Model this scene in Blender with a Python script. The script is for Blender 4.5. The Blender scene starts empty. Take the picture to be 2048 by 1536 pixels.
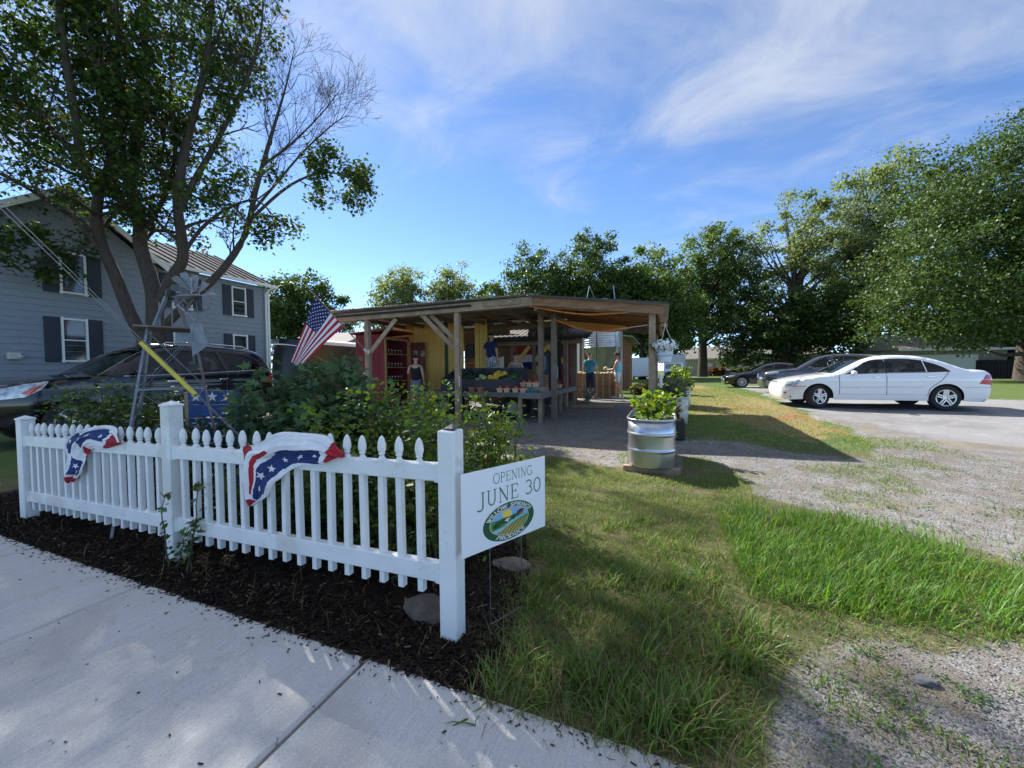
import bpy, bmesh, math, random
import numpy as np
from mathutils import Vector, Matrix
from mathutils.geometry import delaunay_2d_cdt
rng = np.random.default_rng(7); random.seed(7)
R_ = math.radians; PI = math.pi
SC = bpy.context.scene; COL = SC.collection
# ---------------------------------------------------------------- camera
# world axes: +X runs along the street, +Y into the property, z = 0 is the sidewalk
YAW, PITCH, ROLL, FPX = R_(21.5), R_(-1.95), 0.008, 771.0
fw = Vector((-math.sin(YAW)*math.cos(PITCH), math.cos(YAW)*math.cos(PITCH), math.sin(PITCH)))
rt = Vector((math.cos(YAW), math.sin(YAW), 0)); up = rt.cross(fw)
rt2 = rt*math.cos(ROLL) - up*math.sin(ROLL); up2 = up*math.cos(ROLL) + rt*math.sin(ROLL)
cam = bpy.data.cameras.new('camera'); camo = bpy.data.objects.new('camera', cam); COL.objects.link(camo)
cam.sensor_width = 36; cam.lens = 36*FPX/2048; cam.clip_start = .05; cam.clip_end = 3000
m = Matrix((rt2, up2, -fw)).transposed().to_4x4(); m.translation = (0, 0, 1.45); camo.matrix_world = m
SC.camera = camo
# ---------------------------------------------------------------- sky, sun, exposure
SUN_EL, SUN_AZ = R_(42), R_(61)          # sun up left, behind the maple
sun_dir = Vector((-math.sin(SUN_AZ)*math.cos(SUN_EL), math.cos(SUN_AZ)*math.cos(SUN_EL), math.sin(SUN_EL)))
SC.view_settings.view_transform = 'Standard'; SC.view_settings.look = 'None'
SC.view_settings.exposure = 1.40; SC.view_settings.gamma = 1; SC.view_settings.use_curve_mapping = False
W = bpy.data.worlds.new('World'); SC.world = W; W.use_nodes = True
nt = W.node_tree; nt.nodes.clear()
def nn(t, typ, **kw):
    n = t.nodes.new(typ)
    for k, v in kw.items():
        if k.startswith('i_'): n.inputs[k[2:].replace('_', ' ')].default_value = v
        else: setattr(n, k, v)
    return n
sky = nn(nt, 'ShaderNodeTexSky', sky_type='NISHITA', sun_disc=False, sun_elevation=SUN_EL, sun_rotation=-SUN_AZ,
         altitude=100, air_density=.46, dust_density=.03, ozone_density=1.1)
tc = nn(nt, 'ShaderNodeTexCoord'); sx = nn(nt, 'ShaderNodeSeparateXYZ'); nt.links.new(tc.outputs['Generated'], sx.inputs[0])
def mth(t, op, a, b=None, c=None):
    n = t.nodes.new('ShaderNodeMath'); n.operation = op
    for i, v in enumerate((a, b, c)):
        if v is None: continue
        if isinstance(v, (int, float)): n.inputs[i].default_value = v
        else: t.links.new(v, n.inputs[i])
    return n.outputs[0]
zc = mth(nt, 'MAXIMUM', mth(nt, 'ADD', sx.outputs[2], .16), .03)
cx = mth(nt, 'DIVIDE', sx.outputs[0], zc); cy = mth(nt, 'DIVIDE', sx.outputs[1], zc)
cb = nn(nt, 'ShaderNodeCombineXYZ'); nt.links.new(cx, cb.inputs[0]); nt.links.new(cy, cb.inputs[1])
mp = nn(nt, 'ShaderNodeMapping'); mp.inputs['Location'].default_value = (3.2, 1.15, 0); mp.inputs['Scale'].default_value = (.75, 1.15, 1); mp.inputs['Rotation'].default_value = (0, 0, R_(25))
nt.links.new(cb.outputs[0], mp.inputs[0])
def noise(t, vec, scale, detail=6, rough=.55, dist=0.):
    n = t.nodes.new('ShaderNodeTexNoise'); n.inputs['Scale'].default_value = scale; n.inputs['Detail'].default_value = detail
    n.inputs['Roughness'].default_value = rough; n.inputs['Distortion'].default_value = dist
    if vec is not None: t.links.new(vec, n.inputs['Vector'])
    return n.outputs['Fac']
n1 = noise(nt, mp.outputs[0], .62, 3, .5, .35); n2 = noise(nt, mp.outputs[0], 2.6, 9, .62, .6)
elev = nn(nt, 'ShaderNodeMapRange', interpolation_type='SMOOTHSTEP'); elev.inputs['From Min'].default_value = .30; elev.inputs['From Max'].default_value = .85; elev.inputs['To Min'].default_value = -.05; elev.inputs['To Max'].default_value = .20
nt.links.new(sx.outputs[2], elev.inputs[0])      # the thin cloud thickens overhead
cl = mth(nt, 'ADD', mth(nt, 'ADD', mth(nt, 'MULTIPLY', n1, .52), mth(nt, 'MULTIPLY', n2, .56)), elev.outputs[0])
rmp = nn(nt, 'ShaderNodeMapRange', interpolation_type='SMOOTHSTEP'); rmp.inputs['From Min'].default_value = .455; rmp.inputs['From Max'].default_value = .82
rmp.inputs['To Max'].default_value = .8; nt.links.new(cl, rmp.inputs[0])
hor = nn(nt, 'ShaderNodeMapRange', interpolation_type='SMOOTHSTEP'); hor.inputs['From Min'].default_value = -.02; hor.inputs['From Max'].default_value = .12
nt.links.new(sx.outputs[2], hor.inputs[0])
fac = mth(nt, 'MULTIPLY', rmp.outputs[0], hor.outputs[0])
mixc = nn(nt, 'ShaderNodeMix', data_type='RGBA'); nt.links.new(fac, mixc.inputs['Factor'])
skyg = nn(nt, 'ShaderNodeHueSaturation'); skyg.inputs['Saturation'].default_value = 1.10; nt.links.new(sky.outputs[0], skyg.inputs['Color'])
nt.links.new(skyg.outputs[0], mixc.inputs['A']); mixc.inputs['B'].default_value = (2.35, 2.5, 2.75, 1)
bg = nn(nt, 'ShaderNodeBackground'); bg.inputs['Strength'].default_value = .128
nt.links.new(mixc.outputs['Result'], bg.inputs[0]); wo = nn(nt, 'ShaderNodeOutputWorld'); nt.links.new(bg.outputs[0], wo.inputs[0])
sl = bpy.data.lights.new('sun', 'SUN'); sl.energy = 4.3; sl.angle = R_(.53); sl.color = (1, .96, .90)
slo = bpy.data.objects.new('sun', sl); COL.objects.link(slo); slo.rotation_euler = sun_dir.to_track_quat('Z', 'Y').to_euler()
# ---------------------------------------------------------------- helpers
def gz(t):  # ground height at depth t: the lot rises gently away from the street
    return 0.36*np.clip((np.asarray(t, float)-6.5)/8, 0, 1)
def g1(t): return float(gz(t))
MATS = {}
def M(name, c, c2=None, rough=.6, metal=0., scale=6., bump=0., bscale=30., stretch=(1, 1, 1), spec=.5, island=0., detail=5, coat=0., lo=.35, hi=.65, emit=None):
    if name in MATS: return MATS[name]
    mt = bpy.data.materials.new(name); mt.use_nodes = True; t = mt.node_tree
    b = t.nodes['Principled BSDF']; b.inputs['Roughness'].default_value = rough; b.inputs['Metallic'].default_value = metal
    b.inputs['Specular IOR Level'].default_value = spec; b.inputs['Coat Weight'].default_value = coat; b.inputs['Coat Roughness'].default_value = .04
    b.inputs['Base Color'].default_value = (*c, 1)
    tcn = t.nodes.new('ShaderNodeTexCoord'); mpn = t.nodes.new('ShaderNodeMapping'); mpn.inputs['Scale'].default_value = stretch
    t.links.new(tcn.outputs['Object'], mpn.inputs[0])
    col = None
    if c2 is not None:
        f = noise(t, mpn.outputs[0], scale, detail)
        mr = t.nodes.new('ShaderNodeMapRange'); mr.inputs['From Min'].default_value = lo; mr.inputs['From Max'].default_value = hi; t.links.new(f, mr.inputs[0])
        mx = t.nodes.new('ShaderNodeMix'); mx.data_type = 'RGBA'; t.links.new(mr.outputs[0], mx.inputs['Factor'])
        mx.inputs['A'].default_value = (*c, 1); mx.inputs['B'].default_value = (*c2, 1); col = mx.outputs['Result']
    if island:
        g = t.nodes.new('ShaderNodeNewGeometry'); oi = t.nodes.new('ShaderNodeObjectInfo')
        s = mth(t, 'ADD', mth(t, 'MULTIPLY', mth(t, 'FRACT', mth(t, 'ADD', g.outputs['Random Per Island'], oi.outputs['Random'])), 2*island), 1-island)
        hs = t.nodes.new('ShaderNodeHueSaturation'); t.links.new(s, hs.inputs['Value'])
        if col is not None: t.links.new(col, hs.inputs['Color'])
        else: hs.inputs['Color'].default_value = (*c, 1)
        col = hs.outputs[0]
    if col is not None: t.links.new(col, b.inputs['Base Color'])
    if bump:
        bn = t.nodes.new('ShaderNodeBump'); bn.inputs['Strength'].default_value = 1; bn.inputs['Distance'].default_value = bump
        t.links.new(noise(t, mpn.outputs[0], bscale, 6, .6), bn.inputs['Height']); t.links.new(bn.outputs[0], b.inputs['Normal'])
    if emit: b.inputs['Emission Color'].default_value = (*emit[0], 1); b.inputs['Emission Strength'].default_value = emit[1]
    MATS[name] = mt; return mt
def leafmat(name, c, c2, trans=.35, rough=.5, var=.35, yellow=None, spec=.4):
    if name in MATS: return MATS[name]
    mt = bpy.data.materials.new(name); mt.use_nodes = True; t = mt.node_tree; t.nodes.clear()
    g = t.nodes.new('ShaderNodeNewGeometry'); mx = t.nodes.new('ShaderNodeMix'); mx.data_type = 'RGBA'
    mx.inputs['A'].default_value = (*c, 1); mx.inputs['B'].default_value = (*c2, 1); t.links.new(g.outputs['Random Per Island'], mx.inputs['Factor'])
    col = mx.outputs['Result']
    if yellow:
        m2 = t.nodes.new('ShaderNodeMix'); m2.data_type = 'RGBA'; t.links.new(col, m2.inputs['A']); m2.inputs['B'].default_value = (*yellow[0], 1)
        t.links.new(mth(t, 'GREATER_THAN', mth(t, 'FRACT', mth(t, 'MULTIPLY', g.outputs['Random Per Island'], 37.7)), 1-yellow[1]), m2.inputs['Factor']); col = m2.outputs['Result']
    hs = t.nodes.new('ShaderNodeHueSaturation'); t.links.new(col, hs.inputs['Color'])
    t.links.new(mth(t, 'ADD', mth(t, 'MULTIPLY', mth(t, 'FRACT', mth(t, 'MULTIPLY', g.outputs['Random Per Island'], 91.3)), 2*var), 1-var), hs.inputs['Value'])
    b = t.nodes.new('ShaderNodeBsdfPrincipled'); b.inputs['Roughness'].default_value = rough; b.inputs['Specular IOR Level'].default_value = spec
    t.links.new(hs.outputs[0], b.inputs['Base Color'])
    tr = t.nodes.new('ShaderNodeBsdfTranslucent'); h2 = t.nodes.new('ShaderNodeHueSaturation'); h2.inputs['Value'].default_value = 1.5; h2.inputs['Hue'].default_value = .485; h2.inputs['Saturation'].default_value = 1.1
    t.links.new(hs.outputs[0], h2.inputs['Color']); t.links.new(h2.outputs[0], tr.inputs[0])
    ms = t.nodes.new('ShaderNodeMixShader'); ms.inputs[0].default_value = trans; t.links.new(b.outputs[0], ms.inputs[1]); t.links.new(tr.outputs[0], ms.inputs[2])
    o = t.nodes.new('ShaderNodeOutputMaterial'); t.links.new(ms.outputs[0], o.inputs[0]); MATS[name] = mt; return mt
def link(name, me, parent=None, mats=None):
    o = bpy.data.objects.new(name, me); COL.objects.link(o); o.parent = parent
    if mats is not None:
        for x in (mats if isinstance(mats, (list, tuple)) else [mats]): me.materials.append(x)
    return o
def tag(o, label=None, cat=None, group=None, kind=None):
    if label: o['label'] = label
    if cat: o['category'] = cat
    if group: o['group'] = group
    if kind: o['kind'] = kind
    return o
def thing(name, label, cat, loc=(0, 0, 0), rz=0., group=None):
    o = bpy.data.objects.new(name, None); COL.objects.link(o); o.location = loc; o.rotation_euler = (0, 0, rz); o.empty_display_size = .2
    return tag(o, label, cat, group)
def dup(o, parent=None, loc=None, rz=None, label=None, group=None):
    c = o.copy(); COL.objects.link(c); c.parent = parent
    if loc is not None: c.location = loc
    if rz is not None: c.rotation_euler = (0, 0, rz)
    if label: c['label'] = label
    if group: c['group'] = group
    for ch in list(o.children): dup(ch, c)
    return c
class MB:
    def __init__(s): s.v = []; s.f = []; s.mi = []
    def add(s, v, f, mi=0):
        n = len(s.v); s.v += [tuple(map(float, p)) for p in v]; s.f += [tuple(i+n for i in q) for q in f]; s.mi += [mi]*len(f); return s
    def box(s, c, d, mi=0, rot=None, ch=0.):  # centre, full size, optional 3x3 rotation, chamfer
        hx, hy, hz = d[0]/2, d[1]/2, d[2]/2
        if ch <= 0:
            v = [Vector((x*hx, y*hy, z*hz)) for x in (-1, 1) for y in (-1, 1) for z in (-1, 1)]
            f = [(0, 1, 3, 2), (4, 6, 7, 5), (0, 4, 5, 1), (2, 3, 7, 6), (0, 2, 6, 4), (1, 5, 7, 3)]
        else:
            ch = min(ch, hx*.9, hy*.9, hz*.9)
            bm = bmesh.new(); bmesh.ops.create_cube(bm, size=1)
            for q in bm.verts: q.co = Vector((q.co.x*d[0], q.co.y*d[1], q.co.z*d[2]))
            bmesh.ops.bevel(bm, geom=bm.edges[:], offset=ch, segments=1, affect='EDGES')
            bm.verts.index_update(); v = [q.co.copy() for q in bm.verts]; f = [tuple(q.index for q in p.verts) for p in bm.faces]; bm.free()
        if rot is not None: v = [rot @ p for p in v]
        c = Vector(c); return s.add([p+c for p in v], f, mi)
    def beam(s, a, b, w, h, mi=0, ch=0., roll=0.):  # box from a to b; w horizontal, h vertical
        a, b = Vector(a), Vector(b); d = b-a; L = d.length; x = d.normalized()
        u = Vector((0, 0, 1)) if abs(x.z) < .97 else Vector((0, 1, 0))
        y = u.cross(x).normalized(); z = x.cross(y); rot = Matrix((x, y, z)).transposed()
        if roll: rot = rot @ Matrix.Rotation(roll, 3, 'X')
        return s.box((a+b)/2, (L, w, h), mi, rot, ch)
    def tube(s, pts, rad, n=6, mi=0, cap=True):
        pts = [Vector(p) for p in pts]; rad = [rad]*len(pts) if isinstance(rad, (int, float)) else rad
        t0 = (pts[1]-pts[0]).normalized(); u = t0.orthogonal().normalized(); vs = []; fs = []
        for i, p in enumerate(pts):
            t = (pts[min(i+1, len(pts)-1)]-pts[max(i-1, 0)]); t = t.normalized() if t.length > 1e-9 else t0
            u = (u-t*u.dot(t)); u = u.normalized() if u.length > 1e-6 else t.orthogonal().normalized(); w = t.cross(u)
            for k in range(n): a = 2*PI*k/n; vs.append(p+(u*math.cos(a)+w*math.sin(a))*rad[i])
        for i in range(len(pts)-1):
            for k in range(n): k2 = (k+1) % n; fs.append((i*n+k, i*n+k2, (i+1)*n+k2, (i+1)*n+k))
        if cap: fs.append(tuple(range(n))[::-1]); fs.append(tuple(range((len(pts)-1)*n, len(pts)*n)))
        return s.add(vs, fs, mi)
    def lathe(s, prof, n=24, c=(0, 0, 0), mi=0, axis='z', sx=1., sy=1., caps=True):
        vs = []; fs = []; c = Vector(c)
        for r, z in prof:
            for k in range(n):
                a = 2*PI*k/n; p = (r*math.cos(a)*sx, r*math.sin(a)*sy, z)
                if axis == 'y': p = (p[0], p[2], p[1])
                if axis == 'x': p = (p[2], p[0], p[1])
                vs.append(c+Vector(p))
        for i in range(len(prof)-1):
            for k in range(n): k2 = (k+1) % n; fs.append((i*n+k, i*n+k2, (i+1)*n+k2, (i+1)*n+k))
        if caps: fs.append(tuple(range(n))[::-1]); fs.append(tuple(range((len(prof)-1)*n, len(prof)*n)))
        return s.add(vs, fs, mi)
    def prism(s, poly, a, b, axis='y', mi=0):  # polygon (2D) extruded between a and b along axis
        def P(p, t): return {'y': (p[0], t, p[1]), 'x': (t, p[0], p[1]), 'z': (p[0], p[1], t)}[axis]
        n = len(poly); vs = [P(p, a) for p in poly]+[P(p, b) for p in poly]
        fs = [tuple(range(n))[::-1], tuple(range(n, 2*n))]+[(i, (i+1) % n, n+(i+1) % n, n+i) for i in range(n)]
        return s.add(vs, fs, mi)
    def grid(s, P, mi=0, mifn=None):  # P[i][j] points
        a, b = len(P), len(P[0]); n = len(s.v); s.v += [tuple(map(float, p)) for r in P for p in r]
        for i in range(a-1):
            for j in range(b-1):
                s.f.append((n+i*b+j, n+i*b+j+1, n+(i+1)*b+j+1, n+(i+1)*b+j)); s.mi.append(mifn(i, j) if mifn else mi)
        return s
    def build(s, name, mats, parent=None, smooth=None, loc=None, rz=None):
        me = bpy.data.meshes.new(name); me.from_pydata(s.v, [], s.f)
        o = link(name, me, parent, mats)
        if any(s.mi): me.polygons.foreach_set('material_index', s.mi)
        bm = bmesh.new(); bm.from_mesh(me); bmesh.ops.recalc_face_normals(bm, faces=bm.faces[:]); bm.to_mesh(me); bm.free()
        if smooth is not None:
            me.polygons.foreach_set('use_smooth', [True]*len(me.polygons))
            if smooth < 179: me.set_sharp_from_angle(angle=R_(smooth))
        if loc is not None: o.location = loc
        if rz is not None: o.rotation_euler = (0, 0, rz)
        return o
def npmesh(name, V, F, mats, parent=None, smooth=False, mi=None):  # V (n,3), F (m,k) arrays
    V = np.ascontiguousarray(V, dtype=np.float32); F = np.ascontiguousarray(F, dtype=np.int32); k = F.shape[1]
    me = bpy.data.meshes.new(name); me.vertices.add(len(V)); me.vertices.foreach_set('co', V.ravel())
    me.loops.add(F.size); me.loops.foreach_set('vertex_index', F.ravel()); me.polygons.add(len(F))
    me.polygons.foreach_set('loop_start', np.arange(0, F.size, k, dtype=np.int32))
    if mi is not None: me.polygons.foreach_set('material_index', np.asarray(mi, dtype=np.int32))
    if smooth: me.polygons.foreach_set('use_smooth', np.ones(len(F), bool))
    me.update(calc_edges=True); return link(name, me, parent, mats)
def unit(a): return a/np.maximum(np.linalg.norm(a, axis=-1, keepdims=True), 1e-9)
def scatter(template, tris, P, D, N, S):
    """copies of a small template (k,3) [x across, y along, z normal] at points P, along D, normals N, sizes S"""
    template = np.asarray(template, float); tris = np.asarray(tris); D = unit(D); X = unit(np.cross(D, N)); Z = np.cross(X, D)
    S = np.asarray(S, float); S = S[:, None] if S.ndim == 1 else S
    if S.shape[1] == 1: S = np.repeat(S, 3, 1)
    V = P[:, None, :]+template[None, :, 0:1]*(X*S[:, 0:1])[:, None, :]+template[None, :, 1:2]*(D*S[:, 1:2])[:, None, :]+template[None, :, 2:3]*(Z*S[:, 2:3])[:, None, :]
    k = len(template); F = tris[None]+(np.arange(len(P))*k)[:, None, None]
    return V.reshape(-1, 3), F.reshape(-1, tris.shape[1])
def rdir(n): return unit(rng.normal(size=(n, 3)))
def inpoly(x, y, poly):
    x = np.asarray(x); y = np.asarray(y); c = np.zeros(x.shape, bool); n = len(poly)
    for i in range(n):
        (x1, y1), (x2, y2) = poly[i], poly[(i+1) % n]
        if y1 == y2: continue
        c ^= ((y1 > y) != (y2 > y)) & (x < (x2-x1)*(y-y1)/(y2-y1)+x1)
    return c
def pdist(x, y, poly, closed=True):  # distance to polygon outline
    d = np.full(np.shape(x), 1e9); n = len(poly)
    for i in range(n if closed else n-1):
        (x1, y1), (x2, y2) = poly[i], poly[(i+1) % n]; dx, dy = x2-x1, y2-y1; L = dx*dx+dy*dy+1e-12
        t = np.clip(((x-x1)*dx+(y-y1)*dy)/L, 0, 1); d = np.minimum(d, np.hypot(x-x1-t*dx, y-y1-t*dy))
    return d
def vnoise(x, y, s, seed=0):  # cheap value noise
    r = np.random.default_rng(seed).random((64, 64)); x = np.asarray(x)*s; y = np.asarray(y)*s
    xi, yi = np.floor(x).astype(int), np.floor(y).astype(int); fx, fy = x-xi, y-yi; fx = fx*fx*(3-2*fx); fy = fy*fy*(3-2*fy)
    g = lambda a, b: r[a % 64, b % 64]
    return (g(xi, yi)*(1-fx)+g(xi+1, yi)*fx)*(1-fy)+(g(xi, yi+1)*(1-fx)+g(xi+1, yi+1)*fx)*fy
def crom(pts, n=8, closed=False):  # Catmull-Rom through points
    p = [np.array(q, float) for q in pts]; out = []; L = len(p); last = L if closed else L-1
    for i in range(last):
        a, b, c, d = (p[(i-1) % L], p[i], p[(i+1) % L], p[(i+2) % L]) if closed else (p[max(i-1, 0)], p[i], p[i+1], p[min(i+2, L-1)])
        for k in range(n):
            t = k/n; out.append(.5*((2*b)+(-a+c)*t+(2*a-5*b+4*c-d)*t*t+(-a+3*b-3*c+d)*t**3))
    if not closed: out.append(p[-1])
    return out
def star(r, n=5, inner=.4, rot=PI/2):
    return [((r if k % 2 == 0 else r*inner)*math.cos(rot+PI*k/n), (r if k % 2 == 0 else r*inner)*math.sin(rot+PI*k/n)) for k in range(2*n)]
WHITE = lambda: M('white_vinyl', (.78, .79, .79), (.70, .71, .70), rough=.42, scale=5, spec=.4, bump=.0006, bscale=14)
WOOD = lambda: M('weathered_timber', (.36, .26, .17), (.23, .155, .10), rough=.8, scale=3, stretch=(1.2, 9, 1.2), bump=.004, bscale=24, island=.22)
BLACK = lambda: M('black_plastic', (.012, .012, .013), rough=.55)
STEEL = lambda: M('grey_steel', (.30, .31, .33), (.22, .23, .25), rough=.5, metal=.6, scale=9)
# ---------------------------------------------------------------- ground
GR1 = [(-.80, 1.50), (.05, 1.47), (.30, 1.55), (.42, 2.05), (.58, 2.45), (1.25, 2.7), (1.95, 2.98), (3.6, 3.55), (4.6, 4.1), (4.4, 4.5), (3.2, 4.15), (2.3, 3.8), (1.75, 4.3), (1.25, 4.75),
       (.9, 5.0), (1.0, 5.5), (.95, 6.3), (.55, 6.95), (.3, 6.8), (.22, 5.5), (-.5, 5.55), (-1.0, 5.75), (-1.7, 6.15), (-2.3, 6.0), (-2.0, 4.8), (-1.3, 3.4), (-1.0, 2.7), (-.82, 2.0)]
MUL = [(-7.6, 1.50), (-.72, 1.50), (-.80, 2.0), (-.98, 2.8), (-1.25, 3.5), (-1.9, 4.7), (-2.6, 5.2), (-7.6, 4.2)]
STRIP = [(.45, 8.2), (1.4, 8.4), (2.2, 7.7), (2.9, 7.6), (3.4, 8.6), (3.3, 10.5), (3.0, 12.5), (2.6, 16), (3.6, 19), (3.2, 24), (3.8, 30), (30, 46), (-3, 46), (-.6, 24), (.3, 16)]
GRAVEL = [(-14, 4.6), (-7.6, 5.3), (-2.6, 5.4), (-1.9, 6.2), (.2, 5.6), (1.0, 4.9), (1.75, 4.4), (2.5, 3.7), (1.5, 2.8), (.6, 2.3), (.25, 1.5), (.2, -1), (9, -1), (9, 8), (4.6, 9.6), (3.9, 12), (3.4, 9.4), (2.6, 7.6), (1.4, 8.4), (.3, 9), (.0, 13.4), (-1.6, 15.6), (-14, 15.6)]
ASPH = [(3.9, 7.4), (4.8, 6.9), (9, 5), (40, 2), (60, 10), (60, 17.5), (14, 17.0), (9.3, 18.4), (9.2, 29), (4.4, 29), (3.9, 18), (3.5, 14), (3.7, 10)]
DRY = [(.8, 12), (2.6, 8.6), (3.3, 9.5), (3.5, 13), (3.0, 20), (2.2, 30), (1.2, 28), (1.0, 18)]
xs = np.unique(np.round(np.concatenate([np.arange(-9, 9.01, .11), np.arange(-40, -9, 1.0), np.arange(9, 45, .6), np.array([-300, -150, -80, -60, 60, 80, 150, 300])]), 3))
ys = np.unique(np.round(np.concatenate([np.arange(.9, 18, .11), [1.40, 1.47, 1.5, 6.5, 14.5], np.arange(18, 60, .6), [-60, -20, -8, -3, -1, 0, 70, 90, 120, 200, 350, 600]]), 3))
X, Y = np.meshgrid(xs, ys); x, y = X.ravel(), Y.ravel()
z = gz(y)+np.where(y < 1.46, -.07, 0)
loc_ = (y > 1.6) & (y < 30) & (abs(x) < 30)
z = z+np.where(loc_, (vnoise(x, y, .9, 3)-.5)*.03+(vnoise(x, y, 3.1, 4)-.5)*.012, 0)*np.clip((y-1.6)/1, 0, 1)
z = z+.20*np.clip((-7.6-x)/1.4, 0, 1)*np.clip((9-y)/1.5, 0, 1)*np.clip((y-1.5)/.8, 0, 1)*(x > -40)
def soft(poly, w): d = pdist(x, y, poly); s = np.where(inpoly(x, y, poly), d, -d); return np.clip(.5+s/(2*w), 0, 1)
wob = (vnoise(x, y, 2.2, 11)-.5)*.5+(vnoise(x, y, 6.5, 12)-.5)*.3
att = {}
for nme, poly, w in (('gravel', GRAVEL, .55), ('asphalt', ASPH, .5), ('mulch', MUL, .10), ('dry', DRY, 1.1), ('thatch', [(-8, 1.3), (7, 1.3), (7, 8), (-8, 8)], 1.0)):
    a = soft(poly, w); att[nme] = np.clip(a+wob*(.9 if nme in ('gravel', 'asphalt') else .25)*(1-abs(2*a-1))**.5, 0, 1)
g_in = np.maximum(soft(GR1, .12), soft(STRIP, .5)); att['gravel'] = att['gravel']*(1-np.clip(g_in*1.4-.2, 0, 1))
nx = len(xs); F = np.array([[i*nx+j, i*nx+j+1, (i+1)*nx+j+1, (i+1)*nx+j] for i in range(len(ys)-1) for j in range(nx-1)])
gm = bpy.data.materials.new('ground_mix'); gm.use_nodes = True; t = gm.node_tree; bs = t.nodes['Principled BSDF']; bs.inputs['Roughness'].default_value = .95; bs.inputs['Specular IOR Level'].default_value = .15
tco = t.nodes.new('ShaderNodeTexCoord').outputs['Object']
def A(n): q = t.nodes.new('ShaderNodeAttribute'); q.attribute_name = n; return q.outputs['Fac']
def mixcol(f, a, b):
    q = t.nodes.new('ShaderNodeMix'); q.data_type = 'RGBA'
    for k, v in (('Factor', f), ('A', a), ('B', b)):
        if isinstance(v, tuple): q.inputs[k].default_value = (*v, 1)
        elif isinstance(v, (int, float)): q.inputs[k].default_value = v
        else: t.links.new(v, q.inputs[k])
    return q.outputs['Result']
def ramp(v, a, b):
    q = t.nodes.new('ShaderNodeMapRange'); q.interpolation_type = 'SMOOTHSTEP'; q.inputs['From Min'].default_value = a; q.inputs['From Max'].default_value = b; t.links.new(v, q.inputs[0]); return q.outputs[0]
nb, nf, nm = noise(t, tco, .55, 4), noise(t, tco, 38, 5, .7), noise(t, tco, 3.2, 5, .65)
vor = t.nodes.new('ShaderNodeTexVoronoi'); vor.inputs['Scale'].default_value = 62; t.links.new(tco, vor.inputs['Vector'])
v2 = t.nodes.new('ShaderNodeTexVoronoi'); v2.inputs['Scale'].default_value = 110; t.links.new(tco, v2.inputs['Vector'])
sep = t.nodes.new('ShaderNodeSeparateColor'); t.links.new(v2.outputs['Color'], sep.inputs[0])
stone = mixcol(sep.outputs[0], (.095, .092, .09), (.30, .29, .28))
stone = mixcol(mth(t, 'MULTIPLY', ramp(nm, .43, .58), .8), stone, mixcol(nf, (.10, .086, .07), (.21, .185, .155)))
stone = mixcol(mth(t, 'MULTIPLY', ramp(noise(t, tco, 1.4, 5, .6), .54, .66), .6), stone, mixcol(nf, (.17, .135, .085), (.24, .20, .13)))
grass = mixcol(nf, (.040, .080, .016), (.10, .145, .038)); grass = mixcol(mth(t, 'MULTIPLY', ramp(nm, .48, .68), .55), grass, (.20, .155, .075))
dry = mixcol(nf, (.27, .19, .095), (.15, .125, .05)); dry = mixcol(ramp(noise(t, tco, 1.1, 3), .56, .66), dry, (.25, .115, .055))
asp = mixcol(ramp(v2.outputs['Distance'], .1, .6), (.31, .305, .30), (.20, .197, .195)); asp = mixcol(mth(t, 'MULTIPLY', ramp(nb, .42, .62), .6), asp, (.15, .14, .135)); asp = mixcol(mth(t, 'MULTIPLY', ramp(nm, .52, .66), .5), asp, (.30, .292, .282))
mul = mixcol(nf, (.012, .010, .009), (.05, .036, .026))
edge = mth(t, 'ADD', mth(t, 'MULTIPLY', nm, .7), mth(t, 'MULTIPLY', nf, .3))
def over(base, attr, col, k=.8):
    f = ramp(mth(t, 'ADD', A(attr), mth(t, 'MULTIPLY', mth(t, 'SUBTRACT', edge, .5), k)), .40, .60); return mixcol(f, base, col)
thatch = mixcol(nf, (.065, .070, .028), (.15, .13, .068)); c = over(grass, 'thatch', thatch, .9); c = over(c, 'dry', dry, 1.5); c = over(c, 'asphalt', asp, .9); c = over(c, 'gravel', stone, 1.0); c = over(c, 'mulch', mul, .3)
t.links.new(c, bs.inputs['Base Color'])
bn = t.nodes.new('ShaderNodeBump'); bn.inputs['Distance'].default_value = .006; bn.inputs['Strength'].default_value = .9
hgt = mth(t, 'ADD', mth(t, 'MULTIPLY', mth(t, 'SUBTRACT', 1, v2.outputs['Distance']), mth(t, 'ADD', mth(t, 'MULTIPLY', A('gravel'), .9), .05)), mth(t, 'MULTIPLY', nf, .5))
t.links.new(hgt, bn.inputs['Height']); t.links.new(bn.outputs[0], bs.inputs['Normal'])
VG = np.stack([x, y, z], 1); fm = {k: att[k][F].mean(1) for k in att}; kind_ = np.where(fm['mulch'] > .5, 3, np.where(fm['gravel'] > .5, 2, np.where(fm['asphalt'] > .5, 1, 0)))
for ki_, nm_ in enumerate(('ground', 'parking_lot', 'gravel_yard', 'mulch_bed')):   # one continuous surface, cut where its cover changes
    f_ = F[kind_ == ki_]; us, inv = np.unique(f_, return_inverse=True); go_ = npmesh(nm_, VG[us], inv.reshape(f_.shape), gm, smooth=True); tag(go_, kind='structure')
    for k, v in att.items(): a = go_.data.attributes.new(k, 'FLOAT', 'POINT'); a.data.foreach_set('value', v[us].astype(np.float32))
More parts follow.
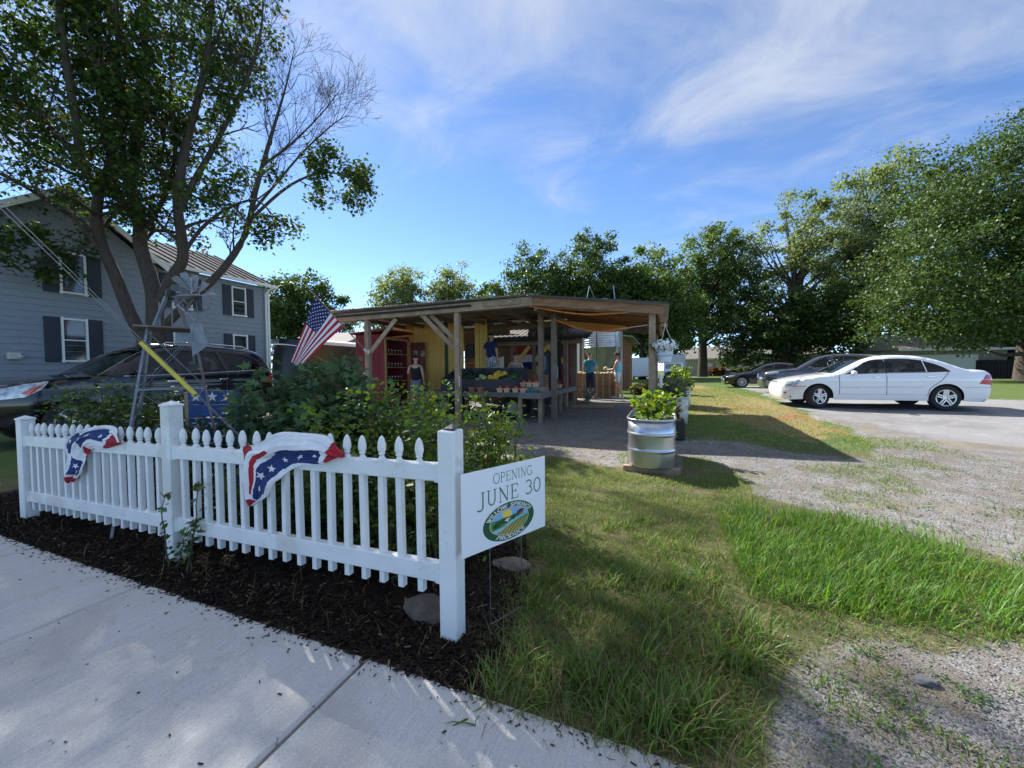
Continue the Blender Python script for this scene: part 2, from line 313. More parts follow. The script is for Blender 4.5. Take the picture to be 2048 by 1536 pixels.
# ---------------------------------------------------------------- sidewalk
conc = M('broomed_concrete', (.63, .605, .565), (.56, .535, .50), rough=.9, scale=2.2, bump=.005, bscale=3.2, stretch=(60, 3, 60), spec=.2)
tt = conc.node_tree; bs2 = tt.nodes['Principled BSDF']
def spots(mt, col, scale, thr, amount):  # small dark specks and big faint stains with a shape of their own
    t2 = mt.node_tree; b = t2.nodes['Principled BSDF']; src = b.inputs['Base Color'].links[0].from_socket
    co = t2.nodes.new('ShaderNodeTexCoord').outputs['Object']; f = noise(t2, co, scale, 2, .5)
    r = t2.nodes.new('ShaderNodeMapRange'); r.inputs['From Min'].default_value = thr; r.inputs['From Max'].default_value = thr+.06; r.inputs['To Max'].default_value = amount; t2.links.new(f, r.inputs[0])
    q = t2.nodes.new('ShaderNodeMix'); q.data_type = 'RGBA'; t2.links.new(r.outputs[0], q.inputs['Factor']); t2.links.new(src, q.inputs['A']); q.inputs['B'].default_value = (*col, 1); t2.links.new(q.outputs['Result'], b.inputs['Base Color'])
conc_ng = conc.node_tree
for nd in conc_ng.nodes:
    if nd.type == 'TEX_NOISE' and abs(nd.inputs['Scale'].default_value-2.2) < .01:   # colour mottling is not stretched, only the broom marks
        conc_ng.links.remove(nd.inputs['Vector'].links[0]); conc_ng.links.new(conc_ng.nodes['Texture Coordinate'].outputs['Object'], nd.inputs['Vector'])
spots(conc, (.07, .065, .06), 30, .705, .9); spots(conc, (.36, .32, .28), 1.3, .58, .35); spots(conc, (.70, .69, .67), 120, .58, .7); spots(conc, (.38, .37, .36), 190, .57, .7); spots(conc, (.42, .39, .36), 5, .62, .3)
def streaks(mt, col, sc, thr, amount):
    t2 = mt.node_tree; b = t2.nodes['Principled BSDF']; src = b.inputs['Base Color'].links[0].from_socket; mpq = t2.nodes.new('ShaderNodeMapping'); mpq.inputs['Scale'].default_value = sc
    t2.links.new(t2.nodes.new('ShaderNodeTexCoord').outputs['Object'], mpq.inputs[0]); f = noise(t2, mpq.outputs[0], 1, 4, .6); r = t2.nodes.new('ShaderNodeMapRange'); r.inputs['From Min'].default_value = thr; r.inputs['From Max'].default_value = thr+.2; r.inputs['To Max'].default_value = amount; t2.links.new(f, r.inputs[0])
    q = t2.nodes.new('ShaderNodeMix'); q.data_type = 'RGBA'; t2.links.new(r.outputs[0], q.inputs['Factor']); t2.links.new(src, q.inputs['A']); q.inputs['B'].default_value = (*col, 1); t2.links.new(q.outputs['Result'], b.inputs['Base Color'])
streaks(conc, (.44, .42, .395), (190, 5, 1), .45, .6)
sw = MB(); sw.box((-3, .55, -.145), (24, 1.86, .14)); sidewalk = sw.build('sidewalk', M('joint_dark', (.05, .045, .04), rough=.95)); tag(sidewalk, kind='structure')
J = [-10.3, -8.4, -6.6, -4.9, -3.33, -1.40, .50, 2.4, 4.3]
for i in range(len(J)-1):
    b = MB(); b.box((0, 0, 0), (J[i+1]-J[i]-.016, 1.87, .10), ch=.015); o = b.build('slab', conc, sidewalk); o.location = ((J[i]+J[i+1])/2, .575, -.046+random.uniform(-.002, .002)); o.rotation_euler = (0, random.uniform(-.002, .002), 0)
# ---------------------------------------------------------------- loose ground cover
def surf_z(px, py): return gz(py)+((vnoise(px, py, .9, 3)-.5)*.03+(vnoise(px, py, 3.1, 4)-.5)*.012)*np.clip((py-1.6)/1, 0, 1)*(py > 1.6)
def sample(poly, n, jitter=.1):
    P = np.array(poly); lo, hi = P.min(0), P.max(0); out = np.zeros((0, 2))
    while len(out) < n:
        q = rng.uniform(lo, hi, (n*2, 2)); k = inpoly(q[:, 0]+rng.normal(0, jitter, len(q)), q[:, 1]+rng.normal(0, jitter, len(q)), poly); out = np.concatenate([out, q[k]])
    return out[:n]
# grass: bent blades, three segments
BL = np.array([(-.5, 0, 0), (.5, 0, 0), (-.42, .38, .03), (.42, .38, .03), (-.28, .74, .16), (.28, .74, .16), (0, 1, .36)])
BT = np.array([(0, 1, 3), (0, 3, 2), (2, 3, 5), (2, 5, 4), (4, 5, 6)])
def blades(pts, hmin, hmax, wid, lean, tint=None):
    n = len(pts); P = np.c_[pts, surf_z(pts[:, 0], pts[:, 1])-.004]; a = rng.uniform(0, 2*PI, n); l = np.abs(rng.normal(0, lean, n))
    D = np.c_[np.cos(a)*np.sin(l), np.sin(a)*np.sin(l), np.cos(l)]; N = -unit(np.c_[np.cos(a), np.sin(a), np.zeros(n)]+rng.normal(0, .25, (n, 3)))
    h = rng.uniform(hmin, hmax, n); w = wid*rng.uniform(.6, 1.4, n)
    return scatter(BL, BT, P, D, -N, np.c_[w, h, h])
def tufts(centres, per, rad, hmin, hmax, wid, lean):
    c = np.repeat(centres, per, 0)+rng.normal(0, rad, (len(centres)*per, 2)); return blades(c, hmin, hmax, wid, lean)
def join(parts):
    V = []; F = []; n = 0
    for v, f in parts: V.append(v); F.append(f+n); n += len(v)
    return np.concatenate(V), np.concatenate(F)
gl1 = leafmat('grass_blade', (.10, .19, .028), (.165, .25, .055), trans=.5, var=.35, yellow=((.26, .21, .10), .20))
gl2 = leafmat('grass_lush', (.075, .19, .022), (.135, .25, .04), trans=.5, var=.4, yellow=((.22, .20, .08), .10))
gl3 = leafmat('grass_dry', (.24, .19, .09), (.16, .14, .05), trans=.25, var=.3)
LUSH = [(.55, 2.95), (1.1, 2.75), (1.95, 3.0), (3.4, 3.55), (4.4, 4.1), (4.2, 4.4), (3.0, 4.1), (2.2, 3.7), (1.7, 4.25), (1.15, 4.6), (.75, 4.2), (.5, 3.5)]
p = sample(GR1, 95000, .10); p = p[vnoise(p[:, 0], p[:, 1], 2.6, 21)+.5*rng.random(len(p)) > .55]
cen = sample([(-.75, 1.55), (.1, 1.5), (.4, 2.0), (.6, 2.9), (.3, 4.2), (-1.0, 3.5), (-.85, 2)], 95, .05)
near = sample([(-.72, 1.52), (.05, 1.48), (.33, 1.6), (.5, 2.3), (.3, 3.0), (-.8, 3.0)], 12000, .05); near = near[vnoise(near[:, 0], near[:, 1], 4.5, 31) > .3]
V, F = join([blades(p, .02, .06, .004, .55), blades(near, .03, .085, .0045, .7), tufts(cen[:60], 50, .04, .05, .12, .006, .85), tufts(sample([(-.75, 1.55), (.1, 1.5), (.4, 2.0), (.55, 2.5), (.1, 3.0), (-.8, 2.6)], 22, .03), 60, .05, .06, .16, .008, .95), tufts(np.array([(-.02, 1.60), (.10, 1.66), (.42, 2.35), (.36, 2.15), (.05, 2.75), (-.35, 1.75)]), 120, .05, .10, .20, .008, .9)])
tag(npmesh('lawn_grass', V, F, gl1), 'short mown green and straw grass between sidewalk and gravel', 'grass', kind='stuff')
pl = sample(LUSH, 24000, .24); pl = pl[vnoise(pl[:, 0], pl[:, 1], 3.0, 5) +.4*rng.random(len(pl)) > .36]
k_ = vnoise(pl[:, 0], pl[:, 1], 1.6, 41); V, F = join([blades(pl[k_ < .45], .03, .10, .0055, .65), blades(pl[(k_ >= .45) & (k_ < .62)], .05, .15, .006, .5), blades(pl[k_ >= .62], .06, .17, .0065, .55), tufts(sample(LUSH, 60, .1), 26, .04, .08, .24, .0065, .6)]); tag(npmesh('tall_grass', V, F, gl2), 'lush bright green tall grass patch beside the gravel', 'grass', kind='stuff')
wd = sample([(.3, 1.3), (3.5, 1.6), (3.4, 3.2), (1.5, 2.75), (.6, 2.4)], 12000, .2); wd = wd[vnoise(wd[:, 0], wd[:, 1], 2.3, 8)+.25*rng.random(len(wd)) > .68]
w2 = sample([(1, 5), (4.6, 5.2), (4.6, 9), (2.6, 9.5), (1.2, 7)], 26000, .2); w2 = w2[vnoise(w2[:, 0], w2[:, 1], 1.5, 9)+.2*rng.random(len(w2)) > .70]
w3 = sample(STRIP[:-4]+[(3, 24), (-.2, 24)], 30000, .4)
w4 = sample([(-2.4, 6.0), (-.4, 5.7), (-.2, 7.2), (-1.6, 6.9)], 2500, .2); w4 = w4[vnoise(w4[:, 0], w4[:, 1], 2.4, 14) > .5]
V, F = join([blades(wd, .02, .06, .006, .8), blades(w2, .02, .055, .007, .8), blades(w3, .02, .05, .012, .6), blades(w4, .03, .07, .006, .6)]); tag(npmesh('gravel_weeds', V, F, gl1), 'thin weeds creeping through the grey gravel', 'weeds', kind='stuff')
dd = np.concatenate([sample([(-.8, 1.46), (.2, 1.40), (.45, 2.0), (.5, 2.6), (-.9, 2.6)], 2600, .08), sample(MUL[:3]+[(-1.0, 2.8), (-5.8, 2.6), (-6, 1.5)], 900, .05)])
# broad-leaved weeds and clover among the grass, grit and bark spilled on the walk
wl = np.concatenate([sample(GR1, 260, .1), sample([(.3, 1.4), (3.2, 1.6), (3.4, 3.3), (1.3, 2.75), (.55, 2.4)], 150, .15), sample([(.9, 4.8), (2.0, 3.9), (4.4, 4.8), (4.6, 8), (2, 7.5)], 160, .2)]); wl = wl[(wl[:, 1] > 1.56)]; c_ = np.repeat(wl, 16, 0)+rng.normal(0, .028, (len(wl)*16, 2)); nW = len(c_)
aW = rng.uniform(0, 2*PI, nW); V, F = scatter(np.array([(0, 0, 0), (.26, .28, .05), (.27, .62, .05), (0, 1, -.04), (-.27, .62, .05), (-.26, .28, .05), (0, .5, -.02)]), np.array([(i, (i+1) % 6, 6) for i in range(6)]), np.c_[c_, surf_z(c_[:, 0], c_[:, 1])+rng.uniform(.002, .03, nW)], np.c_[np.cos(aW), np.sin(aW), rng.uniform(-.1, .7, nW)], np.tile([0, 0, 1.], (nW, 1))+rng.normal(0, .3, (nW, 3)), rng.uniform(.008, .024, nW))
tag(npmesh('broadleaf_weeds', V, F, leafmat('weed_leaf', (.05, .12, .025), (.09, .16, .045), trans=.3, var=.3)), 'small broad leaved weeds scattered through grass and gravel', 'weeds', kind='stuff')
sg = np.c_[rng.uniform(-6.5, .4, 420), 1.5-np.abs(rng.normal(0, .05, 420))]; sg = np.concatenate([sg, np.c_[rng.uniform(-5.5, .3, 40), rng.uniform(.7, 1.45, 40)]]); nS = len(sg); V, F = scatter(np.array([(a, b, c) for a in (-.5, .5) for b in (-.5, .5) for c in (-.5, .5)]), np.array([(0, 1, 3), (0, 3, 2), (4, 6, 7), (4, 7, 5), (0, 4, 5), (0, 5, 1), (2, 3, 7), (2, 7, 6), (1, 5, 7), (1, 7, 3)]), np.c_[sg, np.full(nS, .0065)], np.c_[rng.normal(size=(nS, 2)), np.zeros(nS)], np.tile([0, 0, 1.], (nS, 1)), np.c_[rng.uniform(.002, .006, nS), rng.uniform(.004, .024, nS), rng.uniform(.002, .004, nS)])
tag(npmesh('spilled_bark', V, F, M('spilled_bark', (.05, .035, .024), rough=.95, island=.6)), 'bits of bark and grit spilled on the sidewalk edge', 'debris', kind='stuff')
V, F = blades(dd, .06, .16, .003, 1.5); tag(npmesh('dead_grass', V, F, gl3), 'straw coloured dead grass stems lying along the sidewalk edge', 'straw', kind='stuff')
# crushed stone: real stones near the camera, the material takes over beyond
OC = np.array([(1, 0, 0), (-1, 0, 0), (0, 1, 0), (0, -1, 0), (0, 0, 1), (0, 0, -1)])*.5+np.array([(0, .1, .12), (0, -.12, -.1), (.12, 0, .1), (-.1, 0, -.12), (.1, .06, 0), (0, 0, 0)])
OT = np.array([(0, 2, 4), (2, 1, 4), (1, 3, 4), (3, 0, 4), (2, 0, 5), (1, 2, 5), (3, 1, 5), (0, 3, 5)])
def stones(pts, smin, smax):
    n = len(pts); s = rng.uniform(0, 1, n)**2.5*(smax-smin)+smin; P = np.c_[pts, surf_z(pts[:, 0], pts[:, 1])+s*.12]; D = rdir(n); D[:, 2] *= .3
    N = np.tile([0, 0, 1.], (n, 1))+rng.normal(0, .3, (n, 3)); return scatter(OC, OT, P, D, N, np.c_[s*rng.uniform(.6, 1, n), s*rng.uniform(.8, 1.3, n), s*rng.uniform(.4, .8, n)])
q1 = sample([(.25, 1.2), (4.2, 1.4), (4.6, 3.9), (1.9, 3.0), (.6, 2.4)], 30000, .16); q2 = sample([(.9, 4.9), (2.2, 3.8), (4.6, 4.5), (5.0, 8.0), (3.0, 9.0), (1.2, 7.5)], 26000, .12)
q3 = sample([(-6.5, 5.5), (-2.4, 5.6), (-.3, 6.0), (1.2, 7.2), (1.8, 8.2), (.2, 9), (-.2, 12.5), (-2, 13), (-6, 9)], 26000, .15)
V, F = join([stones(q1, .004, .017), stones(q2, .005, .02), stones(q3, .01, .03)])
stm = M('crushed_stone', (.20, .195, .19), rough=.85, island=.6, spec=.25)
tag(npmesh('gravel_stones', V, F, stm), 'loose grey crushed stone spread over the yard', 'gravel', kind='stuff')
# shredded mulch
n = 22000; pm_ = np.concatenate([sample(MUL[:4]+[(-1.0, 3.0), (-7.2, 2.9)], 15000, .03), sample([(-6.6, 1.48), (-.72, 1.48), (-.75, 1.8), (-6.6, 1.85)], 7000, .025)])
BX = np.array([(a, b, c) for a in (-.5, .5) for b in (-.5, .5) for c in (-.5, .5)]); BXT = np.array([(0, 1, 3), (0, 3, 2), (4, 6, 7), (4, 7, 5), (0, 4, 5), (0, 5, 1), (2, 3, 7), (2, 7, 6), (1, 5, 7), (1, 7, 3)])
D = rdir(n); D[:, 2] *= .35; P = np.c_[pm_, surf_z(pm_[:, 0], pm_[:, 1])+rng.uniform(0, .018, n)]
V, F = scatter(BX, BXT, P, D, np.tile([0, 0, 1.], (n, 1))+rng.normal(0, .4, (n, 3)), np.c_[rng.uniform(.003, .009, n), rng.uniform(.015, .055, n), rng.uniform(.002, .006, n)])
mm = leafmat('mulch_chip', (.012, .010, .009), (.035, .024, .016), trans=0, rough=.9, var=.6, yellow=((.16, .11, .065), .06), spec=.1)
tag(npmesh('bark_mulch', V, F, mm), 'dark shredded bark mulch along the picket fence', 'mulch', kind='stuff')
# field stones
def rock(loc, s, label, mat, seed):
    r2 = np.random.default_rng(seed); bm = bmesh.new(); bmesh.ops.create_icosphere(bm, subdivisions=3, radius=1)
    ax = [unit(r2.normal(size=3)) for _ in range(9)]; h = r2.uniform(.55, .95, 9)
    for v in bm.verts:
        q = np.array(v.co)
        for a_, k in zip(ax, h):
            d_ = q@a_
            if d_ > k: q = q-a_*(d_-k)*.85
        v.co = Vector(q*np.array(s)*(1+.05*r2.normal()))
    me = bpy.data.meshes.new('field_stone'); bm.to_mesh(me); bm.free(); o = link('field_stone', me, None, mat); o.location = loc; return tag(o, label, 'rock')
rk = M('tan_rock', (.30, .25, .19), (.20, .17, .14), rough=.9, scale=8, bump=.004, bscale=25)
rock((-1.30, 1.93, .03), (.19, .12, .07), 'flat brown stone half buried under the fence rail by the sign post', M('brown_rock', (.12, .095, .075), (.07, .055, .045), rough=.9, scale=9, bump=.004), 1)
rock((-1.05, 2.62, .015), (.15, .10, .05), 'long tan stone lying in mulch behind the yard sign', M('bed_rock', (.20, .165, .125), (.12, .10, .08), rough=.95, scale=7, bump=.006, bscale=18), 2)
rock((1.02, 1.66, .02), (.075, .06, .04), 'big pale tan stone in gravel near the sidewalk', rk, 3)
rock((1.12, 2.28, .015), (.05, .03, .022), 'dark grey stone lying in the gravel beyond the pale tan one', M('grey_rock', (.16, .16, .165), (.10, .10, .10), rough=.85, scale=9), 4)
# ---------------------------------------------------------------- picket fence
vin = WHITE(); FT = 1.80; fz = lambda s: .024*(s+1.1)
spots(vin, (.42, .38, .31), 9, .64, .35); spots(vin, (.55, .55, .50), 2.2, .60, .5); spots(vin, (.25, .22, .18), 60, .70, .5)
fence = thing('picket_fence', 'white vinyl picket fence with three square posts along the mulch bed', 'fence', (-1.08, FT, 0))
fo = Vector((-1.08, FT, 0))
def fpart(b, name, mats=vin, parent=fence, smooth=None):
    b.v = [tuple(Vector(p)-fo) for p in b.v]; return b.build(name, mats, parent, smooth)
for s, top, cap in ((-1.07, 1.135, False), (-3.545, 1.20, True), (-5.98, 1.0, True)):
    b = MB(); b.box((s, FT+.003, top/2-.05), (.104, .104, top+.1), ch=.006); pst = fpart(b, 'post')
    if cap:
        b = MB(); h = .052; zz = top
        b.box((s, FT+.003, zz+.006), (.114, .114, .018), ch=.003); b.add([(s-h, FT+.003-h, zz+.015), (s+h, FT+.003-h, zz+.015), (s+h, FT+.003+h, zz+.015), (s-h, FT+.003+h, zz+.015), (s, FT+.003, zz+.042)], [(0, 1, 4), (1, 2, 4), (2, 3, 4), (3, 0, 4), (3, 2, 1, 0)])
        o = fpart(b, 'post_cap'); o.parent = pst
    else:
        b = MB(); b.add([(s-.03, FT-.02, top+.002), (s+.035, FT-.035, top+.004), (s+.045, FT+.03, top+.012), (s-.01, FT+.04, top+.016), (s-.03, FT-.02, top+.008), (s+.035, FT-.035, top+.012), (s+.045, FT+.03, top+.018), (s-.01, FT+.04, top+.03)], [(0, 1, 2, 3), (7, 6, 5, 4), (0, 4, 5, 1), (1, 5, 6, 2), (2, 6, 7, 3), (3, 7, 4, 0)])
        o = fpart(b, 'cap_remnant', BLACK()); o.parent = pst
for s0, s1 in ((-3.493, -1.122), (-5.928, -3.597)):
    for zc_, hh in ((.903, .095), (.352, .105)):
        b = MB(); b.beam((s0, FT-.004, zc_+fz(s0)), (s1, FT-.004, zc_+fz(s1)), .052, hh, ch=.005); rl = fpart(b, 'rail')
        for e, sg in ((s0, 1), (s1, -1)):
            b = MB(); b.beam((e, FT-.004, zc_+fz(e)), (e+.034*sg, FT-.004, zc_+fz(e)), .062, hh+.012, ch=.004); o = fpart(b, 'rail_bracket'); o.parent = rl
pk = MB(); wv = .0375/2
pk.box((0, 0, .36), (.0375, .0375, .72), ch=.002)
pk.lathe([(.0255, .715), (.0255, .728), (.017, .738), (.0125, .748), (.0155, .755), (.020, .760), (.0165, .766)], 12)
pk.lathe([(.0165, .766), (.0235, .782), (.0250, .797), (.0225, .822), (.0165, .845), (.008, .860), (.001, .8645)], 12)
pk0 = None
N1 = [-3.40+.1335*k for k in range(17)]; N2 = [-5.84+.1318*k for k in range(17)]
for s in N1+N2:
    if pk0 is None: pk0 = pk.build('picket', vin, fence, 40); o = pk0
    else: o = dup(pk0, fence)
    o.location = (s-fo.x, .001, .224+fz(s)+random.uniform(-.006, .006)); o.rotation_euler = (random.uniform(-.006, .006), random.uniform(-.011, .011), random.uniform(-.06, .06))
# ---------------------------------------------------------------- bunting draped over the pickets
clW = M('bunting_white', (.78, .78, .80), (.70, .70, .74), rough=.8, scale=14, bump=.004, bscale=28, spec=.2); clR = M('bunting_red', (.42, .025, .04), (.33, .02, .035), rough=.8, scale=14, bump=.004, bscale=28, spec=.2); clB = M('bunting_blue', (.025, .05, .17), (.02, .04, .13), rough=.8, scale=14, bump=.004, bscale=28, spec=.2)
def bunting(label, outer, inner, bands, ztop, seed, stars_):
    """cloth strip between an outer and an inner hem (x, z along the fence), draped over the picket tops"""
    th = thing('bunting', label, 'bunting', (outer[0][0], FT-.06, 0), group=None); r2 = np.random.default_rng(seed)
    n = 96; mm_ = 60; oc = crom(outer, 12); ic = crom(inner, 12)
    def samp(c, u): k = u*(len(c)-1); i = min(int(k), len(c)-2); return c[i]*(1-(k-i))+c[i+1]*(k-i)
    G_ = []; ph = r2.uniform(0, 6, 6)
    for i in range(n+1):
        u = i/n; a, b_ = samp(oc, u), samp(ic, u); row = []
        for j in range(mm_+1):
            v = j/mm_; p_ = a*(1-v)+b_*v
            fold = .016*math.sin(v*9+ph[0]+u*3)+.011*math.sin(v*17+u*8+ph[1])+.012*math.sin(u*13+v*5+ph[2])+.006*math.sin(u*31+ph[3]+v*11)
            over_ = max(0., p_[1]-ztop)                       # part that lies over the top: pushed back
            yy = FT-.052-.012*math.sin(PI*v)**.7+fold*.7+.0035*math.sin(v*46+u*9)+over_*.7
            row.append((p_[0], yy, p_[1]+.006*math.sin(u*19+v*7+ph[4])))
        G_.append(row)
    def mi(i, j):
        u, v = (i+.5)/n, (j+.5)/mm_; v2 = v+.035*math.sin(u*11+ph[5])
        for lo, hi, u0, u1, m_ in bands:
            if lo <= v2 < hi and u0 <= u <= u1: return m_
        return 0
    b = MB(); b.grid(G_, mifn=mi); o = b.build('cloth', [clW, clR, clB], th, 180); o.location = -Vector(th.location)
    md = o.modifiers.new('t', 'SOLIDIFY'); md.thickness = .0015
    for u, v, sz in stars_:
        i, j = int(u*n), int(v*mm_); p0, p1, p2 = Vector(G_[i][j]), Vector(G_[i+1][j]), Vector(G_[i][j+1]); ex = (p1-p0).normalized(); nz = ex.cross(p2-p0).normalized()
        if nz.y > 0: nz = -nz
        ey = nz.cross(ex); b = MB(); b.add([tuple(p0+ex*q[0]+ey*q[1]+nz*.006) for q in star(sz)], [tuple(range(10))]); so = b.build('star', clW, th); so.location = -Vector(th.location)
    return th
bunting('red white and blue star bunting draped over pickets nearer the yard sign',
        [(-1.761, .96), (-1.845, 1.008), (-1.939, 1.066), (-2.14, 1.064), (-2.322, 1.056), (-2.516, .981), (-2.671, .937), (-2.663, .795), (-2.635, .651), (-2.579, .559)],
        [(-1.765, .950), (-1.876, .915), (-1.986, .882), (-2.104, .863), (-2.2, .832), (-2.269, .781), (-2.335, .733), (-2.402, .67), (-2.475, .612), (-2.55, .565)],
        [(-1, 2, 0, .15, 1), (-1, .6, .94, 1, 1), (-1, .17, .60, 1, 1), (.30, .40, .52, .90, 1), (.46, .92, .20, .50, 2), (.50, .88, .50, .93, 2)], 1.045, 3, ((.24, .68, .024), (.34, .70, .028), (.46, .72, .026), (.58, .70, .032), (.70, .68, .036), (.82, .70, .030)))
bunting('crumpled red white and blue star bunting on pickets by the shrub-covered end post',
        [(-4.131, .901), (-4.263, 1.0), (-4.593, .998), (-4.815, .944), (-5.024, .847), (-5.077, .671), (-5.087, .565), (-4.997, .477)],
        [(-4.154, .883), (-4.442, .805), (-4.593, .812), (-4.672, .746), (-4.703, .682), (-4.726, .606), (-4.852, .527), (-4.95, .485)],
        [(.2, 2, 0, .13, 1), (-1, 2, .87, 1, 1), (.16, .62, .16, .44, 2), (.02, .34, .44, .62, 2), (.42, .96, .64, .82, 2), (.70, 2, .36, .50, 1)], .955, 9, ((.20, .40, .026), (.30, .40, .030), (.40, .40, .024), (.54, .18, .028), (.70, .66, .030), (.77, .72, .026)))
# ---------------------------------------------------------------- yard sign with lettering
def arc(cx_, cy_, rx, ry, a0, a1, n=14): return [(cx_+rx*math.cos(R_(a0+(a1-a0)*k/n)), cy_+ry*math.sin(R_(a0+(a1-a0)*k/n))) for k in range(n+1)]
GLY = {  # strokes of a light serif face, unit cap height: (points, relative weight)
 'O': (.86, [(arc(.43, .5, .40, .5, 0, 360, 28), 1)]), '0': (.66, [(arc(.33, .5, .29, .5, 0, 360, 28), 1)]), 'C': (.76, [(arc(.43, .5, .40, .5, 48, 312, 22), 1), ([(.70, .98), (.70, .72)], .6), ([(.70, .02), (.70, .24)], .6)]),
 'G': (.84, [(arc(.43, .5, .40, .5, 48, 330, 22), 1), ([(.77, .42), (.77, .08)], 1), ([(.60, .42), (.88, .42)], .6), ([(.70, .98), (.70, .74)], .6)]),
 'P': (.66, [([(.14, 0), (.14, 1)], 1.1), ([(.14, .97), (.36, .97)]+arc(.36, .73, .24, .24, 90, -90, 12)+[(.14, .49)], .9), ([(.02, .01), (.28, .01)], .6), ([(.02, .99), (.16, .99)], .6)]),
 'R': (.76, [([(.14, 0), (.14, 1)], 1.1), ([(.14, .97), (.36, .97)]+arc(.36, .74, .24, .23, 90, -90, 12)+[(.14, .51)], .9), ([(.36, .5), (.66, 0)], 1), ([(.02, .01), (.28, .01)], .6), ([(.56, .01), (.78, .01)], .6), ([(.02, .99), (.16, .99)], .6)]),
 'D': (.84, [([(.14, 0), (.14, 1)], 1.1), ([(.14, .98), (.34, .98)]+arc(.34, .5, .44, .48, 90, -90, 16)+[(.14, .02)], .9), ([(.02, .99), (.16, .99)], .6), ([(.02, .01), (.16, .01)], .6)]),
 'E': (.66, [([(.14, 0), (.14, 1)], 1.1), ([(.02, .985), (.58, .985)], .6), ([(.02, .015), (.62, .015)], .6), ([(.14, .52), (.46, .52)], .6), ([(.58, .99), (.58, .80)], .6), ([(.62, 0), (.62, .22)], .6), ([(.46, .62), (.46, .42)], .6)]),
 'N': (.86, [([(.14, 0), (.14, 1)], .6), ([(.12, 1), (.72, 0)], 1.2), ([(.72, 0), (.72, 1)], .6), ([(.02, .99), (.18, .99)], .6), ([(.02, .01), (.27, .01)], .6), ([(.60, .99), (.85, .99)], .6)]),
 'I': (.30, [([(.15, 0), (.15, 1)], 1.1), ([(.03, .99), (.27, .99)], .6), ([(.03, .01), (.27, .01)], .6)]),
 'J': (.50, [([(.34, 1), (.34, .06)]+arc(.12, .02, .22, .20, 0, -150, 10), 1.1), ([(.2, .99), (.47, .99)], .6)]),
 'U': (.80, [([(.16, 1), (.16, .34)]+arc(.40, .30, .24, .29, 180, 360, 14)+[(.64, 1)], 1), ([(.03, .99), (.29, .99)], .6), ([(.53, .99), (.76, .99)], .6)]),
 '3': (.60, [(arc(.26, .75, .24, .24, 150, -80, 14), 1), (arc(.26, .27, .28, .26, 85, -150, 16), 1)]),
 'S': (.58, [(arc(.28, .75, .22, .24, 40, 270, 14)+arc(.28, .26, .24, .25, 90, -140, 14), 1), ([(.47, .97), (.47, .76)], .6), ([(.06, .03), (.06, .25)], .6)]),
 'W': (1.08, [([(.1, 1), (.34, 0)], 1.2), ([(.34, 0), (.56, 1)], .6), ([(.52, 1), (.76, 0)], 1.2), ([(.76, 0), (.98, 1)], .6), ([(0, .99), (.24, .99)], .6), ([(.86, .99), (1.08, .99)], .6)]),
 'L': (.62, [([(.14, 0), (.14, 1)], 1.1), ([(.02, .015), (.58, .015)], .6), ([(.58, 0), (.58, .24)], .6), ([(.02, .99), (.28, .99)], .6)]),
 'h': (.56, [([(.1, 0), (.1, 1)], 1), (arc(.28, .40, .18, .22, 180, 0, 8)+[(.46, 0)], 1)]), ' ': (.42, [])}
def stroke(b, pts, w, mp_, mi=0):
    pts = [np.array(p_, float) for p_ in pts]; n = len(pts); L = []; Rr = []
    for i in range(n):
        d_ = pts[min(i+1, n-1)]-pts[max(i-1, 0)]; d_ = d_/max(np.linalg.norm(d_), 1e-9); nr = np.array([-d_[1], d_[0]])*w/2; L.append(pts[i]+nr); Rr.append(pts[i]-nr)
    b.add([mp_(p_) for p_ in L]+[mp_(p_) for p_ in Rr], [(i, i+1, n+i+1, n+i) for i in range(n-1)], mi)
def textw(s, gap=.12): return sum(GLY[c_][0] for c_ in s)+gap*(len(s)-1)
def glyph(b, ch_, w, mp_):
    for pts, k in GLY[ch_][1]: stroke(b, pts, w*k, mp_)
SG0, SG1 = Vector((-.975, 1.742, .47)), Vector((-.695, 2.31, .47)); sgx = (SG1-SG0).normalized(); SW_, SH_ = (SG1-SG0).length, .445
sgn = Vector((sgx.y, -sgx.x, 0)); sign = thing('yard_sign', 'white yard sign reading OPENING JUNE 30 with oval farm logo on wire stake', 'sign', (SG0.x, SG0.y, 0)); so_ = Vector(sign.location)
def sp(u, v, off=.0): return tuple(SG0-so_+sgx*u+Vector((0, 0, v))+sgn*(.003+off))
b = MB(); b.add([sp(0, 0), sp(SW_, 0), sp(SW_, SH_), sp(0, SH_), sp(0, 0, -.005), sp(SW_, 0, -.005), sp(SW_, SH_, -.005), sp(0, SH_, -.005)], [(0, 1, 2, 3), (7, 6, 5, 4), (0, 4, 5, 1), (1, 5, 6, 2), (2, 6, 7, 3), (3, 7, 4, 0)])
panel = b.build('panel', M('sign_white', (.80, .81, .83), rough=.45), sign)
sgreen = M('sign_green_ink', (.035, .14, .085), rough=.5)
def line(text, x0, x1, z0, z1, w, name):
    tw = textw(text); kx = (x1-x0)/tw; kz = z1-z0; b = MB(); xx = 0
    for c_ in text:
        glyph(b, c_, w, lambda q, xx=xx: sp(x0+(xx+q[0])*kx, z0+q[1]*kz, .0008)); xx += GLY[c_][0]+.12
    return b.build(name, sgreen, panel)
line('OPENING', .208*1.03, .505*1.03, .352, .408, .075, 'lettering'); line('JUNE 30', .105*1.03, .575*1.03, .238, .322, .085, 'lettering')
OCX, OCZ, ORX, ORZ = .335, .117, .197, .109
def ell(k, rx, rz, off, n=48): return [sp(OCX+rx*math.cos(2*PI*i/n), OCZ+rz*math.sin(2*PI*i/n), off) for i in range(n)]
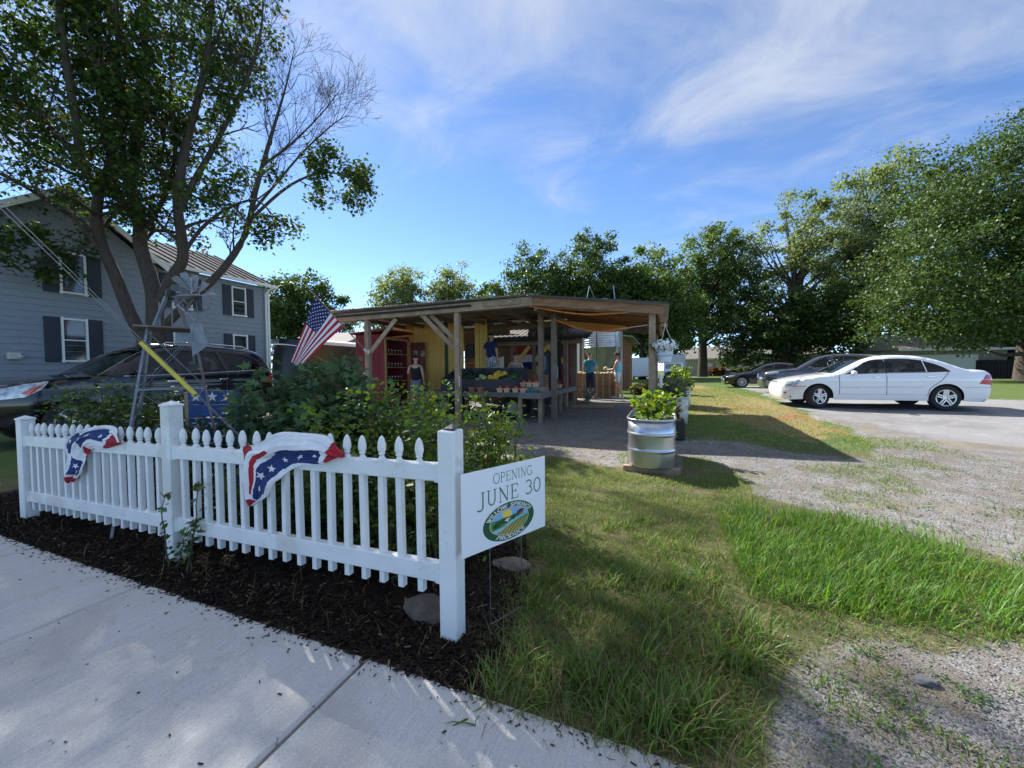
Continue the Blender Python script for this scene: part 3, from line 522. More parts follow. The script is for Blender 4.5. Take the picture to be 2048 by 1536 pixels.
b = MB(); b.add(ell(0, ORX, ORZ, .0006), [tuple(range(48))]); b.build('logo_oval', M('logo_green', (.018, .085, .035), rough=.45), panel)
b = MB(); b.add(ell(0, ORX*.765, ORZ*.70, .0010), [tuple(range(48))]); b.build('logo_rim', M('logo_cream', (.62, .58, .36), rough=.5), panel)
IRX, IRZ = ORX*.735, ORZ*.665
def clipdisc(poly, name, mat, off):  # a flat patch of the picture, cut by the oval
    b = MB(); q = []
    for (u, v) in poly:
        r_ = math.hypot(u, v); k = 1/r_ if r_ > 1 else 1; q.append(sp(OCX+u*k*IRX, OCZ+v*k*IRZ, off))
    b.add(q, [tuple(range(len(q)))]); return b.build(name, mat, panel)
dk = lambda a0, a1, n=16: [(math.cos(R_(a0+(a1-a0)*i/n)), math.sin(R_(a0+(a1-a0)*i/n))) for i in range(n+1)]
clipdisc(dk(0, 360, 40)[:-1], 'logo_sky', M('logo_sky', (.22, .42, .68), rough=.5), .0013)
clipdisc([(-.15+.26*math.cos(R_(k*24)), .62+.30*math.sin(R_(k*24))) for k in range(15)], 'logo_sun', M('logo_sun', (.85, .58, .08), rough=.5), .0015)
clipdisc(dk(160, 370, 24)+[(.6, .30), (.3, .42), (0, .34), (-.35, .38), (-.7, .30)], 'logo_field', M('logo_field', (.07, .22, .06), rough=.5), .0017)
clipdisc(dk(205, 225, 4)+[(-.3, -.55), (.15, -.2), (.6, .0), (.95, .12), (.97, .22), (.5, .16), (.0, -.05), (-.4, -.35)], 'logo_river', M('logo_river', (.25, .50, .62), rough=.5), .0019)
for k in range(6):
    a0 = -.55+.22*k; clipdisc([(a0-.15, -.98), (a0-.02, -.98), (a0+.42, -.28+.03*k), (a0+.34, -.28+.03*k)], 'logo_furrow', M('logo_furrow', (.55, .30, .07), rough=.5), .0021)
for u, v, s_ in ((-.62, .0, .2), (-.36, .1, .17), (-.78, -.12, .14), (.18, .2, .16), (-.12, .12, .17), (.42, .3, .12)):
    clipdisc([(u+s_*.8*math.cos(k*PI/6), v+s_*1.3*math.sin(k*PI/6)) for k in range(12)], 'logo_tree', M('logo_tree', (.012, .075, .018), rough=.5), .0021)
clipdisc([(.38, .28), (.72, .36), (.72, .58), (.38, .50)], 'logo_barn', M('logo_barn', (.25, .02, .02), rough=.5), .0023); clipdisc([(.32, .48), (.55, .66), (.78, .62), (.78, .54), (.38, .46)], 'logo_barn_roof', BLACK(), .0025)
clipdisc([(-.30, .12), (-.12, .26), (.02, .20), (-.10, .12), (-.08, -.08), (-.18, .05)], 'logo_cow', M('logo_white', (.75, .75, .72), rough=.5), .0025)
def arctext(text, a0, a1, kr, hgt, flip, w, name):
    tw = textw(text, .10); b = MB(); xx = 0
    def mp_(q, xx):
        f = (xx+q[0]+.18*q[1])/tw; a = R_(a0+(a1-a0)*f); rr = kr+(hgt*(q[1]-.5))*(-1 if flip else 1)
        return sp(OCX+ORX*rr*math.cos(a)*.995, OCZ+ORZ*(1-(1-rr)*1.25)*math.sin(a), .0014)
    for c_ in text: glyph(b, c_, w, lambda q, xx=xx: mp_(q, xx)); xx += GLY[c_][0]+.10
    b.build(name, M('logo_white', (.75, .75, .72), rough=.5), panel)
arctext('WILLOW SPRINGS', 163, 22, .865, .155, False, .20, 'logo_lettering'); arctext('PRODUCE', 233, 312, .865, .155, True, .20, 'logo_lettering')
b = MB(); wire = M('galvanised_wire', (.20, .20, .21), rough=.4, metal=.8)
for u in (.19, .43):
    p0 = sp(u, SH_*.8, -.006); b.tube([p0, sp(u, 0, -.006), (sp(u, 0, -.006)[0], sp(u, 0, -.006)[1], -.12)], .0024, 5)
b.tube([(sp(.19, 0, -.006)[0], sp(.19, 0, -.006)[1], .035), (sp(.43, 0, -.006)[0], sp(.43, 0, -.006)[1], .035)], .0024, 5)
b.build('wire_stake', wire, sign, 60)
# ---------------------------------------------------------------- garden windmill
st = M('galvanised_steel', (.22, .235, .26), (.15, .16, .18), rough=.5, metal=.4, scale=14, bump=.0008); ru = M('rusty_steel', (.20, .20, .205), (.15, .09, .055), rough=.7, metal=.2, scale=9)
wm = thing('garden_windmill', 'grey galvanised garden windmill on lattice tower behind the fence', 'windmill', (-4.66, 2.40, 0), R_(60))
T0, T1, PZ = .44, .17, 1.90
for sx_, sy_ in ((-1, -1), (1, -1), (1, 1), (-1, 1)):
    b = MB(); b.beam((sx_*T0, sy_*T0, -.05), (sx_*T1*.98, sy_*T1*.98, PZ), .021, .021, ch=.002); b.beam((sx_*T1*.75, sy_*T1*.75, PZ), (sx_*.035, sy_*.035, 2.22), .024, .024); b.build('leg', [st, ru][int(sx_ > 0)], wm)
def tw_(z): k = z/PZ; return T0+(T1-T0)*k
for z0, z1 in ((.18, .75), (.75, 1.3), (1.3, 1.86)):
    for k in range(4):
        a = [(-1, -1), (1, -1), (1, 1), (-1, 1)]; p_, q_ = a[k], a[(k+1) % 4]; w0, w1 = tw_(z0), tw_(z1)
        b = MB(); b.beam((p_[0]*w0, p_[1]*w0, z0), (q_[0]*w1, q_[1]*w1, z1), .012, .003); b.beam((q_[0]*w0, q_[1]*w0, z0), (p_[0]*w1, p_[1]*w1, z1), .012, .003, roll=.3); b.beam((p_[0]*w0, p_[1]*w0, z0), (q_[0]*w0, q_[1]*w0, z0), .014, .014); b.build('brace', st, wm)
b = MB(); b.box((0, 0, PZ), (.52, .52, .016)); b.box((0, 0, PZ+.012), (.44, .06, .006)); b.build('platform', ru, wm)
for k in range(3):
    b = MB(); a = R_(90*k); b.box((.09*math.cos(a), .09*math.sin(a), 2.04), (.012, .012, .25)); b.build('upright', st, wm)
b = MB(); b.lathe([(.03, -.05), (.04, -.03), (.04, .04), (.02, .06)], 12, (0, 0, 2.25)); b.build('gear_box', BLACK(), wm, 40)
wmi = Matrix.Rotation(-R_(60), 4, 'Z') @ Matrix.Translation((4.66, -2.40, 0))
hc = wmi @ Vector((-4.238, 2.391, 2.202)); hd = (wmi.to_3x3() @ Vector((.93*.96+.366*.16, .366*.96-.93*.16, .27))).normalized(); sd = hd.cross(Vector((0, 0, 1))).normalized(); ud = sd.cross(hd)
b = MB(); b.tube([Vector((0, 0, 2.22)), Vector((0, 0, 2.25)).lerp(hc, .5), hc+hd*.04], .012, 8); b.build('axle', st, wm)
b = MB(); b.tube([hc+(sd*math.cos(a)+ud*math.sin(a))*.15 for a in np.linspace(0, 2*PI, 25)], .004, 4); b.build('wheel_ring', st, wm)
for k in range(12):
    a = 2*PI*k/12+.2; rd = sd*math.cos(a)+ud*math.sin(a); tg = rd.cross(hd).normalized(); tl = (tg*math.cos(.7)+hd*math.sin(.7)); b = MB()
    pts = [hc+rd*r_+tl*w_ for r_, w_ in ((.05, -.006), (.05, .006), (.13, .020), (.21, .030), (.23, .024), (.23, -.024), (.21, -.030), (.13, -.020))]
    b.add([tuple(p_) for p_ in pts]+[tuple(p_+hd*.0025) for p_ in pts], [tuple(range(8)), tuple(range(15, 7, -1))]+[(i, (i+1) % 8, 8+(i+1) % 8, 8+i) for i in range(8)]); b.build('blade', st, wm)
q = [wmi @ Vector(p_) for p_ in ((-4.234, 2.328, 1.915), (-4.131, 2.37, 1.938), (-4.068, 2.387, 1.721), (-4.21, 2.327, 1.612))]
b = MB(); b.tube([Vector((0, 0, 2.2)), (q[0]+q[1])/2+Vector((0, 0, .03)), (q[0]+q[3])/2], .008, 6); b.build('tail_boom', st, wm)
nn_ = (q[1]-q[0]).cross(q[3]-q[0]).normalized()*.002; b = MB()
b.add([tuple(p_-nn_) for p_ in q]+[tuple(p_+nn_) for p_ in q], [(0, 1, 2, 3), (7, 6, 5, 4)]+[(i, (i+1) % 4, 4+(i+1) % 4, 4+i) for i in range(4)]); b.build('tail_vane', st, wm)
# ---------------------------------------------------------------- utility guy wire with yellow guard
ga, gb = Vector((-3.861, 2.181, 1.221)), Vector((-5.776, 1.653, 3.013))
gd = (gb-ga); gy = thing('guy_wire', 'steel guy wire with bright yellow plastic guard leaning over the windmill', 'guy wire', (-2.56, 2.54, 0)); go = Vector(gy.location)
ln = lambda f, o_=(0, 0, 0): ga+gd*f+Vector(o_)-go
b = MB(); b.tube([ln(-.70), ln(3)], .0032, 5); b.tube([ln(-.68), ln(.2, (.01, 0, .02)), ln(3, (.05, .02, .09))], .0032, 5); b.build('cable', wire, gy)

b = MB(); b.tube([ln(.02), ln(.285)], .020, 10); b.build('yellow_guard', M('guard_yellow', (.62, .50, .05), (.52, .41, .05), rough=.5, scale=9), gy, 50)
# ---------------------------------------------------------------- painted star board behind the tomatoes
bb = thing('star_board', 'blue painted plank board with white stars behind the tomato plants', 'board', (-4.47, 2.66, 0), R_(20))
blu = M('board_blue', (.02, .07, .24), (.015, .05, .17), rough=.7, scale=6, stretch=(2, 8, 8)); wst = M('board_white', (.66, .65, .60), rough=.7)
for k in range(7):
    b = MB(); b.box((0, 0, 1.20-.148*k), (.56, .022, .135), ch=.004); pl_ = b.build('plank', blu, bb)
    if k % 2 == 0:
        for i, u in enumerate((-.19, -.01, .16)):
            b = MB(); b.prism([(u+p_[0], 1.20-.148*k+p_[1]) for p_ in star(.058)], -.0135, -.0115); b.build('star', wst, pl_)
b = MB(); b.box((-.30, .02, .6), (.05, .05, 1.3)); b.build('stake', WOOD(), bb)
b = MB(); b.box((.24, .03, .6), (.05, .03, 1.25)); b.build('stake', WOOD(), bb)
# ---------------------------------------------------------------- blue-grey house
HS = -17.9
house = thing('house', 'two storey blue grey clapboard house with dark shutters and seamed metal roof', 'house', (HS, 9, .36)); ho = Vector(house.location)
def hp(b, name, mat, parent=house, smooth=None):
    b.v = [tuple(Vector(p_)-ho) for p_ in b.v]; return b.build(name, mat, parent, smooth)
sid = M('clapboard_blue', (.235, .262, .30), (.205, .23, .265), rough=.7, scale=2.5, stretch=(1, 2, 6)); trim = M('house_white_trim', (.72, .72, .70), rough=.6); shut = M('shutter_navy', (.02, .026, .04), rough=.6); roofm = M('seamed_roof', (.10, .10, .106), (.078, .078, .083), rough=.95, metal=0, scale=2, spec=.05)
gls = M('window_glass', (.02, .025, .03), (.05, .06, .07), rough=.06, scale=1.2, spec=.9, lo=.45, hi=.55)
b = MB(); b.box((HS-4.1, 10.8, 2.9), (8, 4.8, 5.3)); w1_ = hp(b, 'rear_wall', sid)
b = MB(); b.box((HS-3.9, 6.35, 2.9), (8, 4.5, 5.3)); w2_ = hp(b, 'front_wall', sid)
def board(x0, y0, y1, z, h, par):
    b = MB(); b.add([(x0, y0, z), (x0+.028, y0, z), (x0+.006, y0, z+h+.01), (x0, y0, z+h+.01), (x0, y1, z), (x0+.028, y1, z), (x0+.006, y1, z+h+.01), (x0, y1, z+h+.01)], [(0, 1, 2, 3), (7, 6, 5, 4), (1, 5, 6, 2), (0, 4, 5, 1), (3, 2, 6, 7), (0, 3, 7, 4)]); return hp(b, 'clapboard', sid, par)
cz = .20
for k in range(26):
    zz = .38+k*cz
    if zz > 5.4: break
    board(HS-.1, 8.62, 13.18, zz, cz, w1_); board(HS+.1, 4.1, 8.58, zz, cz, w2_)
GP, GE0, GE1, GPZ = 6.4, 3.9, 8.9, 7.36
gable = MB(); gable.prism([(GE0+.2, 5.45), (GE1-.2, 5.45), (GP, GPZ-.12)], HS-7.9, HS+.095, 'x'); hp(gable, 'gable_wall', sid)
for k in range(11):
    zz = 5.58+k*cz; f = (GPZ-.15-zz-cz)/(GPZ-5.45); hw = (GE1-GE0)/2*f-.1
    if hw > .1: board(HS+.1, GP-hw, GP+hw, zz, cz, w2_)
def slab4(q, th_, name, mat, par=house):  # thick quad
    q = [Vector(p_) for p_ in q]; nr = (q[1]-q[0]).cross(q[3]-q[0]).normalized()*th_; b = MB()
    b.add([tuple(p_) for p_ in q]+[tuple(p_+nr) for p_ in q], [(3, 2, 1, 0), (4, 5, 6, 7)]+[(i, (i+1) % 4, 4+(i+1) % 4, 4+i) for i in range(4)]); return hp(b, name, mat, par)
rf = slab4([(HS+.25, 8.5, 5.62), (HS+.25, 13.45, 5.62), (HS-4.1, 13.45, 7.55), (HS-4.1, 8.5, 7.55)], .05, 'roof', roofm); slab4([(HS-4.1, 8.5, 7.55), (HS-4.1, 13.45, 7.55), (HS-8.4, 13.45, 5.62), (HS-8.4, 8.5, 5.62)], .05, 'roof', roofm)
for k in range(12):
    yy = 8.7+k*.42; b = MB(); b.beam((HS+.27, yy, 5.69), (HS-4.1, yy, 7.63), .03, .05); hp(b, 'standing_seam', roofm, rf)
b = MB(); b.beam((HS+.33, 8.5, 5.60), (HS+.33, 13.47, 5.60), .12, .12); hp(b, 'gutter', trim)
b = MB(); b.beam((HS+.12, 13.42, 5.50), (HS+.12, 13.42, 5.60), .3, .1); b.beam((HS, 13.2, .4), (HS, 13.2, 5.5), .1, .1, ch=.004); hp(b, 'corner_board', trim)
b = MB(); b.prism([(13.18, 5.5), (13.22, 5.5), (13.22, 7.3), (13.18, 7.3)], HS-4.15, HS-4.05, 'x'); hp(b, 'gable_trim', sid)
for y0, y1 in ((GE0-.1, GP), (GE1+.1, GP)):
    z0 = 5.42; q = [(HS+.42, y0, z0), (HS+.42, y1, GPZ), (HS-8, y1, GPZ), (HS-8, y0, z0)]; slab4(q if y0 < y1 else q[::-1], .06, 'roof', roofm)
    b = MB(); b.beam((HS+.43, y0, z0-.05), (HS+.43, y1, GPZ-.05), .03, .18); hp(b, 'rake_board', trim)
def window(y0, y1, z0, z1, face, sh=True, lower=True):
    b = MB(); fw_ = .055; fx = face+.05
    for a_, c_ in (((fx, y0, (z0+z1)/2), (.07, fw_, z1-z0+.11)), ((fx, y1, (z0+z1)/2), (.07, fw_, z1-z0+.11)), ((fx, (y0+y1)/2, z1), (.07, y1-y0-fw_, fw_)), ((fx+.01, (y0+y1)/2, z0), (.10, y1-y0+.1, fw_)), ((fx-.01, (y0+y1)/2, (z0+z1)/2), (.04, y1-y0-fw_, .035))): b.box(a_, c_)
    w_ = hp(b, 'window', trim)
    b = MB(); b.box((face+.02, (y0+y1)/2, (z0+z1)/2+.4*(z1-z0)/1.6*.0+ (z1-z0)/4), (.03, y1-y0-fw_, (z1-z0)/2-.03)); hp(b, 'pane', gls, w_)
    b = MB(); b.box((face+.012, (y0+y1)/2, (z0+z1)/2-(z1-z0)/4), (.03, y1-y0-fw_, (z1-z0)/2-.03)); hp(b, 'pane', gls, w_)
    if sh:
        for s_ in (y0-.22, y1+.22):
            b = MB(); b.box((face+.05, s_, (z0+z1)/2), (.045, .34, z1-z0+.08), ch=.008)
            for q in range(2): b.box((face+.068, s_, (z0+z1)/2+(q-.5)*(z1-z0)*.5), (.02, .25, (z1-z0)*.42), ch=.006)
            hp(b, 'shutter', shut)
for y0, y1, z0, z1, fc in ((6.20, 6.76, 1.88, 3.22, HS+.1), (6.22, 6.78, 4.06, 5.33, HS+.1), (9.30, 9.95, 4.06, 5.30, HS-.1), (11.56, 12.14, 4.06, 5.30, HS-.1), (11.56, 12.16, 1.88, 3.16, HS-.1), (9.30, 9.95, 1.88, 3.16, HS-.1)): window(y0, y1, z0, z1, fc)
b = MB(); b.tube([(HS+.33, 13.2, 5.55), (HS+.06, 13.05, 5.25), (HS+.06, 13.05, .5)], .045, 8); hp(b, 'downspout', trim)
for y0_, y1_, fx_ in ((8.62, 13.2, HS-.07), (4.1, 8.6, HS+.13)): b = MB(); b.box((fx_, (y0_+y1_)/2, .2), (.06, y1_-y0_, .5)); hp(b, 'foundation', M('foundation_grey', (.25, .24, .23), (.19, .18, .17), rough=.95, scale=6))
b = MB(); b.box((HS+.2, 5.18, 2.0), (.16, .26, .2), ch=.02); b.tube([(HS+.28, 5.25, 2.0), (HS+.36, 5.3, 1.98)], .05, 10); hp(b, 'meter_box', M('meter_grey', (.45, .45, .44), rough=.6))
# ---------------------------------------------------------------- low garage roof behind the trailer
gb_ = thing('shed', 'low grey shed roof seen behind the black cargo trailer', 'shed', (-19.5, 19, .36))
b = MB(); b.box((0, 0, 1.35), (5, 4, 2.7)); b.build('wall', M('shed_grey', (.3, .3, .29), rough=.8), gb_); b = MB(); b.prism([(-2.3, 2.7), (2.3, 2.7), (0, 3.6)], -2.8, 2.8, 'x'); b.build('roof', M('shingle_grey', (.22, .20, .18), (.15, .14, .13), rough=.9, scale=20), gb_)
# ---------------------------------------------------------------- black enclosed cargo trailer
trl = thing('cargo_trailer', 'black enclosed cargo trailer with rounded nose and white roof edge', 'trailer', (-12.75, 9.7, g1(9.7)))
blk = M('trailer_black', (.010, .010, .012), (.014, .014, .016), rough=.35, spec=.5, scale=3); brt = M('trailer_white_roof', (.70, .71, .73), rough=.5)
TWd, TLn, TZ0, TZ1 = .80, 4.6, .42, 2.42
b = MB(); prof = [(-TWd, TZ0), (TWd, TZ0), (TWd, TZ1), (-TWd, TZ1)]
b.box((0, TLn/2+.3, (TZ0+TZ1)/2), (2*TWd, TLn-.6, TZ1-TZ0), ch=.03); b.build('body', blk, trl)
b = MB(); G_ = []   # rounded nose
for i in range(13):
    a = PI*i/12; G_.append([(-TWd*math.cos(a)*(1-.12*k*k), .6-.62*math.sin(a)*(1-.35*k**3), TZ0+(TZ1-TZ0+.10*math.sin(a))*k) for k in np.linspace(0, 1, 9)])
b.grid(G_); b.add([p_ for p_ in [r_[-1] for r_ in G_]]+[(0, .6, TZ1+.06)], [(i, i+1, 13) for i in range(12)]); b.build('nose', blk, trl, 60)
b = MB(); G_ = [[(-TWd*1.01*math.cos(PI*i/10), yy, TZ1+.03+.13*math.sin(PI*i/10)) for yy in (.55, TLn)] for i in range(11)]; b.grid(G_); b.build('roof', brt, trl, 60)
for s_ in (-1, 1):
    b = MB(); b.box((s_*(TWd+.008), TLn/2+.3, TZ1-.02), (.02, TLn-.55, .10)); b.build('roof_edge', brt, trl)
b = MB(); b.tube([(-TWd*1.0*math.cos(a), .59-.60*math.sin(a), TZ1-.25+.14*math.sin(a)) for a in np.linspace(.05, PI-.05, 15)], .016, 6); b.build('nose_trim', brt, trl, 60)
b = MB(); b.box((-.05, -.045, TZ1-.02), (.34, .012, .13)); pl_ = b.build('name_plate', BLACK(), trl)
b = MB()
for a_, c_ in (((-.05, -.053, TZ1+.045), (.34, .008, .01)), ((-.05, -.053, TZ1-.085), (.34, .008, .01)), ((-.22, -.053, TZ1-.02), (.01, .008, .13)), ((.12, -.053, TZ1-.02), (.01, .008, .13))): b.box(a_, c_)
b.build('plate_border', brt, pl_)
b = MB(); xx = 0
for c_ in 'H': pass
def mpl(q, xx): return (-.19+(xx+q[0])*.062, -.0535, TZ1-.055+q[1]*.07)
def px(u, w=.62): return arc(u+.22, .30, .2, .3, 0, 360, 12)
small = {'H': ([([(.1, 0), (.1, 1)], 1), ([(.5, 0), (.5, 1)], 1), ([(.1, .5), (.5, .5)], 1)], .64), 'a': ([(arc(.25, .3, .2, .3, 0, 360, 12), 1), ([(.46, .6), (.46, 0)], 1)], .6), 'u': ([([(.1, .6), (.1, .2)]+arc(.27, .2, .17, .2, 180, 360, 6)+[(.44, .6)], 1)], .56), 'l': ([([(.1, 0), (.1, 1)], 1)], .24),
         'm': ([([(.1, 0), (.1, .6)], 1), (arc(.25, .42, .15, .18, 180, 0, 6)+[(.4, 0)], 1), (arc(.55, .42, .15, .18, 180, 0, 6)+[(.7, 0)], 1)], .82), 'r': ([([(.1, 0), (.1, .6)], 1), (arc(.28, .4, .18, .2, 180, 60, 5), 1)], .42), 'k': ([([(.1, 0), (.1, 1)], 1), ([(.1, .3), (.42, .62)], 1), ([(.2, .38), (.45, 0)], 1)], .5)}
for c_ in 'Haulmark':
    for pts, k in small[c_][0]: stroke(b, pts, .11, lambda q, xx=xx: mpl(q, xx))
    xx += small[c_][1]
b.build('lettering', brt, pl_)
for yy in (2.6, 3.3):
    for s_ in (-1, 1):
        b = MB(); b.lathe([(.10, -.09), (.30, -.09), (.33, -.06), (.33, .06), (.30, .09), (.10, .09)], 18, (s_*(TWd+.06), yy, .33), axis='x'); b.build('wheel', BLACK(), trl, 40)
b = MB(); b.beam((-.5, .6, .42), (0, -.9, .42), .07, .1); b.beam((.5, .6, .42), (0, -.9, .42), .07, .1); b.tube([(0, -.6, .42), (0, -.6, 0)], .03, 8); b.build('tow_frame', BLACK(), trl)
# ---------------------------------------------------------------- vehicles (nose towards local -x, local x = 0 at the nose tip)
tyre = M('tyre_rubber', (.014, .014, .015), (.022, .021, .02), rough=.85, scale=12); alloy = M('alloy_rim', (.55, .56, .58), rough=.28, metal=.85); glass = bpy.data.materials.new('car_glass'); glass.use_nodes = True; gt = glass.node_tree; gt.nodes.clear()
gtr = gt.nodes.new('ShaderNodeBsdfTransparent'); gtr.inputs[0].default_value = (.42, .46, .46, 1); ggl = gt.nodes.new('ShaderNodeBsdfGlossy'); ggl.inputs['Roughness'].default_value = .01; gfr = gt.nodes.new('ShaderNodeFresnel'); gfr.inputs[0].default_value = 1.5
gmx = gt.nodes.new('ShaderNodeMixShader'); gt.links.new(gfr.outputs[0], gmx.inputs[0]); gt.links.new(gtr.outputs[0], gmx.inputs[1]); gt.links.new(ggl.outputs[0], gmx.inputs[2]); gou = gt.nodes.new('ShaderNodeOutputMaterial'); gt.links.new(gmx.outputs[0], gou.inputs[0])
chrome = M('chrome_trim', (.7, .7, .72), rough=.15, metal=1); lampc = M('headlamp_lens', (.58, .62, .66), (.16, .18, .21), rough=.08, scale=14, spec=.8, coat=.8); tail = M('tail_lamp', (.42, .01, .02), rough=.12, coat=.8, spec=.6); amber = M('amber_lens', (.62, .09, .03), rough=.15, coat=.6)
seam = M('panel_gap', (.03, .03, .032), rough=.7); blackT = BLACK()
def wheel(name, par, loc, R, w, nsp, style):
    x0, y0, z0 = loc; r_ = R*.70
    wl = MB(); wl.lathe([(r_*.98, -w/2), (R*.93, -w/2), (R, -w*.36), (R, w*.36), (R*.93, w/2), (r_*.98, w/2), (r_*.94, w*.3)], 40, axis='y', caps=False); t_ = wl.build('tyre', tyre, par, 35); t_.name = 'wheel'; t_.location = loc
    b = MB(); b.lathe([(r_*.99, -w*.42), (r_*.95, -w*.47), (r_*.86, -w*.45), (r_*.84, -w*.2), (r_*.84, 0)], 40, axis='y', caps=False); b.lathe([(.001, -w*.42), (.065, -w*.42), (.08, -w*.34)], 20, axis='y')
    for k in range(nsp):
        a = 2*PI*k/nsp+.3; d_ = Vector((math.cos(a), 0, math.sin(a))); e_ = Vector((-d_.z, 0, d_.x))
        offs = (-.10, .10) if style == 2 else (0,)
        for of in offs:
            p0 = d_*.04+e_*of*.25+Vector((0, -w*.36, 0)); p1 = d_*r_*.93+e_*of*r_*1.15+Vector((0, -w*.42, 0)); b.beam(p0, p1, .036 if nsp > 7 else .07 if style == 2 else .085, .03)
    b.build('rim', alloy, t_, 35)
    b = MB(); b.lathe([(r_*.84, -w*.12), (.02, -w*.12)], 24, axis='y', caps=False); b.build('brake_disc', M('brake_dark', (.04, .04, .042), rough=.5, metal=.5), t_)
    return t_
def car(name, label, cat, loc, rz, paint, top, windows, Wm, wheels, R, nsp=5, style=1, cowl=None, roof0=None, roof1=None, deck=None, belt=.95, seams=(), head=None, tails=None, extras=None, nosetaper=.30, tailtaper=.22, group=None, tumble=.36, sill=.24, clad=None):
    th = thing(name, label, cat, loc, rz, group)
    prof = [np.array(p_) for p_ in crom(top, 7)]; L = max(p_[0] for p_ in prof)
    bot = []; x0, x1 = prof[0][0], prof[-1][0]
    Ra = R*1.13
    low = []
    for wx in sorted(wheels, reverse=True):
        sm = math.acos((sill-R)/Ra); low += [(wx+Ra*math.sin(s_), R+Ra*math.cos(s_)) for s_ in np.linspace(sm, -sm, 22)]
    outline = [tuple(p_) for p_ in prof]+low
    tp = np.array(prof)
    def Wf(x_, z_, rd=.055):
        x_ = np.asarray(x_, float); z_ = np.asarray(z_, float); w_ = np.full(x_.shape, Wm)
        fx = np.clip(1-x_/.85, 0, 1); w_ = w_-nosetaper*fx**2.2; rx = np.clip(1-(L-x_)/.8, 0, 1); w_ = w_-tailtaper*rx**2.2
        w_ = w_-.05*np.clip((.62-z_)/.4, 0, 1)**2-.028*np.clip((z_-.70)/.3, 0, 1)**1.6
        w_ = w_+.012*np.exp(-((z_-(belt-.13))/.035)**2)
        w_ = w_-tumble*np.clip(z_-belt, 0, 2)-.05*np.clip(z_-belt, 0, 2)**2
        d_ = pdist(x_, z_, [tuple(p_) for p_ in prof], closed=False); k = np.clip(1-d_/rd, 0, 1); return w_-rd*(1-np.sqrt(np.maximum(0, 1-k*k)))*1.0
    # side panels by constrained triangulation
    gx, gzz = np.meshgrid(np.arange(0, L, .075), np.arange(.1, 2.2, .055)); gp = np.stack([gx.ravel(), gzz.ravel()], 1)
    polys = [outline]+[w_ for w_ in windows]
    ins = inpoly(gp[:, 0], gp[:, 1], outline)
    for pl in polys: ins &= pdist(gp[:, 0], gp[:, 1], pl) > .022
    verts = []; edges = []
    for pl in polys:
        n0 = len(verts); q = []
        for i in range(len(pl)):
            a_, c_ = np.array(pl[i]), np.array(pl[(i+1) % len(pl)]); ns = max(1, int(np.linalg.norm(c_-a_)/.09)); q += [tuple(a_+(c_-a_)*k/ns) for k in range(ns)]
        verts += q; edges += [(n0+i, n0+(i+1) % len(q)) for i in range(len(q))]
    # ring just inside the outline for the rounded shoulder
    verts += [tuple(p_) for p_ in gp[ins]]
    res = delaunay_2d_cdt([Vector(v_) for v_ in verts], edges, [], 0, 1e-5); V2 = np.array([tuple(v_) for v_ in res[0]]); T2 = [tuple(f_) for f_ in res[2]]
    C2 = np.array([V2[list(f_)].mean(0) for f_ in T2]); inside = inpoly(C2[:, 0], C2[:, 1], outline); wid = np.full(len(T2), -1)
    for i, w_ in enumerate(windows): wid[inpoly(C2[:, 0], C2[:, 1], w_)] = i
    Wv = Wf(V2[:, 0], V2[:, 1]); body = MB()
    def addtris(b, sel, sgn, inset=0.):
        idx = {}; vs = []; fs = []
        for f_ in sel:
            t3 = []
            for i in f_:
                if i not in idx: idx[i] = len(vs); vs.append((V2[i][0], sgn*(Wv[i]-inset), V2[i][1]))
                t3.append(idx[i])
            fs.append(tuple(t3))
        b.add(vs, fs)
    sel = [f_ for f_, a_, c_ in zip(T2, inside, wid) if a_ and c_ < 0]
    for sgn in (-1, 1): addtris(body, sel, sgn)
    # top strip: bumper, bonnet, screen, roof, boot
    Wt = Wf(tp[:, 0], tp[:, 1]); ks = np.linspace(-1, 1, 13); nr = np.zeros_like(tp); nr[1:-1] = tp[2:]-tp[:-2]; nr[0] = tp[1]-tp[0]; nr[-1] = tp[-1]-tp[-2]; nr = np.stack([-nr[:, 1], nr[:, 0]], 1); nr = unit(nr)
    if nr[len(nr)//2][1] < 0: nr = -nr
    rows = []
    for p_, w_, n_ in zip(tp, Wt, nr):
        cr = .05*w_; rows.append([(p_[0]+n_[0]*cr*(1-k*k)*(1.2 if abs(n_[0]) > .75 else 1), w_*k, p_[1]+n_[1]*cr*(1-k*k)) for k in ks])
    def seg(p_): return 'w' if cowl and cowl <= p_[0] <= roof0 and p_[1] > belt-.02 else ('r' if deck and roof1 <= p_[0] <= deck and p_[1] > belt-.05 else 'b')
    bt = {'w': MB(), 'r': MB()}
    for i in range(len(rows)-1):
        mid = (tp[i]+tp[i+1])/2; s_ = seg(mid)
        if s_ == 'b': body.grid([rows[i], rows[i+1]])
        else:
            body.grid([rows[i][:2], rows[i+1][:2]]); body.grid([rows[i][-2:], rows[i+1][-2:]]); bt[s_].grid([rows[i][1:-1], rows[i+1][1:-1]])
    bo = body.build('body', paint, th, 32)
    bm = bmesh.new(); bm.from_mesh(bo.data); bmesh.ops.remove_doubles(bm, verts=bm.verts[:], dist=.0008); bmesh.ops.recalc_face_normals(bm, faces=bm.faces[:]); bm.to_mesh(bo.data); bm.free(); bo.data.polygons.foreach_set('use_smooth', [True]*len(bo.data.polygons)); bo.data.set_sharp_from_angle(angle=R_(38))
    for k, nme in (('w', 'windscreen'), ('r', 'rear_window')):
        if bt[k].f: bt[k].build(nme, glass, th, 180)
    for i in range(len(windows)):
        s_ = [f_ for f_, c_ in zip(T2, wid) if c_ == i]
        for sgn in (-1, 1): b = MB(); addtris(b, s_, sgn, .012); b.build('side_window', glass, th, 180)
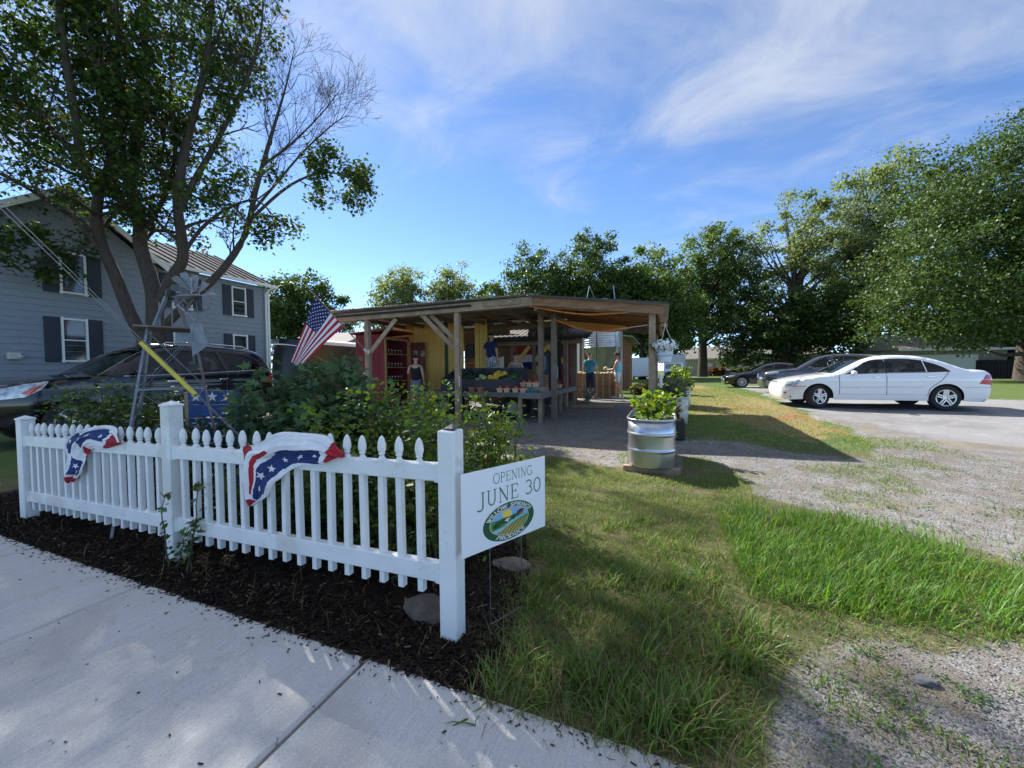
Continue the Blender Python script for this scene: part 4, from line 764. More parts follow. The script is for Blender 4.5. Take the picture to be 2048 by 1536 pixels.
    # cabin: floor, dash, seats, wheel
    cab = M('cabin_dark', (.03, .03, .032), (.045, .044, .043), rough=.8, scale=9); xr = roof0 if roof0 else 2.4
    b = MB(); b.box((L*.5, 0, belt-.16), (L*.46, 2*(Wm-.15), .06)); b.box((xr-.72, 0, belt-.05), (.5, 2*(Wm-.16), .16), ch=.03); b.build('dash', cab, th)
    for sx_, rows_ in ((xr+.18, (-.36, .36)), (xr+1.05, (-.36, .36))):
        for sy_ in rows_:
            b = MB(); b.beam((sx_, sy_, belt-.30), (sx_+.20, sy_, belt+.16), .48, .13, ch=.05); b.box((sx_+.24, sy_, belt+.25), (.09, .26, .16), ch=.03); b.build('seat', cab, th)
    b = MB(); b.tube([(xr-.36+.06*math.cos(a_), -.36+.18*math.sin(a_), belt+.05+.16*math.cos(a_)) for a_ in np.linspace(0, 2*PI, 17)], .014, 6); b.build('steering_wheel', cab, th)
    # underbody and arches
    b = MB(); b.box((L/2, 0, sill+.20), (L-.5, 2*(Wm-.16), .34)); b.box((L/2, 0, .62), (L-1.1, 2*(Wm-.22), .5)); b.build('underbody', blackT, th)
    for wx in wheels:
        for sgn in (-1, 1):
            wl = wheel(name, th, (wx, sgn*(Wm-.125), R), R, .215, nsp, style)
            if sgn > 0: wl.rotation_euler = (0, 0, PI)
    def surf(x_, z_, off=.004): return (x_, -(float(Wf(np.array([x_]), np.array([z_]))[0])+off), z_)
    def patch(poly, mat, nme, off=.006, both=True):
        poly = [np.array(p_) for p_ in poly]; q = []
        for i in range(len(poly)):
            a_, c_ = poly[i], poly[(i+1) % len(poly)]; ns = max(1, int(np.linalg.norm(c_-a_)/.05)); q += [a_+(c_-a_)*k/ns for k in range(ns)]
        cc = sum(q)/len(q); P3 = []; nq = len(q)
        for f in (1, .72, .4): P3.append([surf(*(cc+(p_-cc)*f), off+.006*(1-f)) for p_ in q])
        for sgn in ((1, -1) if both else (1,)):
            b = MB(); vs = [(p_[0], p_[1]*sgn, p_[2]) for r_ in P3 for p_ in r_]+[tuple(np.array(surf(*cc, off+.008))*np.array([1, sgn, 1]))]
            fs = [(r_*nq+i, r_*nq+(i+1) % nq, (r_+1)*nq+(i+1) % nq, (r_+1)*nq+i) for r_ in range(2) for i in range(nq)]+[(2*nq+i, 2*nq+(i+1) % nq, 3*nq) for i in range(nq)]
            b.add(vs, fs); b.build(nme, mat, th, 180)
    def strip(pts, mat, nme, rad=.004, off=.001):
        q = []
        for i in range(len(pts)-1):
            a_, c_ = np.array(pts[i]), np.array(pts[i+1]); ns = max(1, int(np.linalg.norm(c_-a_)/.08)); q += [a_+(c_-a_)*k/ns for k in range(ns)]
        q.append(np.array(pts[-1]))
        for sgn in (1, -1):
            b = MB(); b.tube([(s3[0], s3[1]*sgn, s3[2]) for s3 in (surf(*p_, off) for p_ in q)], rad, 5); b.build(nme, mat, th, 180)
    for s_ in seams: strip(s_, seam, 'door_seam', .0065)
    if head: patch(head, lampc, 'headlight')
    if tails: patch(tails, tail, 'tail_light')
    if extras: extras(th, surf, patch, strip, L)
    return th
def mirror(th, surf, x_, z_, mat):
    for sgn in (1, -1):
        s3 = surf(x_, z_); b = MB(); b.lathe([(.02, -.06), (.075, -.045), (.085, 0), (.07, .045), (.02, .06)], 14, (s3[0], sgn*(s3[1]-.10), s3[2]+.03), axis='x', sy=.68, sx=1.1); b.box((s3[0], sgn*(s3[1]-.03), s3[2]-.01), (.05, .10, .03)); b.build('mirror', mat, th, 60)
def handle(th, surf, x_, z_, mat):
    for sgn in (1, -1): s3 = surf(x_, z_, .012); b = MB(); b.box((s3[0], sgn*s3[1], s3[2]), (.17, .022, .028), ch=.008); b.build('door_handle', mat, th)
def grille(th, x_, z0, z1, w_, mat, bars=5, barmat=None, par=None):
    b = MB(); b.box((x_, 0, (z0+z1)/2), (.05, w_, z1-z0), ch=.015); g_ = b.build('grille', mat, th)
    for k in range(bars): b = MB(); b.box((x_-.03, 0, z0+(z1-z0)*(k+.5)/bars), (.02, w_*.94, .012)); b.build('grille_bar', barmat or chrome, g_)
# --- white saloon
paintW = M('paint_white', (.74, .755, .77), rough=.22, coat=1, spec=.5); paintG = M('paint_graphite', (.035, .038, .048), rough=.25, coat=1, metal=.3); paintK = M('paint_black', (.008, .008, .010), rough=.18, coat=1); paintN = M('paint_midnight', (.006, .006, .009), rough=.12, spec=.25, coat=.5)
top = [(.10, .20), (.03, .32), (.0, .50), (.05, .66), (.16, .74), (.5, .83), (.95, .905), (1.30, .955), (1.66, 1.14), (2.02, 1.33), (2.35, 1.425), (2.75, 1.452), (3.2, 1.425), (3.60, 1.33), (3.95, 1.18), (4.22, 1.065), (4.45, 1.045), (4.66, 1.02), (4.76, .94), (4.80, .72), (4.82, .52), (4.76, .34), (4.66, .22)]
wins = [[(1.56, .955), (1.62, .985), (2.03, 1.275), (2.16, 1.325), (2.30, 1.345), (2.475, 1.352), (2.475, .985)], [(2.505, .987), (2.505, 1.355), (2.80, 1.362), (3.06, 1.345), (3.30, 1.305), (3.36, 1.0)], [(3.385, 1.0), (3.325, 1.295), (3.56, 1.21), (3.74, 1.115), (3.86, 1.02), (3.80, 1.008)]]
def exW(th, surf, patch, strip, L):
    mirror(th, surf, 1.72, .96, paintW); handle(th, surf, 2.28, .86, chrome); handle(th, surf, 3.42, .88, chrome); strip([(1.54, .95), (2.47, .975), (3.38, .99), (3.86, 1.01)], blackT, 'window_trim', .008); strip([(2.49, .98), (2.49, 1.355)], blackT, 'door_pillar', .016); grille(th, .075, .56, .73, .62, M('grille_dark', (.05, .05, .055), rough=.4), 5)
    strip([(1.42, .59), (1.92, .592)], M('side_moulding', (.42, .43, .45), rough=.4), 'side_moulding', .006); strip([(1.96, .592), (2.5, .60)], MATS['side_moulding'], 'side_moulding', .006); strip([(2.52, .60), (3.30, .605)], MATS['side_moulding'], 'side_moulding', .006); strip([(4.15, .60), (4.72, .60)], MATS['side_moulding'], 'side_moulding', .006)
    strip([(1.47, .40), (3.4, .40)], MATS['side_moulding'], 'sill_line', .004); patch([(.30, .585), (.62, .60), (.62, .62), (.32, .61)], amber, 'marker_light'); strip([(.12, .50), (.40, .545), (.56, .55)], MATS['side_moulding'], 'bumper_line', .007); patch([(.10, .36), (.17, .34), (.17, .43), (.10, .44)], chrome, 'fog_lamp')
    b = MB(); b.box((.05, 0, .44), (.04, .52, .12)); b.build('number_plate', M('plate_white', (.7, .7, .72), rough=.5), th)
    b = MB(); b.lathe([(.001, -.012), (.10, -.012), (.11, 0)], 18, (2.95, -.32, .98), axis='y', sx=.5); b.build('seat_cushion', tail, th)
car('sedan', 'white four door sedan with front wheels turned, parked on the grey lot', 'car', (3.17, 14.16, g1(14)), R_(1.2), paintW, top, wins, .91, (.92, 3.77), .325, 5, 2, 1.30, 2.35, 3.2, 4.22, belt=.93,
    seams=([(1.40, .92), (1.42, .70), (1.42, .38)], [(2.49, .97), (2.50, .38)], [(3.82, 1.0), (3.68, .80), (3.42, .56), (3.38, .38)]), head=[(.12, .60), (.17, .755), (.45, .815), (.50, .74), (.33, .60)], tails=[(4.44, .69), (4.62, .93), (4.74, .92), (4.79, .72), (4.77, .66)], extras=exW)
bpy.data.objects['sedan'].scale = (.955, 1, 1.0)
for o in [c_ for c_ in bpy.data.objects if c_.name.startswith('wheel') and c_.parent and c_.parent.name == 'sedan' and abs(c_.location.x-.92) < .01]: o.rotation_euler.z += R_(24)
# --- graphite crossover
topR = [(.10, .26), (.03, .42), (.0, .62), (.03, .80), (.12, .93), (.45, 1.01), (.9, 1.06), (1.18, 1.10), (1.55, 1.33), (1.95, 1.55), (2.3, 1.64), (2.8, 1.675), (3.4, 1.66), (4.0, 1.60), (4.25, 1.50), (4.42, 1.25), (4.55, 1.08), (4.58, .8), (4.55, .5), (4.46, .28)]
winR = [[(1.46, 1.10), (1.95, 1.46), (2.15, 1.545), (2.35, 1.565), (2.35, 1.13)], [(2.45, 1.13), (2.45, 1.57), (2.9, 1.575), (3.22, 1.55), (3.26, 1.15)], [(3.34, 1.16), (3.32, 1.545), (3.7, 1.48), (4.0, 1.36), (3.98, 1.24)]]
def exR(th, surf, patch, strip, L):
    mirror(th, surf, 1.6, 1.10, paintG); handle(th, surf, 2.2, .99, paintG); handle(th, surf, 3.2, 1.02, paintG); grille(th, .06, .62, .86, .8, BLACK(), 4, BLACK())
    strip([(1.35, .34), (3.2, .34)], chrome, 'sill_trim', .01); strip([(1.5, 1.10), (2.6, 1.125), (3.98, 1.22)], chrome, 'window_trim', .006); patch([(.06, .40), (.16, .33), (.30, .36), (.28, .56), (.10, .60)], M('bumper_silver', (.3, .31, .33), rough=.4, metal=.5), 'bumper_accent')
car('crossover', 'dark graphite crossover parked behind the white sedan', 'car', (4.05, 20.4, .36), R_(1), paintG, topR, winR, .925, (.93, 3.62), .365, 5, 2, 1.18, 2.3, 4.0, 4.42, belt=1.08, seams=([(1.30, 1.08), (1.32, .40)], [(2.40, 1.12), (2.40, .40)], [(3.3, 1.15), (3.2, .7), (3.1, .4)]),
    head=[(.10, .86), (.16, .95), (.52, .99), (.50, .90), (.24, .84)], tails=[(4.3, 1.0), (4.5, 1.1), (4.56, 1.0), (4.5, .9)], extras=exR, sill=.28)
# --- black sports saloon
topB = [(.10, .18), (.02, .30), (.0, .48), (.05, .62), (.18, .70), (.55, .80), (1.05, .90), (1.35, .95), (1.75, 1.17), (2.1, 1.33), (2.45, 1.40), (2.8, 1.42), (3.2, 1.39), (3.6, 1.28), (3.95, 1.12), (4.15, 1.06), (4.42, 1.04), (4.52, .95), (4.58, .7), (4.55, .4), (4.45, .22)]
winB = [[(1.62, .95), (2.08, 1.26), (2.3, 1.315), (2.4, 1.325), (2.4, .98)], [(2.48, .98), (2.48, 1.33), (2.8, 1.335), (3.1, 1.30), (3.3, 1.0)], [(3.36, 1.01), (3.2, 1.28), (3.5, 1.18), (3.68, 1.06)]]
def exB(th, surf, patch, strip, L): mirror(th, surf, 1.75, .96, paintK); handle(th, surf, 2.25, .86, paintK); strip([(1.62, .945), (2.5, .97), (3.68, 1.03)], chrome, 'window_trim', .007); grille(th, .06, .36, .50, .7, BLACK(), 3); patch([(.08, .30), (.16, .28), (.18, .36), (.10, .37)], chrome, 'fog_lamp')
car('sports_sedan', 'black low sedan with multi spoke wheels beside the lamp pole lawn', 'car', (3.3, 26.3, .36), R_(2), paintK, topB, winB, .90, (.86, 3.58), .335, 10, 1, 1.35, 2.45, 3.2, 4.15, belt=.92, seams=([(1.45, .92), (1.46, .38)], [(2.44, .97), (2.44, .38)]), head=[(.14, .58), (.2, .69), (.52, .77), (.5, .68), (.3, .60)], tails=[(4.2, .8), (4.45, .92), (4.54, .85), (4.5, .75)], extras=exB)
# --- midnight sport utility vehicle beside the house
topS = [(.14, .34), (.04, .46), (.0, .66), (.03, .86), (.13, .98), (.45, 1.07), (.95, 1.13), (1.30, 1.17), (1.70, 1.43), (2.08, 1.66), (2.45, 1.765), (3.0, 1.79), (3.7, 1.775), (4.25, 1.72), (4.48, 1.60), (4.64, 1.25), (4.72, 1.05), (4.76, .75), (4.72, .5), (4.62, .36)]
winS = [[(1.58, 1.17), (2.06, 1.54), (2.28, 1.63), (2.46, 1.65), (2.46, 1.19)], [(2.55, 1.19), (2.55, 1.655), (3.0, 1.665), (3.30, 1.655), (3.42, 1.22)], [(3.50, 1.23), (3.38, 1.65), (3.9, 1.62), (4.16, 1.52), (4.30, 1.30)]]
def exS(th, surf, patch, strip, L):
    mirror(th, surf, 1.78, 1.18, paintN); handle(th, surf, 2.35, 1.04, chrome); handle(th, surf, 3.35, 1.06, chrome); grille(th, .06, .66, .94, .8, BLACK(), 4)
    strip([(1.6, 1.15), (2.6, 1.175), (4.3, 1.27)], chrome, 'window_trim', .007); patch([(.44, .86), (.62, 1.06), (.50, .99), (.36, .90)], amber, 'turn_signal', .011); strip([(1.4, .62), (3.4, .62)], chrome, 'side_moulding', .012)
    for sgn in (-1, 1): b = MB(); b.tube([(2.35, sgn*.58, 1.77), (2.45, sgn*.58, 1.83), (3.2, sgn*.58, 1.85), (4.0, sgn*.58, 1.82), (4.15, sgn*.58, 1.76)], .016, 6); b.build('roof_rail', chrome, th, 60)
    b = MB(); b.tube([(1.38, -.3, 1.245), (1.46, .1, 1.30), (1.52, .5, 1.34)], .008, 5); b.build('wiper', BLACK(), th)
    b = MB(); b.box((.02, 0, .55), (.10, 1.5, .10), ch=.03); b.build('bumper_trim', chrome, th)
car('sport_utility', 'black sport utility vehicle with chrome roof rails parked beside the blue grey house', 'car', (-10.6, 2.52, .20), R_(90), paintN, topS, winS, .94, (.93, 3.70), .38, 6, 1, 1.30, 2.45, 4.25, 4.64, belt=1.15, seams=([(1.42, 1.15), (1.45, .44)], [(2.50, 1.18), (2.50, .44)], [(3.46, 1.22), (3.4, .8), (3.3, .44)]),
    head=[(.10, .80), (.14, .97), (.42, 1.045), (.66, 1.09), (.58, .96), (.40, .84)], tails=[(4.4, .95), (4.55, 1.2), (4.7, 1.1), (4.7, .95)], extras=exS, sill=.36)
bpy.data.objects['sport_utility'].scale = (1.03, 1.03, 1.05)
# --- far white box truck and white trailer
bt = thing('box_truck', 'white cab over grey box truck parked in the far shade', 'truck', (.9, 43, .36))
wp = M('truck_white', (.66, .68, .70), rough=.35); 
b = MB(); b.box((.15, 2.9, 1.72), (2.1, 3.6, 1.9), ch=.04); b.build('cargo_box', M('box_grey', (.42, .42, .40), rough=.6), bt)
b = MB(); b.prism([(-1.0, .5), (-.95, 1.05), (-.15, 1.15), (.25, 1.75), (1.1, 1.8), (1.1, .5)], -.92, .92, 'x'); b.build('cab', wp, bt)
b = MB(); b.add([(-.80, -.175, 1.18), (.80, -.175, 1.18), (.72, .215, 1.70), (-.72, .215, 1.70)], [(0, 1, 2, 3)]); b.build('windscreen', glass, bt)
b = MB(); b.box((0, -1.02, .70), (1.6, .08, .42), ch=.02); b.build('grille', BLACK(), bt)
for s_ in (-.72, .72): b = MB(); b.box((s_, -1.05, .86), (.26, .06, .16), ch=.02); b.build('headlight', lampc, bt)
for s_ in (-.8, .8):
    for yy in (-.4, 3.2): b = MB(); b.lathe([(.1, -.12), (.36, -.12), (.38, 0), (.36, .12), (.1, .12)], 20, (s_, yy, .38), axis='x'); b.build('wheel', tyre, bt, 40)
wt = thing('box_trailer', 'plain white box trailer standing on the lawn beside the brown barn', 'trailer', (-2.35, 45, .36))
b = MB(); b.box((0, 1.8, 1.35), (2.05, 3.6, 2.1), ch=.03); b.build('body', wp, wt)
b = MB(); b.box((0, 1.8, 2.41), (2.08, 3.63, .05)); b.build('roof_rim', M('rim_grey', (.5, .5, .5), rough=.5), wt)
for s_ in (-.9, .9): b = MB(); b.lathe([(.1, -.1), (.33, -.1), (.34, .1), (.1, .1)], 18, (s_, 1.9, .34), axis='x'); b.build('wheel', tyre, wt, 40)
b = MB(); b.beam((-.7, 0, .35), (0, -1.3, .35), .08, .1); b.beam((.7, 0, .35), (0, -1.3, .35), .08, .1); b.build('tow_frame', BLACK(), wt)
# ---------------------------------------------------------------- open timber farm stand pavilion
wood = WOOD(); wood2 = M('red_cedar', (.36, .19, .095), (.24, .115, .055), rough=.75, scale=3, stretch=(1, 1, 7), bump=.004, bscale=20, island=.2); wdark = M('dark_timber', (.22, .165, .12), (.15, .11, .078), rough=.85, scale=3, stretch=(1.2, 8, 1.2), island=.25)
tin = M('corrugated_tin', (.36, .36, .37), (.24, .22, .21), rough=.5, metal=.5, scale=2.5)
pav = thing('farm_stand', 'open timber farm stand pavilion with corrugated metal roof and braced posts', 'pavilion', (-4.5, 9, .11)); po = Vector(pav.location)
def pp(b, name, mat, parent=pav, smooth=None, org=None):
    b.v = [tuple(Vector(p_)-(org or po)) for p_ in b.v]; return b.build(name, mat, parent, smooth)
PF = 9.0
def post(s, t_, top, mat=wood, w=.14):
    b = MB(); z0 = g1(t_)-.1; b.box((s, t_, (z0+top)/2), (w, w, top-z0), ch=.006); return pp(b, 'post', mat)
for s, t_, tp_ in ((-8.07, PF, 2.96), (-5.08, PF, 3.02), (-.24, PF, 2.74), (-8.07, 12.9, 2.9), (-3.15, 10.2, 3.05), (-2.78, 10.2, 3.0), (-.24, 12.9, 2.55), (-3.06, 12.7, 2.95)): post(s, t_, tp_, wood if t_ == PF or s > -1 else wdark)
def bm_(a_, c_, w, h, name='beam', mat=wood): b = MB(); b.beam(a_, c_, w, h, ch=.005); return pp(b, name, mat)
bm_((-9.3, PF-.095, 3.06), (-2.95, PF-.095, 3.13), .045, .22); bm_((-9.3, PF+.095, 3.06), (-2.95, PF+.095, 3.13), .045, .22); bm_((-2.94, PF-.1, 3.12), (-.02, PF-.1, 2.73), .045, .20, mat=wood2); bm_((-2.94, PF+.1, 3.10), (-.02, PF+.1, 2.71), .045, .20)
bm_((-9.3, 12.9, 3.0), (-2.95, 12.9, 3.05), .09, .2); bm_((-2.94, 12.9, 3.03), (-.02, 12.9, 2.62), .09, .2); bm_((-.10, PF-.08, 2.70), (-.10, 13.1, 2.60), .045, .2, 'eave_board', wood2); bm_((-2.95, PF+.1, 3.02), (-2.95, 12.8, 2.95), .09, .18)
for a_, c_ in (((-7.99, PF, 2.02), (-7.05, PF, 2.95)), ((-5.16, PF-.05, 2.05), (-6.15, PF-.05, 3.0)), ((-5.14, PF+.06, 2.25), (-5.95, PF+.06, 3.0))): bm_(a_, c_, .045, .12, 'brace')
bm_((-.24, PF+.1, 2.1), (-.24, PF+.85, 2.66), .045, .11, 'brace')
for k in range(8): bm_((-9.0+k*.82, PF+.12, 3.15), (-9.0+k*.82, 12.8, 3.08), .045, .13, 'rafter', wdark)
for k in range(7): t_ = PF+.35+k*.58; bm_((-2.9, t_, 3.12), (-.08, t_, 2.74), .045, .12, 'rafter', wood2)
for t_ in (9.6, 10.6, 11.6, 12.5): bm_((-9.3, t_, 3.225), (-2.95, t_, 3.235), .09, .035, 'purlin', wdark)
def corr(name, q, n, amp, mat=tin):  # q: corners a (start), b (across the ribs), c, d ; ribs run a->d
    a_, b_, c_, d_ = [Vector(p_) for p_ in q]; nr = (b_-a_).cross(d_-a_).normalized(); nr = nr if nr.z > 0 else -nr; bb_ = MB(); rows = []
    for i in range(n*6+1):
        u = i/(n*6); of = nr*amp*math.cos(2*PI*i/6); rows.append([a_.lerp(b_, u)+of, d_.lerp(c_, u)+of])
    bb_.grid(rows); o = pp(bb_, name, mat, smooth=180); md = o.modifiers.new('s', 'SOLIDIFY'); md.thickness = .002; return o
for k in range(6):
    s0 = -9.45+k*1.08; corr('roof_sheet', [(s0, PF-.28, 3.27), (s0+1.10, PF-.28, 3.28), (s0+1.10, 13.2, 3.24), (s0, 13.2, 3.23)], 13, .011)
for k in range(4):
    t0 = PF-.2+k*1.08; corr('roof_sheet', [(-3.1, t0, 3.255), (-3.1, t0+1.10, 3.245), (.10, t0+1.10, 2.79), (.10, t0, 2.81)], 13, .010)
b = MB(); b.beam((-3.0, PF-.22, 3.25), (.08, PF-.22, 2.845), .03, .035); pp(b, 'drip_edge', M('dark_flashing', (.06, .055, .05), rough=.5, metal=.4))
b = MB(); b.box((-3.75, PF-.13, 3.14), (1.0, .04, .14), ch=.01); pp(b, 'ridge_board', wood)
b = MB(); b.tube([(-9.2, PF-.17, 3.10), (-4.6, PF-.17, 3.13)], .028, 8); pp(b, 'blind_roll', BLACK(), smooth=60)
b = MB(); b.box((-8.16, PF-.08, 1.35), (.05, .03, .22)); pp(b, 'outlet_box', M('outlet_white', (.6, .6, .6)))
b = MB(); b.tube([(-5.0, PF-.085, 1.05), (-5.0, PF-.085, 1.33)], .016, 8); pp(b, 'thermometer', M('outlet_white', (.6, .6, .6)))
# clear ridge cap of the shed behind, showing above the roof
rs = thing('market_shed', 'dark market shed with corrugated lean-to roof behind the produce tables', 'shed', (-4.4, 13.6, g1(13.6))); ro = Vector(rs.location)
wr = M('barn_red', (.22, .025, .035), (.15, .016, .024), rough=.7, scale=3, stretch=(6, 6, 1)); wy = M('ochre_board', (.66, .43, .11), (.56, .35, .08), rough=.7, scale=3, stretch=(8, 8, 1)); grn = M('trim_green', (.012, .055, .02), rough=.6)
b = MB(); b.box((-4.8, 14.2, 1.75), (3.6, .12, 3.1)); pp(b, 'back_wall', wdark, rs, org=ro)
for k in range(3): b = MB(); b.box((-3.45+.115*k, 13.9, 1.5), (.105, .03, 2.4), ch=.003); pp(b, 'wall_board', wr, rs, org=ro)
for s in (-5.9, -4.2): b = MB(); b.box((s, 12.75, 1.5), (.10, .10, 2.6)); pp(b, 'post', wdark, rs, org=ro)
for a_, c_ in (((-4.15, 12.75, 1.8), (-3.5, 12.75, 2.5)), ((-5.2, 12.9, 1.4), (-4.4, 12.9, 2.3)), ((-3.1, 12.7, 1.7), (-3.7, 12.7, 2.3))): b = MB(); b.beam(a_, c_, .05, .13); pp(b, 'brace', wy if c_[0] > -4.6 else wdark, rs, org=ro)
b = MB(); b.beam((-6.0, 12.75, 2.42), (-2.5, 12.75, 2.42), .08, .16); pp(b, 'beam', wdark, rs, org=ro)
po_keep = po; po = ro
bb_ = MB(); rows = []
for i in range(121): u = i/120; rows.append([(-6.2+4.0*u, 12.2, 2.46+.012*math.cos(i*PI/3)), (-6.2+4.0*u, 14.4, 3.15+.012*math.cos(i*PI/3))])
bb_.grid(rows); o = pp(bb_, 'roof_sheet', M('rusty_tin', (.10, .085, .075), (.07, .055, .045), rough=.8, scale=3), rs, 180, org=ro); po = po_keep
b = MB(); b.prism([(12.9, 3.42), (15.4, 3.42), (14.2, 3.95)], -5.2, -3.1, 'x'); pp(b, 'ridge_cap', M('frosted_panel', (.50, .50, .46), (.38, .38, .34), rough=.4, scale=4), rs, org=ro)
# ---------------------------------------------------------------- yellow plank kiosk
ki = thing('yellow_kiosk', 'yellow plank kiosk with green corner trim under the pavilion roof', 'kiosk', (-7.5, 12, g1(12))); ko = Vector(ki.location)
s = -9.55
while s < -6.72:
    b = MB(); b.box((s+.115, 12.0, 1.75), (.224, .035, 2.85), ch=.005); pp(b, 'plank', wy, ki, org=ko); s += .232
for s in (-6.0, -5.82, -5.68): b = MB(); b.box((s, 11.98, 2.0), (.165, .035, 2.6), ch=.005); pp(b, 'plank', wy, ki, org=ko)
for s, w in ((-9.6, .09), (-7.22, .12), (-5.57, .06)): b = MB(); b.box((s, 11.965, 1.8), (w, .03, 2.85), ch=.004); pp(b, 'corner_trim', grn, ki, org=ko)
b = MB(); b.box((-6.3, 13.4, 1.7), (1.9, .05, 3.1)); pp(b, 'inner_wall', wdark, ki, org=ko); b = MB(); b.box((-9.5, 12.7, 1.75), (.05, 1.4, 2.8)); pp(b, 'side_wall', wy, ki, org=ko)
for z_ in (1.25, 1.75): b = MB(); b.box((-6.33, 12.5, z_), (.62, .6, .03)); pp(b, 'shelf', wood2, ki, org=ko)
b = MB(); b.box((-6.4, 12.3, 2.15), (.3, .25, .5), ch=.02); pp(b, 'wall_cabinet', BLACK(), ki, org=ko)
b = MB(); b.box((-6.32, 12.1, 3.0), (.45, .1, .06)); pp(b, 'strip_lamp', M('lamp_white', (.8, .8, .78)), ki, org=ko)
# ---------------------------------------------------------------- red jar cabinet
rc = thing('red_cabinet', 'tall dark red plank cabinet with shelves of jars and an open door', 'cabinet', (-9.1, 10.9, g1(10.9))); co_ = Vector(rc.location)
for k in range(6): b = MB(); b.box((-9.66+.2*k, 10.3, 1.45), (.19, .03, 2.5), ch=.004); pp(b, 'plank', wr, rc, org=co_)
b = MB(); b.box((-9.75, 10.95, 1.45), (.03, 1.3, 2.5)); b.box((-9.15, 11.6, 1.45), (1.2, .03, 2.5)); pp(b, 'back_panel', wr, rc, org=co_)
b = MB(); b.add([(-9.9, 10.2, 2.72), (-8.45, 10.2, 2.80), (-8.45, 11.72, 2.80), (-9.9, 11.72, 2.72), (-9.9, 10.2, 2.78), (-8.45, 10.2, 2.86), (-8.45, 11.72, 2.86), (-9.9, 11.72, 2.78)], [(3, 2, 1, 0), (4, 5, 6, 7), (0, 1, 5, 4), (1, 2, 6, 5), (2, 3, 7, 6), (3, 0, 4, 7)]); pp(b, 'roof', wr, rc, org=co_)
tan_ = M('pine_trim', (.42, .27, .13), (.34, .2, .09), rough=.7, scale=4, stretch=(6, 6, 1))
for a_, d_ in (((-8.55, 10.34, 1.4), (.04, .08, 2.3)), ((-8.55, 11.56, 1.4), (.04, .08, 2.3)), ((-8.55, 10.95, 2.56), (.04, 1.14, .08))): b = MB(); b.box(a_, d_); pp(b, 'door_frame', tan_, rc, org=co_)
for z_ in (.7, 1.15, 1.6, 2.05): b = MB(); b.box((-8.85, 10.95, z_), (.5, 1.2, .025)); pp(b, 'shelf', tan_, rc, org=co_)
jb = MB(); jb.lathe([(.035, 0), (.042, .01), (.042, .10), (.034, .12)], 12); jar0 = None
jarm = M('jar_dark', (.05, .025, .02), (.12, .07, .03), rough=.15, scale=3); lidm = M('jar_lid', (.55, .52, .45), rough=.4, metal=.3)
for z_ in (.7, 1.15, 1.6, 2.05):
    for k in range(6):
        if jar0 is None:
            jar0 = thing('jar', 'dark glass preserve jar standing on the red cabinet shelf', 'jar', group='preserve jars in the red cabinet'); jb.build('glass', jarm, jar0, 40); lb = MB(); lb.lathe([(.036, .12), (.036, .14)], 12); lb.build('lid', lidm, jar0, 40); j_ = jar0
        else: j_ = dup(jar0)
        j_['label'] = 'dark glass preserve jar on the %s shelf of the red cabinet' % {.7: 'bottom', 1.15: 'second lowest', 1.6: 'second highest', 2.05: 'top'}[z_]; j_.location = (-8.72+.02*random.random(), 10.5+.17*k, z_+.0127)
b = MB(); b.box((-8.28, 11.75, 1.55), (.58, .03, 1.9)); dr = pp(b, 'open_door', M('door_russet', (.15, .045, .03), (.10, .03, .022), rough=.8, scale=4), rc, org=co_)
for k in range(2): b = MB(); b.box((-8.35+.3*k, 11.73, 2.1), (.18, .02, .22)); pp(b, 'door_poster', M('poster_grey', (.35, .33, .32), (.12, .11, .1), rough=.7, scale=14), dr, org=co_)
for o in dr.children: o.location = (0, 0, 0)
# ---------------------------------------------------------------- flag on the pavilion post
fl = thing('flag', 'United States flag on angled wooden pole fixed to pavilion post', 'flag', (-8.07, 8.9, 2.03)); flo = Vector(fl.location)
pa, pb = Vector((-7.99, 8.86, 2.03)), Vector((-9.15, 8.05, 3.70))
b = MB(); b.tube([pa-flo, pb-flo], .017, 8); b.build('flag_pole', M('pole_wood', (.25, .14, .07), rough=.5), fl, 60)
b = MB(); b.box((-7.99+.0-flo.x, 8.92-flo.y, 2.03-flo.z), (.07, .04, .12), ch=.01); b.tube([pa-flo, pa.lerp(pb, .05)-flo], .03, 8); b.build('bracket', M('outlet_white', (.6, .6, .6)), fl)
h0, h1 = pa.lerp(pb, .935), pa.lerp(pb, .43)   # hoist: union at the pole top
flR, flW, flB = M('flag_red', (.42, .02, .04), rough=.75, spec=.2), M('flag_white', (.74, .74, .76), rough=.75, spec=.2), M('flag_blue', (.02, .025, .12), rough=.75, spec=.2)
f0, f1 = Vector((-10.40, 8.35, 1.78)), Vector((-9.80, 8.10, 1.58)); NU, NV = 39, 40; rows = []
sagd = Vector((-.25, .05, -.12)); fold_dir = Vector((.45, -.8, .1)).normalized()
for i in range(NU+1):
    u = i/NU; r_ = []
    for j in range(NV+1):
        v = j/NV; uu = u; p_ = h0.lerp(h1, uu).lerp(f0.lerp(f1, uu), v)
        bulge = math.sin(PI*v*.9)*(.16*(u)-.02); p_ = p_+Vector((.30, -.18, .28)).normalized()*bulge*.45
        fo_ = (.055*math.sin(u*9+v*2.2)+.03*math.sin(u*19+1+v*5))*min(1, v*1.6)*(1-.3*v); p_ = p_+fold_dir*fo_; r_.append(p_-flo)
    rows.append(r_)
def fmi(i, j):
    st_ = int((i+.5)/NU*13); 
    if st_ < 7 and (j+.5)/NV < .40: return 2
    return 0 if st_ % 2 == 0 else 1
b = MB(); b.grid(rows, mifn=fmi); fc = b.build('cloth', [flR, flW, flB], fl, 180)
b = MB()
